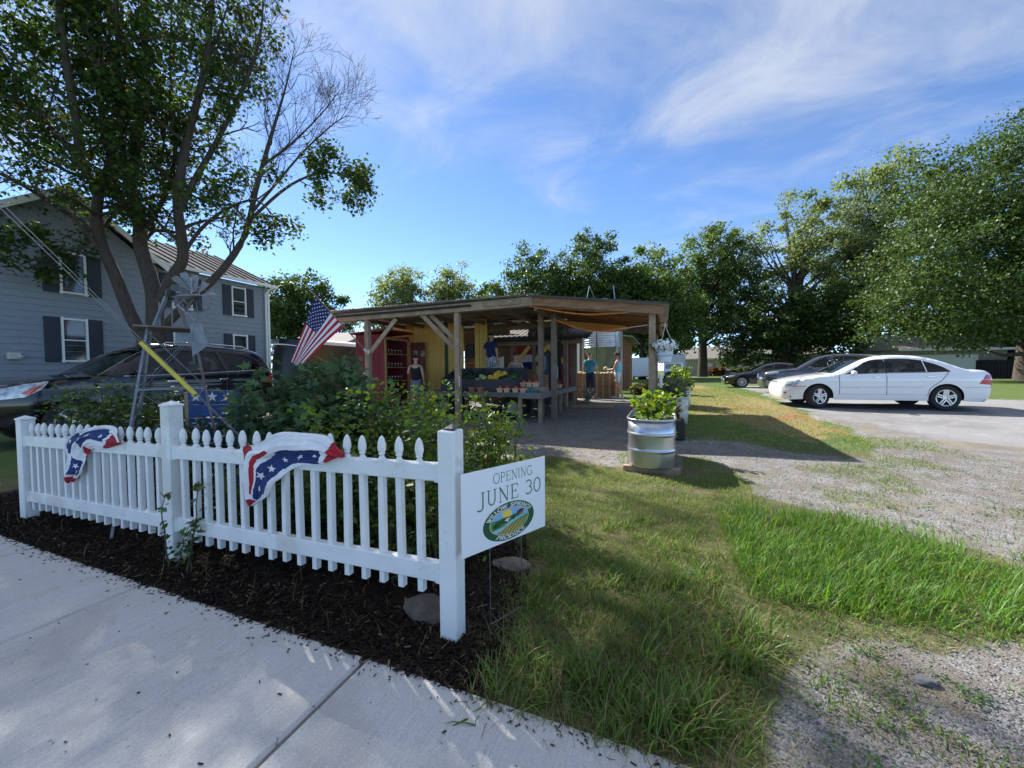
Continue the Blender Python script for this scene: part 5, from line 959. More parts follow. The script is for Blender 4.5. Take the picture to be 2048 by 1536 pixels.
for ri in range(9):
    for ci in range(6 if ri % 2 == 0 else 5):
        u = (ri+1)/10*7/13; v = ((ci*2+1+(ri % 2))/12)*.40; i, j = min(int(u*NU), NU-1), min(int(v*NV), NV-1); p0, p1, p2 = Vector(rows[i][j]), Vector(rows[i+1][j]), Vector(rows[i][j+1]); ex, ey = (p1-p0).normalized(), (p2-p0).normalized(); nz = ex.cross(ey).normalized()
        ey = nz.cross(ex); pc = p0.lerp(p1, u*NU-i)+(p2-p0)*(v*NV-j)
        for sg in (1, -1): b.add([tuple(pc+ex*q[0]+ey*q[1]+nz*.004*sg) for q in star(.027)], [tuple(range(10))])
b.build('canton_stars', flW, fc)
# ---------------------------------------------------------------- shade sails
sailm = leafmat('sail_tan', (.92, .58, .22), (.92, .58, .22), trans=.6, rough=.8, var=0., spec=.1); ropem = M('rope_white', (.6, .58, .52), rough=.8)
def sail(label, A_, B_, C_, sag, ropes):
    th = thing('shade_sail', label, 'shade sail', tuple(A_)); A_, B_, C_ = Vector(A_), Vector(B_), Vector(C_); o_ = Vector(th.location); n_ = 18; rows = []
    for i in range(n_+1):
        u = i/n_; r_ = []
        for j in range(n_+1):
            v = j/n_; e = A_.lerp(B_, v); p_ = e.lerp(C_, u); ins_ = math.sin(PI*v)*.10*(1-u); p_ = p_+(C_-e)*ins_*.5*(1-u)
            p_ = p_+Vector((0, 0, -sag*math.sin(PI*v)*(1-u)**1.0-sag*.5*math.sin(PI*u)*math.sin(PI*v))); r_.append(p_-o_)
        rows.append(r_)
    b = MB(); b.grid(rows); b.build('fabric', sailm, th, 180)
    b = MB(); b.tube([r_ for r_ in rows[0]], .010, 5); b.build('hem', sailm, th)
    for a_, c_ in ropes: b = MB(); b.tube([Vector(a_)-o_, Vector(c_)-o_], .009, 5); b.build('rope', ropem, th)
sail('tan shade sail strung along the pavilion front edge', (-3.05, 8.93, 3.02), (-.85, 8.95, 2.72), (-1.9, 11.3, 3.05), .09, (((-3.55, 8.85, 3.16), (-3.05, 8.93, 3.02)), ((-.85, 8.95, 2.72), (-.26, 8.92, 2.76))))
sail('lower tan shade sail sagging between inner posts and the corner post', (-2.70, 10.1, 2.80), (-.95, 9.4, 2.42), (-.9, 13.2, 2.86), .17, (((-.95, 9.4, 2.42), (-.27, 9.02, 2.44)), ((-2.78, 10.1, 2.86), (-2.70, 10.1, 2.80))))
# ---------------------------------------------------------------- produce wagon and tables
deckm = M('grey_deck', (.16, .135, .11), (.10, .085, .07), rough=.85, scale=4, stretch=(1.5, 8, 1), bump=.003, island=.25); DZ = .90
wg = thing('produce_wagon', 'grey plank farm wagon carrying produce with a cream steel wheel', 'wagon', (-4.8, 9.9, g1(9.9))); wgo = Vector(wg.location)
for k in range(11): b = MB(); b.box((-4.87, 9.16+.135*k, DZ-.02), (2.96, .128, .04), ch=.004); pp(b, 'deck_plank', deckm, wg, org=wgo)
for k in range(9): b = MB(); b.box((-5.55, 10.66+.135*k, DZ-.02), (1.6, .128, .04), ch=.004); pp(b, 'deck_plank', deckm, wg, org=wgo)
b = MB(); b.box((-4.87, 9.08, DZ-.06), (2.96, .04, .12), ch=.004); pp(b, 'side_board', deckm, wg, org=wgo)
for s in (-4.9, -5.8): b = MB(); b.box((s, 10.3, DZ-.14), (.1, 2.4, .16)); pp(b, 'chassis_beam', wdark, wg, org=wgo)
for s, t_ in ((-3.78, 9.72), (-5.9, 9.72), (-3.78, 10.3), (-5.9, 10.5)):
    b = MB(); b.lathe([(.17, -.09), (.30, -.09), (.33, -.05), (.33, .05), (.30, .09), (.17, .09)], 28, (s, t_, .33+g1(t_)), axis='y', caps=False); wv_ = pp(b, 'wheel', tyre, wg, 40, org=wgo)
    b = MB(); b.lathe([(.175, -.085), (.165, -.06), (.12, -.05), (.11, -.075), (.05, -.08), (.001, -.08)], 28, (s, t_, .33+g1(t_)), axis='y', caps=False); o = pp(b, 'rim', M('rim_cream', (.42, .39, .30), (.3, .27, .2), rough=.6, scale=6), wg, 40, org=wgo); o.parent = wv_
b = MB(); b.box((-3.37, 9.12, .48), (.09, .09, .82), ch=.006); pp(b, 'leg', wood, wg, org=wgo)
for s in (-4.4, -6.2): b = MB(); b.box((s, 9.14, .48), (.08, .08, .8)); pp(b, 'leg', wdark, wg, org=wgo)
tb = thing('side_table', 'long weathered plank table running back beside the wagon end', 'table', (-3.1, 11, g1(11))); tbo = Vector(tb.location)
for k in range(4): b = MB(); b.box((-3.30+.13*k, 11.2, DZ-.02), (.122, 4.2, .04), ch=.004); pp(b, 'plank', deckm, tb, org=tbo)
b = MB(); b.box((-2.82, 11.2, DZ-.075), (.04, 4.24, .15), ch=.005); pp(b, 'apron', M('grey_apron', (.20, .185, .165), (.13, .12, .105), rough=.9, scale=5, stretch=(8, 1.2, 8)), tb, org=tbo)
b = MB(); b.box((-3.1, 9.07, DZ-.075), (.6, .04, .15), ch=.005); pp(b, 'apron', MATS['grey_apron'], tb, org=tbo)
for s, t_ in ((-2.9, 9.3), (-2.87, 11.2), (-2.87, 13.15), (-3.3, 13.15), (-2.95, 12.3)): b = MB(); z0 = g1(t_); b.box((s, t_, (z0+DZ-.05)/2), (.09, .09, DZ-.05-z0), ch=.005); pp(b, 'leg', wood, tb, org=tbo)
# slanted produce bin
bn_ = thing('produce_bin', 'black slanted five bay produce bin holding squash on the wagon', 'bin', (-4.68, 9.7, DZ)); bno = Vector(bn_.location); blw = M('black_timber', (.028, .028, .032), (.045, .044, .046), rough=.8, scale=5)
B0, B1 = -5.8, -3.55
def bp(b, name, mat=blw, par=bn_): return pp(b, name, mat, par, org=bno)
b = MB(); b.box(((B0+B1)/2, 9.30, DZ+.17), (B1-B0, .03, .32), ch=.004); bp(b, 'front_board')
b = MB(); b.box(((B0+B1)/2, 10.22, DZ+.32), (B1-B0, .03, .64), ch=.004); bp(b, 'back_board')
b = MB(); b.add([(B0, 9.32, DZ+.22), (B1, 9.32, DZ+.22), (B1, 10.2, DZ+.46), (B0, 10.2, DZ+.46), (B0, 9.32, DZ+.24), (B1, 9.32, DZ+.24), (B1, 10.2, DZ+.48), (B0, 10.2, DZ+.48)], [(3, 2, 1, 0), (4, 5, 6, 7), (0, 1, 5, 4), (1, 2, 6, 5), (2, 3, 7, 6), (3, 0, 4, 7)]); bp(b, 'floor_board')
for k in range(6):
    s = B0+(B1-B0)*k/5; b = MB(); b.prism([(9.315, DZ+.02), (9.315, DZ+.33), (10.205, DZ+.64), (10.205, DZ+.02)], s-.012, s+.012, 'x'); bp(b, 'divider')
def heap(name, label, cat, group, s0, s1, n, make, mat, z0=DZ+.27, t0=9.4, t1=10.1, slope=.27, lift=.06):
    proto = None
    for k in range(n):
        if proto is None: proto = make(mat); proto.name = name; tag(proto, label, cat, group); o = proto
        else: o = dup(proto)
        t_ = random.uniform(t0, t1); o.location = (random.uniform(s0+.06, s1-.06), t_, z0+(t_-t0)*slope+random.random()*lift); o.rotation_euler = (random.uniform(-.3, .3), random.uniform(-.3, .3), random.uniform(0, 6.3)); k_ = random.uniform(.85, 1.15); o.scale = (k_, k_, k_)
def squash(mat): b = MB(); b.lathe([(.004, -.10), (.03, -.085), (.038, -.04), (.03, .02), (.02, .07), (.012, .10), (.006, .12)], 12, axis='x'); return b.build('squash', mat, None, 60)
def melon(mat): b = MB(); b.lathe([(.004, -.075), (.05, -.06), (.078, -.01), (.072, .03), (.045, .066), (.004, .077)], 16); return b.build('melon', mat, None, 60)
def round_(r_, mat, nm='tomato'): b = MB(); b.lathe([(.004, -r_*.85), (r_*.7, -r_*.65), (r_, 0), (r_*.75, r_*.62), (r_*.3, r_*.78), (.003, r_*.68)], 12); return b.build(nm, mat, None, 60)
bay = lambda k: (B0+(B1-B0)*k/5, B0+(B1-B0)*(k+1)/5)
ysq = M('squash_yellow', (.62, .42, .04), (.5, .33, .04), rough=.4, scale=9); gsq = M('zucchini_green', (.025, .07, .018), (.05, .10, .03), rough=.4, scale=20); lgm = M('pale_melon', (.30, .42, .12), (.22, .34, .09), rough=.5, scale=9)
heap('yellow_squash', 'yellow squash heaped in the produce bin', 'squash', 'yellow squash in the bin', *bay(3), 46, squash, ysq, lift=.12); heap('zucchini', 'dark green zucchini lying in the produce bin', 'zucchini', 'zucchini in the bin', *bay(4), 30, squash, gsq); heap('pale_gourd', 'pale green round gourd in the produce bin', 'gourd', 'pale gourds in the bin', *bay(2), 6, melon, lgm, t1=9.7); heap('cucumber', 'dark cucumber lying in the shaded bin bay behind the post', 'cucumber', 'cucumbers in the bin', *bay(1), 22, squash, M('cucumber_green', (.018, .05, .014), rough=.4))
# baskets
till = M('wood_veneer', (.55, .43, .28), (.45, .33, .2), rough=.7, scale=5, stretch=(6, 6, 1)); tom = M('tomato_red', (.55, .045, .015), (.45, .06, .02), rough=.25, scale=4)
def basket(label, group, loc, w, h, mat, fruit=None, nf=5, fr=.036, rz=0, name='fruit_basket', cat='basket'):
    th = thing(name, label, cat, loc, rz, group); k = .82; b = MB()
    for sx_, sy_ in ((0, -1), (0, 1), (-1, 0), (1, 0)):
        ax = Vector((-sy_, sx_, 0)); nr = Vector((sx_, sy_, 0))
        for q in (-1, 1):
            p0 = nr*w/2*k+ax*q*w/4*k; p1 = nr*w/2+ax*q*w/4; hw = ax*w/4*.88
            b.add([tuple(p0-hw*k), tuple(p0+hw*k), tuple(p1+hw+Vector((0, 0, h))), tuple(p1-hw+Vector((0, 0, h))), tuple(p0-hw*k-nr*.004), tuple(p0+hw*k-nr*.004), tuple(p1+hw+Vector((0, 0, h))-nr*.004), tuple(p1-hw+Vector((0, 0, h))-nr*.004)], [(0, 1, 2, 3), (7, 6, 5, 4), (0, 4, 5, 1), (1, 5, 6, 2), (2, 6, 7, 3), (3, 7, 4, 0)])
    b.box((0, 0, .004), (w*k, w*k, .006)); b.build('splints', mat, th)
    b = MB(); hh = w/2+.003
    for a_, d_ in (((0, -hh, h-.012), (w+.012, .005, .026)), ((0, hh, h-.012), (w+.012, .005, .026)), ((-hh, 0, h-.012), (.005, w-.002, .026)), ((hh, 0, h-.012), (.005, w-.002, .026))): b.box(a_, d_)
    b.build('rim', mat, th)
    return th
tomp = None
def tomatoes(loc, w, h, n, where='the front row baskets on the wagon edge'):
    global tomp
    for k in range(n):
        if tomp is None: tomp = round_(.038, tom); tag(tomp, 'ripe red tomato piled in a wooden basket', 'tomato', 'tomatoes in the baskets'); o = tomp
        else: o = dup(tomp)
        o['label'] = 'ripe red tomato piled in '+where; a = k*2.4; r_ = w*.27 if k < n-1 else 0; o.location = (loc[0]+r_*math.cos(a), loc[1]+r_*math.sin(a), loc[2]+h+.002+(.035 if k == n-1 else 0)); o.rotation_euler = (0, 0, a)
rz_ = MB(); rz_.box((0, 0, .065), (1.05, .3, .13), ch=.005)
riser = rz_.build('display_riser', wdark); riser.location = (-3.33, 9.62, DZ); tag(riser, 'dark timber riser box under the back row of tomato baskets', 'box')
lb1, g1_ = 'square splint basket of tomatoes in front row on the wagon edge', 'front row tomato baskets'
for s in (-3.95, -3.76, -3.52, -3.31): L_ = (s, 9.2, DZ); basket(lb1, g1_, L_, .145, .10, till); tomatoes(L_, .145, .10, 5)
for s in (-3.62, -3.45, -3.28, -3.11): L_ = (s, 9.6, DZ+.13); basket('square splint basket of tomatoes raised on the dark riser', 'back row tomato baskets', L_, .15, .11, till); tomatoes(L_, .15, .11, 6, 'the baskets raised on the dark riser')
teal = M('teal_pulp', (.015, .20, .22), (.012, .15, .17), rough=.9, scale=20)
for k in range(7): basket('teal green pulp pint box on the table corner', 'teal pint boxes', (-3.16+.0*k, 9.2+.125*k, DZ), .105, .06, teal, rz=.1, name='pint_box', cat='box'); basket('teal green pulp pint box on the table corner', 'teal pint boxes', (-3.04, 9.2+.125*k, DZ), .105, .06, teal, rz=-.08, name='pint_box', cat='box')
clay = M('brown_splint', (.30, .13, .06), (.22, .09, .04), rough=.75, scale=6)
for s in (-4.75, -4.5): basket('empty reddish brown splint basket under the produce bin front', 'brown splint baskets on the wagon edge', (s, 9.19, DZ), .17, .12, clay)
for k, (s, t_) in enumerate(((-3.05, 11.2), (-3.02, 11.6), (-2.98, 12.1), (-3.2, 11.9))): L_ = (s, t_, DZ); basket('splint basket of small produce far along the side table', 'baskets along the side table', L_, .17, .12, till if k < 2 else clay); tomatoes(L_, .17, .12, 3, 'the baskets far along the side table')
b = MB()
cs = thing('slatted_crate', 'brown slatted crate stacked behind the tomato baskets', 'crate', (-3.28, 10.55, DZ))
for k in range(5):
    for s_ in (-1, 1): b = MB(); b.box((0, s_*.17, .05+.085*k), (.36, .016, .07), ch=.003); b.build('slat', wood2, cs); b = MB(); b.box((s_*.18, 0, .05+.085*k), (.016, .32, .07), ch=.003); b.build('slat', wood2, cs)
for sx_ in (-.165, .165):
    for sy_ in (-.15, .15): b = MB(); b.box((sx_, sy_, .23), (.025, .025, .46)); b.build('corner_post', wood2, cs)
# shaded goods inside
ck = thing('drinks_cooler', 'dark blue drinks cooler with yellow label inside the stand', 'cooler', (-4.05, 13.2, g1(13.2)))
b = MB(); b.box((0, 0, 1.0), (.55, .5, 2.0), ch=.02); b.build('cabinet', M('cooler_navy', (.015, .025, .05), rough=.4), ck); b = MB(); b.box((0, -.256, 1.2), (.46, .012, 1.3)); b.build('glass_door', M('cooler_blue', (.03, .09, .17), (.10, .16, .2), rough=.15, scale=9), ck); b = MB(); b.box((0, -.266, 1.1), (.24, .006, .42)); b.build('yellow_label', M('label_yellow', (.55, .5, .08), rough=.6), ck)
bnr = thing('fabric_banner', 'red white and blue fabric banner hanging inside the stand', 'banner', (-4.75, 13.5, 1.5))
for k, mt_ in enumerate((clB, clW, clR)): b = MB(); b.grid([[(-.35+.1*i, .02*math.sin(i*1.7), .27*k+.27*j) for j in (0, 1)] for i in range(8)]); b.build('stripe', mt_, bnr, 180)
bpl = M('apron_black', (.012, .012, .013), rough=.9); 
ap = thing('hanging_aprons', 'black aprons with a white cloth hanging between inner posts', 'aprons', (-3.05, 11.4, 1.2)); b = MB(); b.grid([[(-.16+.04*i, .03*math.sin(i*2.1+j), .0+.19*j) for j in range(7)] for i in range(9)]); b.build('apron', bpl, ap, 180)
b = MB(); b.grid([[(-.07+.03*i, -.06+.015*math.sin(i*2), .02+.12*j) for j in range(4)] for i in range(6)]); b.build('white_cloth', clW, ap, 180)
ws = thing('white_sheet', 'white cloth sheet hanging behind the child in the stand', 'cloth', (-5.55, 12.85, .5)); b = MB(); b.grid([[(-.3+.06*i, .03*math.sin(i*1.9), 1.45*j/8+.02*math.sin(i)) for j in range(9)] for i in range(9)]); b.build('fabric', clW, ws, 180)
# ---------------------------------------------------------------- melon bins and timber
binm, binm2 = M('bin_brown', (.27, .16, .075), (.19, .105, .05), rough=.8, scale=4, stretch=(2, 2, 7)), M('bin_pale', (.40, .28, .15), (.32, .21, .11), rough=.8, scale=4)
def crate_bin(label, loc, w, d_, h, group):
    th = thing('melon_bin', label, 'bin', loc, 0, group)
    for k in range(4):
        for s_ in (-1, 1):
            b = MB(); b.box((0, s_*d_/2, h*(k+.5)/4), (w, .018, h/4*.86), ch=.003); b.build('slat', binm, th); b = MB(); b.box((s_*w/2, 0, h*(k+.5)/4), (.018, d_-.02, h/4*.80), ch=.003); b.build('slat', binm, th)
    for sx_ in (-1, 1):
        for sy_ in (-1, 1): b = MB(); b.box((sx_*(w/2+.014), sy_*(d_/2-.03), h/2), (.022, .06, h)); b.build('corner_post', binm, th)
    for u in (-.25, 0, .25): b = MB(); b.box((u*w, -d_/2-.016, h/2), (.06, .016, h)); b.build('batten', binm2, th)
    b = MB(); b.box((0, 0, .02), (w-.03, d_-.03, .03)); b.build('base', tan_, th); return th
gm_ = g1(15.6)
for i, s in enumerate((-3.25, -2.2)):
    crate_bin(['slatted melon bin, lower one next to the red door', 'slatted melon bin, lower one beside the man in white shorts'][i], (s, 15.75, gm_), .98, .9, .46, 'wooden melon bins'); crate_bin(['slatted melon bin, upper one next to the red door', 'slatted melon bin, upper one beside the man in white shorts'][i], (s, 15.75, gm_+.47), .98, .9, .50, 'wooden melon bins')
mtan = M('melon_tan', (.52, .40, .22), (.42, .33, .17), rough=.7, scale=30); mp0 = None
for k in range(14):
    o = melon(mtan) if mp0 is None else dup(mp0); mp0 = mp0 or o; o.name = 'melon'; tag(o, 'tan netted melon lying on top of the slatted bins', 'melon', 'melons in the bins'); o.location = (-3.6+.14*k+.02*random.random(), 15.55+.35*random.random(), gm_+.93+.05*random.random()); o.rotation_euler = (random.random(), random.random(), 0)
tl_ = MB(); tl_.box((0, 0, .05), (1.3, .09, .09), ch=.006); o = tl_.build('edging_timber', tan_); o.location = (-2.1, 12.2, g1(12.2)); tag(o, 'pale timber edging lying across the gravel under the stand', 'timber')
# ---------------------------------------------------------------- grain bin (hopper silo)
si = thing('grain_silo', 'corrugated galvanised hopper silo with conical roof behind the stand', 'silo', (-2.86, 19.6, .36)); gal = M('silo_galv', (.50, .52, .56), (.38, .40, .44), rough=.32, metal=.8, scale=4)
Rr_ = .95; b = MB(); b.lathe([(Rr_+.02*math.cos(k*PI/2), 2.2+.028*k) for k in range(37)], 40, caps=False); b.build('drum', gal, si, 180)
b = MB(); b.lathe([(Rr_*1.0, 2.21), (.22, .85), (.20, .75)], 40, caps=False); b.build('hopper', M('silo_hopper', (.26, .27, .24), (.20, .21, .19), rough=.4, metal=.6, scale=3), si, 60)
b = MB(); b.lathe([(Rr_+.05, 3.19), (.30, 4.35), (.30, 4.40)], 40); b.build('cone_roof', M('silo_roof', (.60, .55, .52), (.5, .46, .44), rough=.45, metal=.4, scale=3), si, 30)
for k in range(14): a = 2*PI*k/14; b = MB(); b.beam(((Rr_+.04)*math.cos(a), (Rr_+.04)*math.sin(a), 3.215), (.31*math.cos(a), .31*math.sin(a), 4.37), .03, .03); b.build('roof_rib', gal, si)
b = MB(); b.lathe([(.33, 4.40), (.36, 4.44), (.36, 4.56), (.30, 4.60), (.05, 4.64)], 24); b.build('cap', gal, si, 40)
for k in range(6): a = 2*PI*k/6+.4; b = MB(); b.box((Rr_*1.02*math.cos(a), Rr_*1.02*math.sin(a), 1.55), (.09, .09, 3.1)); b.build('leg', gal, si)
b = MB(); b.tube([(.7, -.3, 4.0), (.55, -.2, 5.2)], .02, 6); b.tube([(-.9, -.2, 3.9), (-.62, -.1, 5.3), (-.3, -.1, 4.5)], .015, 5); b.build('lid_pull', gal, si)
b = MB(); b.tube([(-.12, -1.05, .6), (-.12, -1.04, 3.2)], .022, 6); b.build('hose', BLACK(), si)
# ---------------------------------------------------------------- brown barn
ba = thing('barn', 'brown board barn with white framed window and braced door', 'barn', (-4.0, 25.9, .36)); bao = Vector(ba.location); br = M('barn_brown', (.20, .085, .035), (.14, .06, .027), rough=.8, scale=3, stretch=(6, 6, 1), island=.15)
for k in range(17): b = MB(); b.box((-5.7+.215*k, 22.9, 1.9), (.205, .04, 3.1), ch=.004); pp(b, 'wall_board', br, ba, org=bao)
for k in range(28): b = MB(); b.box((-2.15, 23.0+.218*k, 1.85), (.04, .208, 3.0), ch=.004); pp(b, 'wall_board', br, ba, org=bao)
b = MB(); b.box((-5.75, 26, 1.8), (.05, 6, 2.9)); b.box((-3.95, 29.05, 1.8), (3.5, .05, 2.9)); pp(b, 'rear_wall', br, ba, org=bao)
b = MB(); q = [(-1.6, 22.3, 3.28), (-1.6, 29.6, 3.28), (-6.2, 29.6, 3.75), (-6.2, 22.3, 3.75)]; b.add(q+[(x_, y_, z_+.06) for x_, y_, z_ in q], [(3, 2, 1, 0), (4, 5, 6, 7)]+[(i, (i+1) % 4, 4+(i+1) % 4, 4+i) for i in range(4)]); pp(b, 'roof', M('barn_roof', (.2, .19, .18), rough=.6, metal=.3), ba, org=bao)
b = MB()
for a_, c_ in (((-2.11, 24.4, .5), (-2.11, 24.4, 2.9)), ((-2.11, 25.9, .5), (-2.11, 25.9, 2.9)), ((-2.11, 24.4, 1.7), (-2.11, 25.9, 1.7)), ((-2.11, 24.4, 2.9), (-2.11, 25.9, 2.9))): b.beam(a_, c_, .03, .14)
pp(b, 'barn_door_frame', M('barn_door_brown', (.26, .12, .055), rough=.8), ba, org=bao)
b = MB()
for a_, d_ in (((-5.2, 22.86, 2.9), (.72, .05, .09)), ((-5.2, 22.86, 1.75), (.72, .05, .09)), ((-5.53, 22.86, 2.32), (.08, .05, 1.1)), ((-4.87, 22.86, 2.32), (.08, .05, 1.1))): b.box(a_, d_)
pp(b, 'window_frame', trim, ba, org=bao); b = MB(); b.box((-5.2, 22.875, 2.32), (.6, .02, 1.08)); pp(b, 'window_pane', gls, ba, org=bao)
b = MB(); b.box((-4.75, 22.85, 2.6), (.16, .06, 2.6)); pp(b, 'corner_post', trim, ba, org=bao)
# ---------------------------------------------------------------- hanging basket, torch, planters
soil = M('potting_soil', (.03, .022, .016), (.05, .038, .026), rough=.95, scale=30)
hb = thing('hanging_basket', 'white two tier pot of white petunias hanging from the corner post', 'hanging basket', (.02, 8.88, 1.60)); potm = M('pot_white', (.60, .64, .70), rough=.5)
b = MB(); b.lathe([(.09, 0), (.125, .01), (.14, .13), (.12, .135), (.155, .15), (.175, .31), (.19, .315), (.19, .335), (.16, .335)], 28); b.build('pot', potm, hb, 40)
b = MB()
for a in (0, 2.1, 4.2): b.tube([(.18*math.cos(a), .18*math.sin(a), .33), (0, 0, .80)], .006, 5)
b.tube([(0, 0, .8), (0, 0, .86)], .008, 5); b.build('chains', ropem, hb); b = MB(); b.tube([(-.20, .05, .84), (.05, 0, .86), (.07, 0, .84)], .012, 6); b.build('hook', BLACK(), hb)
tr_ = thing('garden_torch', 'white capped black torch stake leaning on the corner post', 'torch', (-.06, 8.86, g1(8.9))); b = MB(); b.tube([(0, 0, 0), (0, 0, .95)], .016, 8); b.build('stake', BLACK(), tr_, 60); b = MB(); b.lathe([(.02, .95), (.034, .97), (.034, 1.22), (.02, 1.25)], 12); b.build('canister', M('outlet_white', (.6, .6, .6)), tr_, 40)
galv = M('tank_galv', (.60, .61, .62), (.50, .51, .53), rough=.30, metal=.9, scale=5, bump=.0006, bscale=9)
def tank(label, loc, w, l, h, mat, ribs=True, cat='planter', group=None):
    th = thing('stock_tank', label, cat, loc, 0, group); n_ = 48; rr = w*.46
    def ring(k, z_):
        q = []
        for i in range(n_):
            a = 2*PI*i/n_; c_, s_ = math.cos(a), math.sin(a); ex = 5.0; rad = 1/((abs(c_)**ex+abs(s_)**ex)**(1/ex)); 
            hx, hy = w/2, l/2; r0 = rr; px_ = max(-1, min(1, c_*rad))*hx; py_ = max(-1, min(1, s_*rad))*hy
            dx, dy = abs(px_)-(hx-r0), abs(py_)-(hy-r0)
            if dx > 0 and dy > 0:
                d_ = math.hypot(dx, dy); f = r0/d_; px_ = math.copysign(hx-r0+dx*f, px_); py_ = math.copysign(hy-r0+dy*f, py_)
            q.append((px_*k, py_*(1-(1-k)*w/l), z_))
        return q
    prof = []
    if ribs:
        for z_, k in ((0, .965), (.01, .975), (.02, .982), (.30*h, .984), (.325*h, .988), (.345*h, 1.014), (.365*h, 1.014), (.385*h, .985), (.40*h, .984), (.64*h, .986), (.665*h, .996), (.685*h, 1.022), (.705*h, 1.022), (.725*h, .992), (.74*h, .982), (.985*h, .99)): prof.append((k, z_))
    else: prof = [(.96, 0), (1, h*.5), (.985, h*.52), (.985, h*.54), (1, h*.56), (1.0, h)]
    b = MB(); rows = [ring(k, z_) for k, z_ in prof]; rows = [r_+[r_[0]] for r_ in rows]; b.grid(rows); b.add(ring(.94, .002), [tuple(range(n_))]); bo = b.build('shell', mat, th, 50); md = bo.modifiers.new('s', 'SOLIDIFY'); md.thickness = .004
    b = MB(); b.tube(ring(1.0, h)+[ring(1.0, h)[0]], .016 if ribs else .02, 8); b.build('rim', mat, th, 60)
    b = MB(); b.add(ring(.96, h*.86), [tuple(range(n_))]); b.build('soil', soil, th)
    return th
tank('galvanised ribbed stock tank planter standing on timber blocks in the gravel', (-.165, 6.35, .085), .66, 1.55, .665, galv)
for t_ in (5.75, 6.9):
    b = MB(); b.box((0, 0, 0), (.76, .10, .095), ch=.006); o = b.build('support_block', wood); o.location = (-.16, t_, .035+g1(t_)); tag(o, ['timber block under the near end of the galvanised stock tank', 'timber block under the far end of the galvanised stock tank'][int(t_ > 6)], 'timber')
crm = M('cream_tub', (.62, .59, .50), (.52, .49, .41), rough=.55, scale=4)
tank('cream painted tub planter of lavender just beyond the corner post', (.24, 10.3, g1(10.3)), .60, 1.25, .62, crm, False)
tank('cream painted tub planter of leafy greens, the one farthest from the street', (.45, 13.2, g1(13.2)), .62, 1.3, .62, crm, False)
pt = thing('flower_pot', 'black square pot of red flowers with a small flag beyond the stock tank', 'pot', (.18, 8.3, g1(8.3))); b = MB(); b.box((0, 0, .19), (.42, .42, .38), ch=.02); b.build('pot', BLACK(), pt); b = MB(); b.box((0, 0, .385), (.38, .38, .01)); b.build('soil', soil, pt)
def miniflag(label, loc, rz, lean):
    th = thing('mini_flag', label, 'flag', loc, rz); b = MB(); b.tube([(0, 0, 0), (lean, 0, .42)], .004, 5); b.build('stick', tan_, th); w_, h_ = .16, .105; b = MB(); rows = []
    for i in range(14): rows.append([(lean*.8+w_*j/8*.9, .012*math.sin(j*.9), .30+h_*(1-i/13)-.03*j/8) for j in range(9)])
    b.grid(rows, mifn=lambda i, j: 2 if (i < 7 and j < 3) else (0 if i % 2 == 0 else 1)); b.build('cloth', [flR, flW, flB], th, 180)
miniflag('small paper flag stuck in the black pot beyond the stock tank', (.10, 8.12, g1(8.1)+.38), -.3, .03); miniflag('small leaning flag between stock tank and black pot', (.02, 7.6, g1(7.6)+.2), .4, -.03)
np_ = thing('nursery_pot', 'dark blue nursery pot standing between the shrubs', 'pot', (-3.15, 3.9, 0)); b = MB(); b.lathe([(.13, 0), (.17, .30), (.185, .31), (.185, .34), (.165, .34)], 24); b.lathe([(.165, .32), (.001, .32)], 24, caps=False); b.build('pot', M('pot_navy', (.012, .02, .045), rough=.5), np_, 40)
# ---------------------------------------------------------------- trees and shrubs
def tubes_np(paths, n=5):  # list of (pts (k,3), radii (k,)) -> V, F quads
    V = []; F = []; off = 0; ang = np.linspace(0, 2*PI, n, endpoint=False)
    for pts, rad in paths:
        pts = np.asarray(pts, float); rad = np.asarray(rad, float); k = len(pts); t_ = np.gradient(pts, axis=0); t_ = unit(t_)
        ref = np.array([.31, .17, .93]) if abs(t_[0][2]) < .9 else np.array([1., .1, .05]); u = unit(np.cross(t_, ref)); w_ = np.cross(t_, u)
        V.append((pts[:, None]+(u[:, None]*np.cos(ang)[None, :, None]+w_[:, None]*np.sin(ang)[None, :, None])*rad[:, None, None]).reshape(-1, 3))
        i = np.arange(k-1)[:, None]*n; j = np.arange(n)[None]; j2 = (j+1) % n; F.append((np.stack([i+j, i+j2, i+n+j2, i+n+j], -1)).reshape(-1, 4)+off); off += k*n
    return np.concatenate(V), np.concatenate(F)
def grow(paths, tips, p0, d0, L, r0, level, rs, up_=.15, wander=.25, kids=(5, 4), spread=.75, keep=None):
    k = 6; pts = [np.array(p0)]; d = unit(np.array(d0, float))
    for i in range(k):
        d = unit(d+rs.normal(0, wander, 3)*.5+np.array([0, 0, up_])*.4); pts.append(pts[-1]+d*L/k)
    paths.append((np.array(pts), np.linspace(r0, r0*.35, k+1)))
    if level <= 0:
        tips.append(np.array(pts)); return
    for c in range(kids[min(level, len(kids))-1]):
        f = rs.uniform(.3, 1.0); i = min(int(f*k), k-1); q = pts[i]+(pts[i+1]-pts[i])*(f*k-i); dd = unit(pts[i+1]-pts[i]); s = unit(rs.normal(size=3)); s = unit(s-dd*(s@dd))
        grow(paths, tips, q, dd*(1-spread*.5)+s*spread, L*rs.uniform(.5, .75), r0*(1-.55*f)*.6, level-1, rs, up_, wander, kids, spread)
ML = np.array([(0, 0, 0), (.16, .04, .02), (.42, .10, .0), (.32, .24, .03), (.55, .52, -.04), (.27, .50, .03), (.20, .66, .02), (0, 1, -.06), (-.20, .66, .02), (-.27, .50, .03), (-.55, .52, -.04), (-.32, .24, .03), (-.42, .10, .0), (-.16, .04, .02), (0, .38, .06)])
MT = np.array([(i, (i+1) % 14, 14) for i in range(14)])
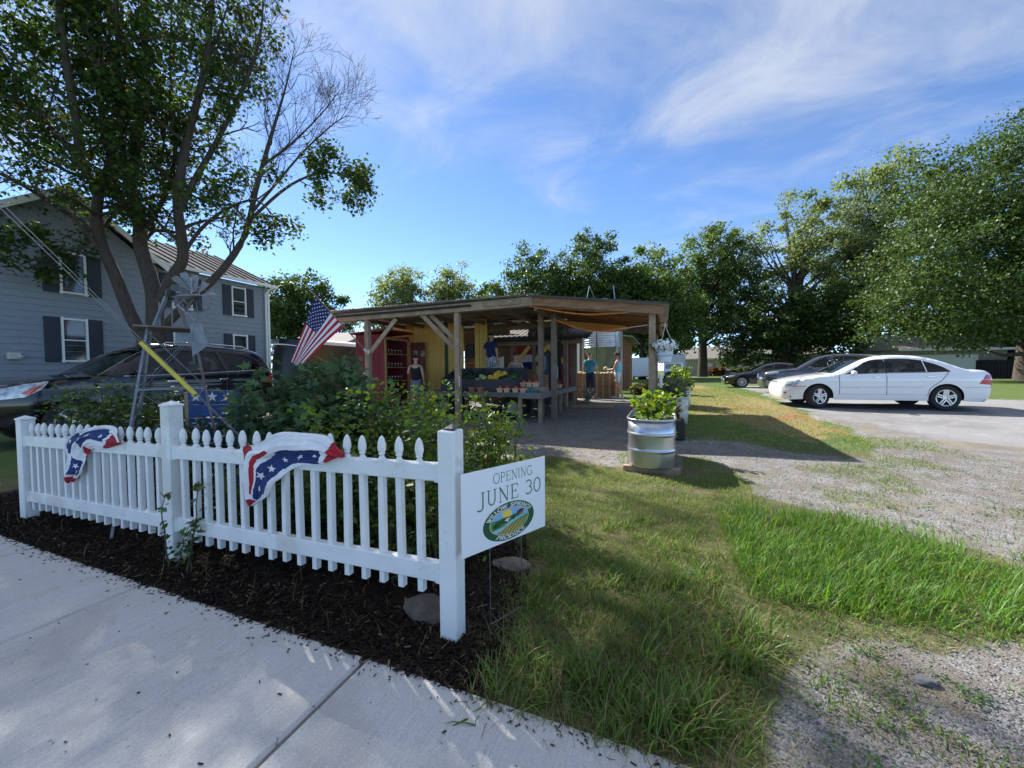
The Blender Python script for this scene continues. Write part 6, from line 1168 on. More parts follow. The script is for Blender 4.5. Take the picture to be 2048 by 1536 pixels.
OL = np.array([(0, 0, 0), (.26, .28, .05), (.27, .62, .05), (0, 1, -.04), (-.27, .62, .05), (-.26, .28, .05), (0, .5, -.02)]); OTt = np.array([(i, (i+1) % 6, 6) for i in range(6)])
QL = np.array([(0, 0, 0), (.36, .45, .08), (0, 1, -.05), (-.36, .45, .08)]); QT = np.array([(0, 1, 2), (0, 2, 3)])
bark = M('maple_bark', (.075, .056, .044), (.045, .035, .028), rough=.9, scale=5, stretch=(3, 3, .7), bump=.015, bscale=9)
LIMB = {
 'A': [(-14.89, 7.07, 2.19), (-15.44, 6.89, 3.25), (-15.68, 6.63, 4.56), (-15.76, 6.41, 5.33), (-15.5, 6.22, 6.11), (-15.05, 6.09, 6.7), (-14.9, 5.74, 7.2), (-14.53, 5.5, 8.31), (-14.18, 5.24, 9.44), (-13.92, 5.07, 10.67), (-13.78, 4.96, 12.05), (-13.75, 4.92, 13.48)],
 'A2': [(-15.05, 6.09, 6.7), (-14.57, 6.2, 7.29), (-14.69, 6.09, 8.57), (-14.4, 6.03, 9.81), (-14.26, 5.92, 11.27), (-14.09, 5.84, 12.93)],
 'A3': [(-15.68, 6.63, 4.56), (-15.8, 5.98, 5.79), (-16.26, 5.28, 6.5), (-16.74, 4.58, 7.0), (-17.5, 4.09, 7.81)],
 'A4': [(-15.76, 6.4, 5.26), (-15.94, 5.9, 5.13), (-16.23, 5.45, 4.83), (-16.64, 5.06, 4.5)],
 'A5': [(-14.9, 5.74, 7.2), (-15.27, 5.2, 8.18), (-15.5, 4.72, 9.32), (-15.96, 4.27, 10.69)],
 'B': [(-14.77, 7.1, 1.88), (-14.75, 7.17, 3.59), (-14.9, 7.15, 4.44), (-15.18, 7.07, 5.46), (-15.32, 7.16, 6.43), (-15.82, 7.21, 7.16), (-15.96, 7.42, 8.7), (-16.03, 7.68, 10.47), (-16.09, 7.85, 12.86), (-16.32, 8.06, 15.4), (-16.2, 8.19, 17.75)],
 'B2': [(-15.18, 7.08, 5.77), (-14.86, 7.46, 6.78), (-14.86, 7.83, 7.88), (-15.26, 8.16, 9.76), (-15.79, 8.37, 12.18), (-15.96, 8.6, 14.43)],
 'B3': [(-15.82, 7.21, 7.16), (-15.0, 6.62, 8.66), (-13.49, 5.98, 10.28), (-12.03, 5.33, 12.04), (-10.8, 4.79, 13.56)],
 'C': [(-14.75, 7.16, 3.28), (-14.25, 7.4, 4.44), (-13.94, 7.55, 5.14), (-13.88, 7.42, 6.76), (-13.41, 7.44, 8.32), (-12.98, 7.55, 9.6), (-12.6, 7.64, 11.0), (-12.48, 7.76, 12.78), (-12.42, 7.85, 14.55)],
 'C5': [(-12.643, 7.613, 10.562), (-12.801, 8.142, 12.038), (-13.015, 8.653, 13.605)],
 'C3': [(-13.94, 7.55, 5.14), (-13.01, 7.51, 5.76), (-11.99, 7.6, 6.23), (-10.98, 7.8, 6.43), (-10.41, 7.89, 5.95)],
 'C2': [(-13.95, 7.49, 6.5), (-13.54, 7.8, 7.62), (-13.04, 8.03, 8.55), (-12.46, 8.3, 9.79), (-11.96, 8.54, 11.03), (-11.72, 8.68, 12.12), (-11.66, 8.75, 13.36), (-11.62, 8.81, 14.6)],
 'D': [(-14.72, 7.15, 2.66), (-14.0, 7.58, 3.6), (-13.08, 8.08, 4.64), (-12.46, 8.48, 5.85), (-12.24, 8.73, 7.33), (-11.92, 9.02, 8.99), (-11.75, 9.24, 10.03), (-11.49, 9.37, 11.01), (-11.36, 9.58, 12.24)],
 'D3': [(-12.04, 8.84, 8.13), (-11.22, 9.18, 8.77), (-10.33, 9.57, 9.72), (-9.74, 9.83, 10.52)],
 'D4': [(-12.31, 8.56, 6.49), (-11.67, 8.96, 7.49), (-10.78, 9.35, 8.6), (-9.96, 9.82, 9.54), (-9.51, 10.0, 9.78)],
 'D2': [(-12.31, 8.56, 6.33), (-11.52, 9.01, 7.24), (-10.86, 9.4, 7.77), (-10.18, 9.78, 7.98), (-9.04, 10.22, 7.64)],
}
mt_ = thing('maple_tree', 'large half bare maple with several leaning trunks in front of the blue grey house', 'tree', (-14.9, 7.1, .03)); mo = np.array([-14.9, 7.1, .03]); rs = np.random.default_rng(5)
paths = []; rad0 = dict(A=.20, A2=.11, A3=.08, A4=.05, A5=.07, B=.26, B2=.09, B3=.10, C=.20, C3=.07, C5=.05, C2=.11, D=.16, D3=.05, D4=.055, D2=.06); leafy = dict(A=1, A2=1, A3=1, A4=1, A5=1, B=1, B2=1, B3=1, C=1, C3=1, C5=1, C2=0, D=0, D3=0, D4=0, D2=2)
tipsL = []; tipsB = []; bare = []
trunk = [(np.array([(-14.95, 7.12, -.1), (-14.92, 7.1, .5), (-14.9, 7.08, 1.4), (-14.87, 7.07, 2.2), (-14.85, 7.1, 2.9)]), np.array([.52, .42, .36, .34, .26]))]
for k, P_ in LIMB.items():
    P_ = np.array(crom(P_, 4)); n_ = len(P_); r0 = rad0[k]*.88; r1 = max(.018, r0*.22) if leafy[k] else .007; R2 = np.linspace(r0, r1, n_); trunk.append((P_, R2)); lf = leafy[k]
    ncb = {'A': 24, 'A2': 19, 'A3': 9, 'A4': 4, 'A5': 18, 'B': 24, 'B2': 19, 'B3': 20, 'C': 14, 'C3': 5, 'C5': 7, 'C2': 20, 'D': 20, 'D3': 11, 'D4': 12, 'D2': 8}[k]
    for c in range(ncb):
        f = .28+.72*(c+rs.random())/ncb if k != 'D2' else .45+.55*(c+rs.random())/ncb; i = min(int(f*(n_-1)), n_-2); dd = unit(P_[i+1]-P_[i]); s = rs.normal(size=3); s = unit(s-dd*(s@dd)); tl = []
        if lf: grow(paths, tipsL, P_[i], dd*.45+s*.8, rs.uniform(1.1, 2.0)*(.5 if k == 'A4' else .5 if k == 'D2' else .7 if k == 'C3' else 1), R2[i]*.4+.006, 2, rs, .10, .3, (4, 4), .8)
        else: grow(bare, tipsB, P_[i], dd*.75+s*.55, rs.uniform(.9, 1.9)*(1.2-.55*f), R2[i]*.33+.005, 2, rs, .22, .25, (5, 5), .62)
V, F = tubes_np(trunk, 12); npmesh('trunk', V-mo, F, bark, mt_, True)
V, F = tubes_np(paths, 4); npmesh('branches', V-mo, F, bark, mt_, True)
V, F = tubes_np([(p_, np.maximum(r_, .0035)) for p_, r_ in bare], 4); npmesh('bare_branches', V-mo, F, bark, mt_, True)
T_ = np.concatenate([t_[2:] for t_ in tipsL]); n_ = 47000; idx = rs.integers(0, len(T_), n_); P = T_[idx]+rs.normal(0, .12, (n_, 3)); D = rdir(n_); D[:, 2] -= .55; Nn = rdir(n_)*.6+np.array([0, 0, 1.])
V, F = scatter(ML, MT, P, D, Nn, rs.uniform(.08, .14, n_)); lmap = leafmat('maple_leaf', (.030, .064, .014), (.055, .095, .022), trans=.36, rough=.6, var=.4, yellow=((.16, .12, .03), .04), spec=.15)
o = npmesh('crown', V-mo, F, lmap, mt_); 
def bgtree(name, label, base, H, ells, nleaf, size, mat, tr=.35, trunk_top=.45, seed=0, bk=None, clump=.9, group=None, sparse=0.):
    nleaf = int(nleaf*2.1); size *= .84; th = thing(name, label, 'tree', (base[0], base[1], .3), 0, group); r2 = np.random.default_rng(seed); cl = []
    vol = np.array([e[3]*e[4]*e[5] for e in ells]); nc = max(12, int(nleaf/90))
    for e, v in zip(ells, vol/vol.sum()):
        m_ = max(4, int(nc*v)); d = unit(r2.normal(size=(m_, 3))); rr = r2.random(m_)**.42; c_ = d*rr[:, None]*np.array(e[3:6])+np.array(e[:3])
        c_ += (r2.normal(size=c_.shape))*np.array(e[3:6])*.07; cl.append(np.c_[c_, d*np.array([1, 1, 1.])])
    cl = np.concatenate(cl); cl = cl[cl[:, 2] > .6]
    if sparse: cl = cl[r2.random(len(cl)) > sparse]
    paths = [(np.array([(0, 0, -.3), (.05, 0, H*.12), (0, .08, H*.3), (.1, 0, H*trunk_top), (0, .1, H*.8)]), np.array([tr*1.25, tr, tr*.85, tr*.6, tr*.12]))]
    for q in cl[r2.permutation(len(cl))[:46]]:
        z0 = max(H*.10, min(q[2]*.62, H*.72)); a_ = np.array([0, 0, z0]); m_ = (a_+q[:3])/2+np.array([0, 0, -.06*H*.3]); paths.append((np.array([a_, m_, q[:3]]), np.array([tr*.34, tr*.2, tr*.05])))
    V, F = tubes_np(paths, 7); npmesh('trunk', V, F, bk or bark, th, True)
    idx = r2.integers(0, len(cl), nleaf); sp_ = clump*r2.uniform(.5, 1.15, len(cl))[idx]; P = cl[idx, :3]+r2.normal(size=(nleaf, 3))*sp_[:, None]*np.array([.55, .55, .40]); k = P[:, 2] > .9; P = P[k]; idx = idx[k]; n_ = len(P)
    D = unit(r2.normal(size=(n_, 3))); D[:, 2] -= .3; Nn = r2.normal(size=(n_, 3))*.55+cl[idx, 3:]*.5+np.array([0, 0, .6]); cs_ = r2.uniform(.65, 1.3, len(cl))[idx]; V, F = scatter(QL, QT, P, D, Nn, size*cs_*r2.uniform(.55, 1.3, n_)); npmesh('crown', V, F, mat, th); return th
ld = leafmat('leaf_dark', (.034, .072, .015), (.068, .115, .026), trans=.45, rough=.5, var=.45); lm_ = leafmat('leaf_mid', (.058, .11, .022), (.105, .16, .036), trans=.5, rough=.5, var=.42); ll = leafmat('leaf_light', (.105, .155, .045), (.18, .22, .075), trans=.5, rough=.5, var=.4); lg = leafmat('leaf_grey', (.10, .145, .068), (.15, .195, .09), trans=.5, rough=.55, var=.4); lol = leafmat('leaf_olive', (.034, .074, .014), (.072, .115, .024), trans=.36, rough=.5, var=.5)
grp = 'trees along the back of the lot'
bgtree('maple_tree', 'broad olive green maple with drooping skirt of leaves over the garage', (27.5, 44.5), 22.5, [(0, 0, 13, 8.5, 7.5, 8.5), (-5.5, -3, 8.5, 6.5, 6, 5.6), (-9.0, -4.5, 5.6, 4.6, 4.5, 3.8), (4, -2, 12, 7, 7, 8), (-4, -2, 15, 6, 6, 5), (-2, -4, 5.0, 5, 4, 3.2)], 54000, .27, lol, .65, .5, 11, clump=1.1, group=grp)
bgtree('poplar_tree', 'tall airy grey green tree rising behind the dark crossover', (16.0, 62), 25, [(0, 0, 17.5, 5.4, 5, 7), (-4.5, 0, 13, 4.2, 4, 6), (3.5, 0, 14, 4.5, 4, 7.5), (0, 0, 8, 6, 5, 4.5)], 11500, .40, ll, .5, .6, 12, clump=1.2, group=grp, sparse=.22)
bgtree('poplar_tree', 'narrow green tree top between the airy tree and the olive maple', (23.8, 64), 25.5, [(0, 0, 19, 3.0, 3, 6.5), (0, 0, 10, 4.2, 4, 7)], 6500, .42, lg, .45, .6, 13, clump=1.1, group=grp, sparse=.2)
bgtree('ash_tree', 'pale grey green tree crown standing behind the olive maple', (26.5, 66), 27, [(0, 0, 21.5, 5.5, 5, 8), (5, 0, 18, 5, 5, 8), (-3, 0, 12, 5, 5, 7)], 12000, .46, ll, .5, .6, 14, clump=1.3, group=grp)
bgtree('oak_tree', 'upright tree with forked trunk standing on lawn before the cream cottage', (5.2, 62.5), 22.3, [(1.5, 0, 17, 4.6, 4.4, 5.2), (-2.8, 0, 13.5, 4.4, 4, 4.6), (3.6, 0, 11.5, 3.6, 3.6, 4.2), (0, 0, 9.5, 4.5, 4, 3.2)], 13000, .42, lm_, .62, .7, 15, clump=1.05, group=grp, sparse=.10)
bgtree('maple_tree', 'dark round maple rising over the pavilion ridge', (-14.6, 44), 16.6, [(0, 0, 10.5, 4.6, 4.5, 5.6), (-3.2, 0, 8, 3.6, 3.6, 5), (2.5, 0, 8, 4, 4, 5)], 15000, .36, ld, .4, .5, 16, clump=.9, group=grp)
bgtree('maple_tree', 'tallest dark maple directly behind the silo cap', (-8.2, 46), 17.4, [(0, 0, 11.4, 5.2, 4.6, 5.6), (3.5, 0, 8, 4.2, 4, 5.4), (-3, 0, 7.5, 4, 4, 5)], 17000, .37, ld, .4, .5, 17, clump=.9, group=grp)
bgtree('maple_tree', 'mid green maple between the silo and the forked lawn tree', (-2.4, 48), 16.2, [(0, 0, 10.6, 4.6, 4.2, 5.2), (2.6, 0, 6.8, 4.2, 4, 5)], 13000, .38, lm_, .4, .5, 18, clump=.95, group=grp)
bgtree('willow_tree', 'pale yellow green tree over the kiosk corner, nearer the flag', (-37.5, 49.5), 18.2, [(0, 0, 12.4, 4.6, 4, 5), (-2, 0, 9, 4.4, 4, 5)], 9000, .42, ll, .35, .5, 19, clump=1.15, group=grp, sparse=.1)
bgtree('willow_tree', 'pale yellow green tree left of the dark round maple', (-30.5, 52.5), 18.8, [(0, 0, 12.6, 4.4, 4, 5.2), (3.0, 0, 8.5, 4.6, 4, 5)], 9000, .42, ll, .35, .5, 20, clump=1.15, group=grp, sparse=.1)
bgtree('pine_tree', 'feathery green tree top just behind the pavilion roof edge', (-23.0, 50), 14.0, [(0, 0, 8.8, 3.6, 3, 4.6)], 6000, .4, lm_, .3, .6, 21, clump=.9, group=grp)
bgtree('maple_tree', 'dark green tree behind the cargo trailer and house corner', (-35.0, 29.0), 11.8, [(0, 0, 7.6, 3.8, 3.6, 4.2), (3.2, 1, 5.6, 3.0, 3, 3.8), (-4, 0, 6.5, 3.5, 3, 4.6)], 12000, .34, ld, .35, .5, 22, clump=.85, group=grp)
bgtree('spruce_tree', 'dense dark understory tree behind the black sedan', (14.0, 57), 12.5, [(0, 0, 7, 4.6, 4, 5.2), (5, 0, 6.5, 4.2, 4, 5), (-4.5, 2, 5.5, 3.8, 3.5, 4.4)], 13000, .42, ld, .5, .6, 23, clump=1.0, group=grp)
bgtree('spruce_tree', 'dark leafy tree shading the far box truck', (1.0, 54), 12.5, [(0, 0, 8, 4.2, 4, 4.6), (-4, 0, 7, 4, 4, 4.6)], 10000, .42, ld, .4, .6, 24, clump=1.0, group=grp)
bgtree('spruce_tree', 'dark tree filling the gap behind the olive maple trunk', (33, 55), 13, [(0, 0, 7.5, 5, 5, 6.5), (6, 0, 7.5, 5, 5, 6.5), (-6, 3, 8, 4, 4, 5)], 12000, .5, ld, .5, .6, 25, clump=1.2, group=grp)
def shrub(name, label, cat, x0, x1, y0, y1, zf, nst, per, size, mat, tmpl=(OL, OTt), stemm=None, seed=0, lean=.35, low=.12, droop=.1, wob=.06):
    th = thing(name, label, cat, ((x0+x1)/2, (y0+y1)/2, g1((y0+y1)/2))); o_ = np.array(th.location); r2 = np.random.default_rng(seed); paths = []; P = []; D = []
    for i in range(nst):
        b_ = np.array([r2.uniform(x0+.12, x1-.12), r2.uniform(y0+min(.1, (y1-y0)*.3), y1-min(.1, (y1-y0)*.3)), o_[2]]); tx = b_[:2]+r2.normal(0, lean, 2)*.6; tx = np.clip(tx, [x0, y0], [x1, y1]); h_ = zf((tx[0]-x0)/(x1-x0))*r2.uniform(.5, 1.1)
        q = np.array([b_, b_*.6+np.array([*tx, o_[2]+h_])*.4+np.array([0, 0, .12*h_]), np.array([*tx, o_[2]+h_])]); q = np.array(crom(q, 5)); q += np.r_[np.zeros((1, 3)), r2.normal(0, wob*.35, (len(q)-1, 3))]; paths.append((q, np.linspace(.008, .0025, len(q))))
        f = r2.uniform(low, 1, per)**.8*(len(q)-1); k = np.minimum(f.astype(int), len(q)-2); pp_ = q[k]+(q[k+1]-q[k])*(f-k)[:, None]; P.append(pp_+r2.normal(0, wob, (per, 3))*np.array([1, 1, .6])); dd = unit(r2.normal(size=(per, 3))*np.array([1, 1, .5])+np.array([0, 0, .35-droop])); D.append(dd)
    P = np.concatenate(P); D = np.concatenate(D); n_ = len(P); k = P[:, 2] > o_[2]+.03; P = P[k]; D = D[k]; n_ = len(P); Nn = r2.normal(size=(n_, 3))*.5+np.array([0, -.1, .9]); V, F = scatter(tmpl[0], tmpl[1], P, D, Nn, size*r2.uniform(.55, 1.3, n_)); npmesh('leaves', V-o_, F, mat, th)
    V, F = tubes_np(paths, 4); npmesh('stems', V-o_, F, stemm or M('green_stem', (.07, .06, .03), rough=.8), th); return th
sh1 = leafmat('shrub_leaf', (.040, .085, .016), (.072, .13, .026), trans=.3, rough=.4, var=.35, yellow=((.16, .17, .03), .08)); sh2 = leafmat('shrub_bright', (.085, .17, .018), (.16, .24, .03), trans=.5, rough=.35, var=.35, yellow=((.26, .15, .05), .03)); tml = leafmat('tomato_leaf', (.048, .10, .036), (.075, .135, .052), trans=.35, rough=.6, var=.3)
TOM = np.array([(0, 0, 0), (.10, .18, .03), (.34, .22, .0), (.14, .36, .03), (.38, .55, -.02), (.14, .60, .02), (0, 1, -.08), (-.14, .60, .02), (-.38, .55, -.02), (-.14, .36, .03), (-.34, .22, 0), (-.10, .18, .03), (0, .4, .05)]); TOT = np.array([(i, (i+1) % 12, 12) for i in range(12)])
shrub('flowering_shrub', 'leafy green shrub growing round the windmill legs behind the fence', 'shrub', -6.25, -4.3, 2.0, 3.0, lambda u: .95+.33*math.sin(PI*min(1, u*1.15+.1))**.6, 150, 70, .055, sh1, seed=31)
shrub('tomato_plant', 'tall grey green tomato plants in front of the blue star board', 'plant', -4.15, -2.7, 2.5, 3.6, lambda u: 1.05+.42*math.sin(PI*min(1, max(0, u*.9+.05)))**.7, 105, 75, .12, tml, (TOM, TOT), seed=32, droop=.5, wob=.09)
shrub('glossy_shrub', 'bright glossy leaved shrub behind the fence beside the broken post', 'shrub', -2.75, -1.25, 2.15, 3.75, lambda u: 1.34-.28*u, 125, 74, .055, sh2, seed=33)
shrub('low_shrub', 'low dark shrub filling the bed behind the middle pickets', 'shrub', -3.6, -1.25, 1.98, 2.6, lambda u: .78, 90, 70, .055, sh1, seed=34)
shrub('rose_sprig', 'thin leafy sprig growing in front of the capped fence post', 'plant', -3.55, -3.05, 1.66, 1.74, lambda u: .66, 4, 26, .05, sh1, seed=35, lean=.15, wob=.02)
shrub('pepper_plant', 'leafy pepper plant growing in the galvanised stock tank', 'plant', -.42, .12, 6.0, 6.9, lambda u: 1.02, 16, 40, .11, sh2, seed=36, lean=.2, low=.62, wob=.05)
shrub('seedlings', 'small bright green seedlings at the near end of the stock tank', 'plant', -.40, .10, 5.68, 6.0, lambda u: .82, 14, 22, .07, leafmat('seedling_leaf', (.10, .2, .04), (.15, .24, .06), trans=.35, var=.2), seed=37, low=.75, lean=.1, wob=.04)
shrub('lavender_plant', 'bushy grey green lavender in the cream tub', 'plant', -.02, .50, 9.75, 10.85, lambda u: .98, 150, 34, .06, leafmat('lavender_leaf', (.13, .15, .075), (.18, .20, .10), trans=.25, var=.25), seed=38, low=.55, lean=.15)
shrub('leafy_greens', 'broad leaved greens in the farthest cream tub', 'plant', .2, .75, 12.7, 13.8, lambda u: 1.12, 40, 40, .12, sh2, seed=39, low=.5, lean=.25)
shrub('red_flowers', 'red and orange flowers in the black square pot', 'flowers', .02, .36, 8.15, 8.48, lambda u: .74, 26, 20, .07, leafmat('flower_red', (.35, .06, .02), (.05, .09, .02), trans=.3, var=.3), seed=40, low=.5, lean=.1, wob=.04)
shrub('potted_leaves', 'pale leafed plant in the dark blue nursery pot', 'plant', -3.3, -3.0, 3.8, 4.05, lambda u: .55, 14, 24, .08, sh2, seed=41, lean=.15)
shrub('lily_tuft', 'small flower tuft at the barn side behind the man in shorts', 'plant', -1.3, -.4, 17.2, 18.2, lambda u: .5, 50, 26, .12, leafmat('tuft_leaf', (.06, .09, .02), (.14, .12, .03), var=.3), seed=42, low=.1)
shrub('trash_flowers', 'white flowering plant at the end of the side table', 'plant', -2.6, -2.3, 13.3, 13.7, lambda u: .55, 14, 24, .08, leafmat('white_bloom', (.5, .5, .45), (.06, .1, .03), var=.2), seed=43)
# petunias in the hanging basket
pet = thing('petunias', 'white petunias spilling over the hanging pot', 'flowers', (.02, 8.88, 1.93)); r2 = np.random.default_rng(3); n_ = 900; P = r2.normal(0, 1, (n_, 3))*np.array([.13, .13, .06])+np.array([0, 0, .03]); V, F = scatter(OL, OTt, P, rdir(n_), np.tile([0, 0, 1.], (n_, 1))+r2.normal(0, .5, (n_, 3)), r2.uniform(.03, .06, n_)); npmesh('leaves', V, F, sh1, pet)
n_ = 60; d = unit(r2.normal(size=(n_, 3))*np.array([1, 1, .6])+np.array([-.2, -.35, .25])); P = d*np.array([.25, .25, .13])+np.array([0, 0, .04]); PETV = np.array([(0, 0, -.02)]+[(math.cos(k*PI/5)*(.5 if k % 2 == 0 else .40), math.sin(k*PI/5)*(.5 if k % 2 == 0 else .40), .10) for k in range(10)]); PETT = np.array([(0, 1+k, 1+(k+1) % 10) for k in range(10)])
V, F = scatter(PETV, PETT, P, np.cross(d, r2.normal(size=(n_, 3))), d, r2.uniform(.07, .10, n_)); npmesh('white_blooms', V, F, M('petal_white', (.78, .77, .76), rough=.6), pet)['kind'] = 'stuff'
n_ = 10; d = unit(r2.normal(size=(n_, 3))*np.array([1, 1, .5])+np.array([0, -.5, .3])); V, F = scatter(PETV, PETT, d*np.array([.2, .22, .12])+np.array([0, 0, .04]), np.cross(d, r2.normal(size=(n_, 3))), d, np.full(n_, .075)); npmesh('purple_blooms', V, F, M('petal_purple', (.06, .03, .2), rough=.6), pet)['kind'] = 'stuff'
# ---------------------------------------------------------------- far buildings beyond the lawn
def cottage(name, label, loc, rz, w, d, h, rise, wall, wins, door=None, cat='house'):
    th = thing(name, label, cat, loc, rz); b = MB(); b.box((0, 0, h/2-.3), (w, d, h+.6)); b.build('wall', wall, th)
    b = MB(); b.prism([(-d/2-.35, h-.05), (d/2+.35, h-.05), (0, h+rise)], -w/2-.3, w/2+.3, 'x'); b.build('roof', shg, th)
    b = MB(); b.box((0, -d/2-.36, h-.08), (w+.6, .06, .22)); b.build('fascia', trim, th)
    for x_, z_, ww, hh in wins:
        b = MB()
        for a_, c_ in (((x_, -d/2-.03, z_+hh/2), (ww+.12, .06, .1)), ((x_, -d/2-.03, z_-hh/2), (ww+.12, .06, .1)), ((x_-ww/2, -d/2-.03, z_), (.1, .06, hh)), ((x_+ww/2, -d/2-.03, z_), (.1, .06, hh))): b.box(a_, c_)
        f_ = b.build('window', trim, th); b = MB(); b.box((x_, -d/2-.005, z_), (ww-.05, .03, hh-.05)); b.build('pane', gls, f_)
    if door: b = MB(); b.box((door[0], -d/2-.03, door[2]/2), (door[1], .06, door[2])); b.build('door', door[3], th)
    return th
cream = M('cottage_cream', (.52, .50, .44), (.46, .44, .39), rough=.8, scale=3, stretch=(1, 1, 8)); shg = M('shingle_grey', (.22, .20, .18), (.15, .14, .13), rough=.9, scale=20); whs = M('siding_white', (.58, .59, .60), (.52, .53, .54), rough=.8, scale=3, stretch=(1, 1, 8))
cottage('cottage', 'cream single storey cottage with row of dark windows behind the lawn', (8.7, 74, .2), R_(-4), 11.5, 8, 3.0, 2.1, cream, [(x_, 1.75, .85, 1.5) for x_ in (1.1, 2.1, 3.1, 4.1)]+[(-1.4, 1.8, .8, 1.0)], (-.2, .9, 2.1, trim))
cottage('cottage', 'white gabled cottage roof behind the dark crossover', (17.5, 71, .3), R_(-10), 9, 8, 3.2, 2.6, whs, [(-2.5, 1.8, 1, 1.3), (1.5, 1.8, 1, 1.3)])
cottage('garage', 'tan garage with wide pale panel door under the olive maple', (25.6, 54.5, .3), R_(12), 9.0, 7, 3.0, 1.6, M('garage_tan', (.24, .20, .16), (.2, .17, .14), rough=.8, scale=4, stretch=(8, 8, 1)), [], (-1.2, 6.6, 2.4, M('garage_door', (.55, .56, .50), rough=.6)), 'garage')
cottage('house', 'white siding house partly hidden behind the black board fence', (35, 66, .3), R_(14), 9, 8, 5.0, 2.4, whs, [(-2, 3.6, .9, 1.3), (1, 1.6, .9, 1.3)])
cottage('shed', 'small white shed with dappled wall at the lot corner past the black fence', (38.6, 50.5, .3), R_(25), 5, 5, 3.0, 1.4, M('shed_white', (.72, .72, .70), rough=.7), [(0, 1.6, .6, .8)], None, 'shed')
bf = thing('board_fence', 'black board fence between the garage and white shed', 'fence', (27.9, 51.5, .3), R_(0)); blf = M('fence_black', (.018, .017, .016), rough=.9); pr0 = None
for k in range(44):
    if pr0 is None: b = MB(); b.box((0, 0, .92), (.185, .025, 1.85)); pr0 = b.build('board', blf, bf); o = pr0
    else: o = dup(pr0, bf)
    o.location = (.2*k, -.04*k, random.uniform(-.01, .01))
for z_ in (.4, 1.5): b = MB(); b.beam((0, .04, z_), (8.7, -1.70, z_), .05, .1); b.build('rail', blf, bf)
lp = thing('lamp_pole', 'grey pole with small flood lamp standing on the far lawn', 'lamp', (9.6, 72, .3)); b = MB(); b.tube([(0, 0, 0), (0, 0, 6.4)], [.16, .10], 10); b.build('pole', M('pole_grey', (.20, .18, .15), rough=.9), lp, 60); b = MB(); b.tube([(0, 0, 6.2), (.35, -.2, 6.4)], .04, 6); b.build('arm', STEEL(), lp); b = MB(); b.lathe([(.05, 0), (.2, -.1), (.22, -.25), (.05, -.28)], 12, (.45, -.25, 6.45)); b.build('lamp_head', M('lamp_white', (.8, .8, .78)), lp, 40)
tbn = thing('recycling_tote', 'blue recycling tote beside the cream cottage', 'bin', (2.6, 69.5, .3)); b = MB(); b.add([(-.3, -.3, 0), (.3, -.3, 0), (.3, .3, 0), (-.3, .3, 0), (-.4, -.4, 1.1), (.4, -.4, 1.1), (.4, .4, 1.1), (-.4, .4, 1.1)], [(3, 2, 1, 0), (4, 5, 6, 7)]+[(i, (i+1) % 4, 4+(i+1) % 4, 4+i) for i in range(4)]); b.build('body', M('tote_blue', (.02, .03, .25), rough=.5), tbn); b = MB(); b.box((0, 0, 1.13), (.86, .86, .08), ch=.02); b.build('lid', MATS['tote_blue'], tbn)
shrub('round_bush', 'clipped yellow green bush before the cottage windows', 'shrub', 10.2, 12.6, 68.5, 70, lambda u: 1.1, 60, 40, .3, ll, seed=51, low=.05, wob=.2)
shrub('rust_bush', 'rust brown ornamental bush before the cottage wall', 'shrub', 6.9, 8.9, 68.5, 70, lambda u: 1.3, 50, 40, .3, leafmat('rust_leaf', (.22, .09, .04), (.15, .08, .03)), seed=52, low=.05, wob=.2)
# ---------------------------------------------------------------- people
def skin(verts, edges, rad, name, mat, parent, root=0, sub=2):
    me = bpy.data.meshes.new('tmp'); me.from_pydata(verts, edges, []); o = bpy.data.objects.new('tmp', me); COL.objects.link(o)
    m1 = o.modifiers.new('k', 'SKIN'); m1.use_smooth_shade = True
    if not me.skin_vertices: 
        bm = bmesh.new(); bm.from_mesh(me); bm.verts.layers.skin.verify(); bm.to_mesh(me); bm.free()
    for i, r_ in enumerate(rad): me.skin_vertices[0].data[i].radius = r_ if isinstance(r_, tuple) else (r_, r_)
    for i in range(len(rad)): me.skin_vertices[0].data[i].use_root = (i == root)
    m2 = o.modifiers.new('s', 'SUBSURF'); m2.levels = sub; m2.render_levels = sub
    bpy.context.view_layer.update(); dg = bpy.context.evaluated_depsgraph_get(); nm = bpy.data.meshes.new_from_object(o.evaluated_get(dg)); bpy.data.objects.remove(o); bpy.data.meshes.remove(me)
    nm.materials.clear(); q = link(name, nm, parent, mat); nm.polygons.foreach_set('use_smooth', [True]*len(nm.polygons)); return q
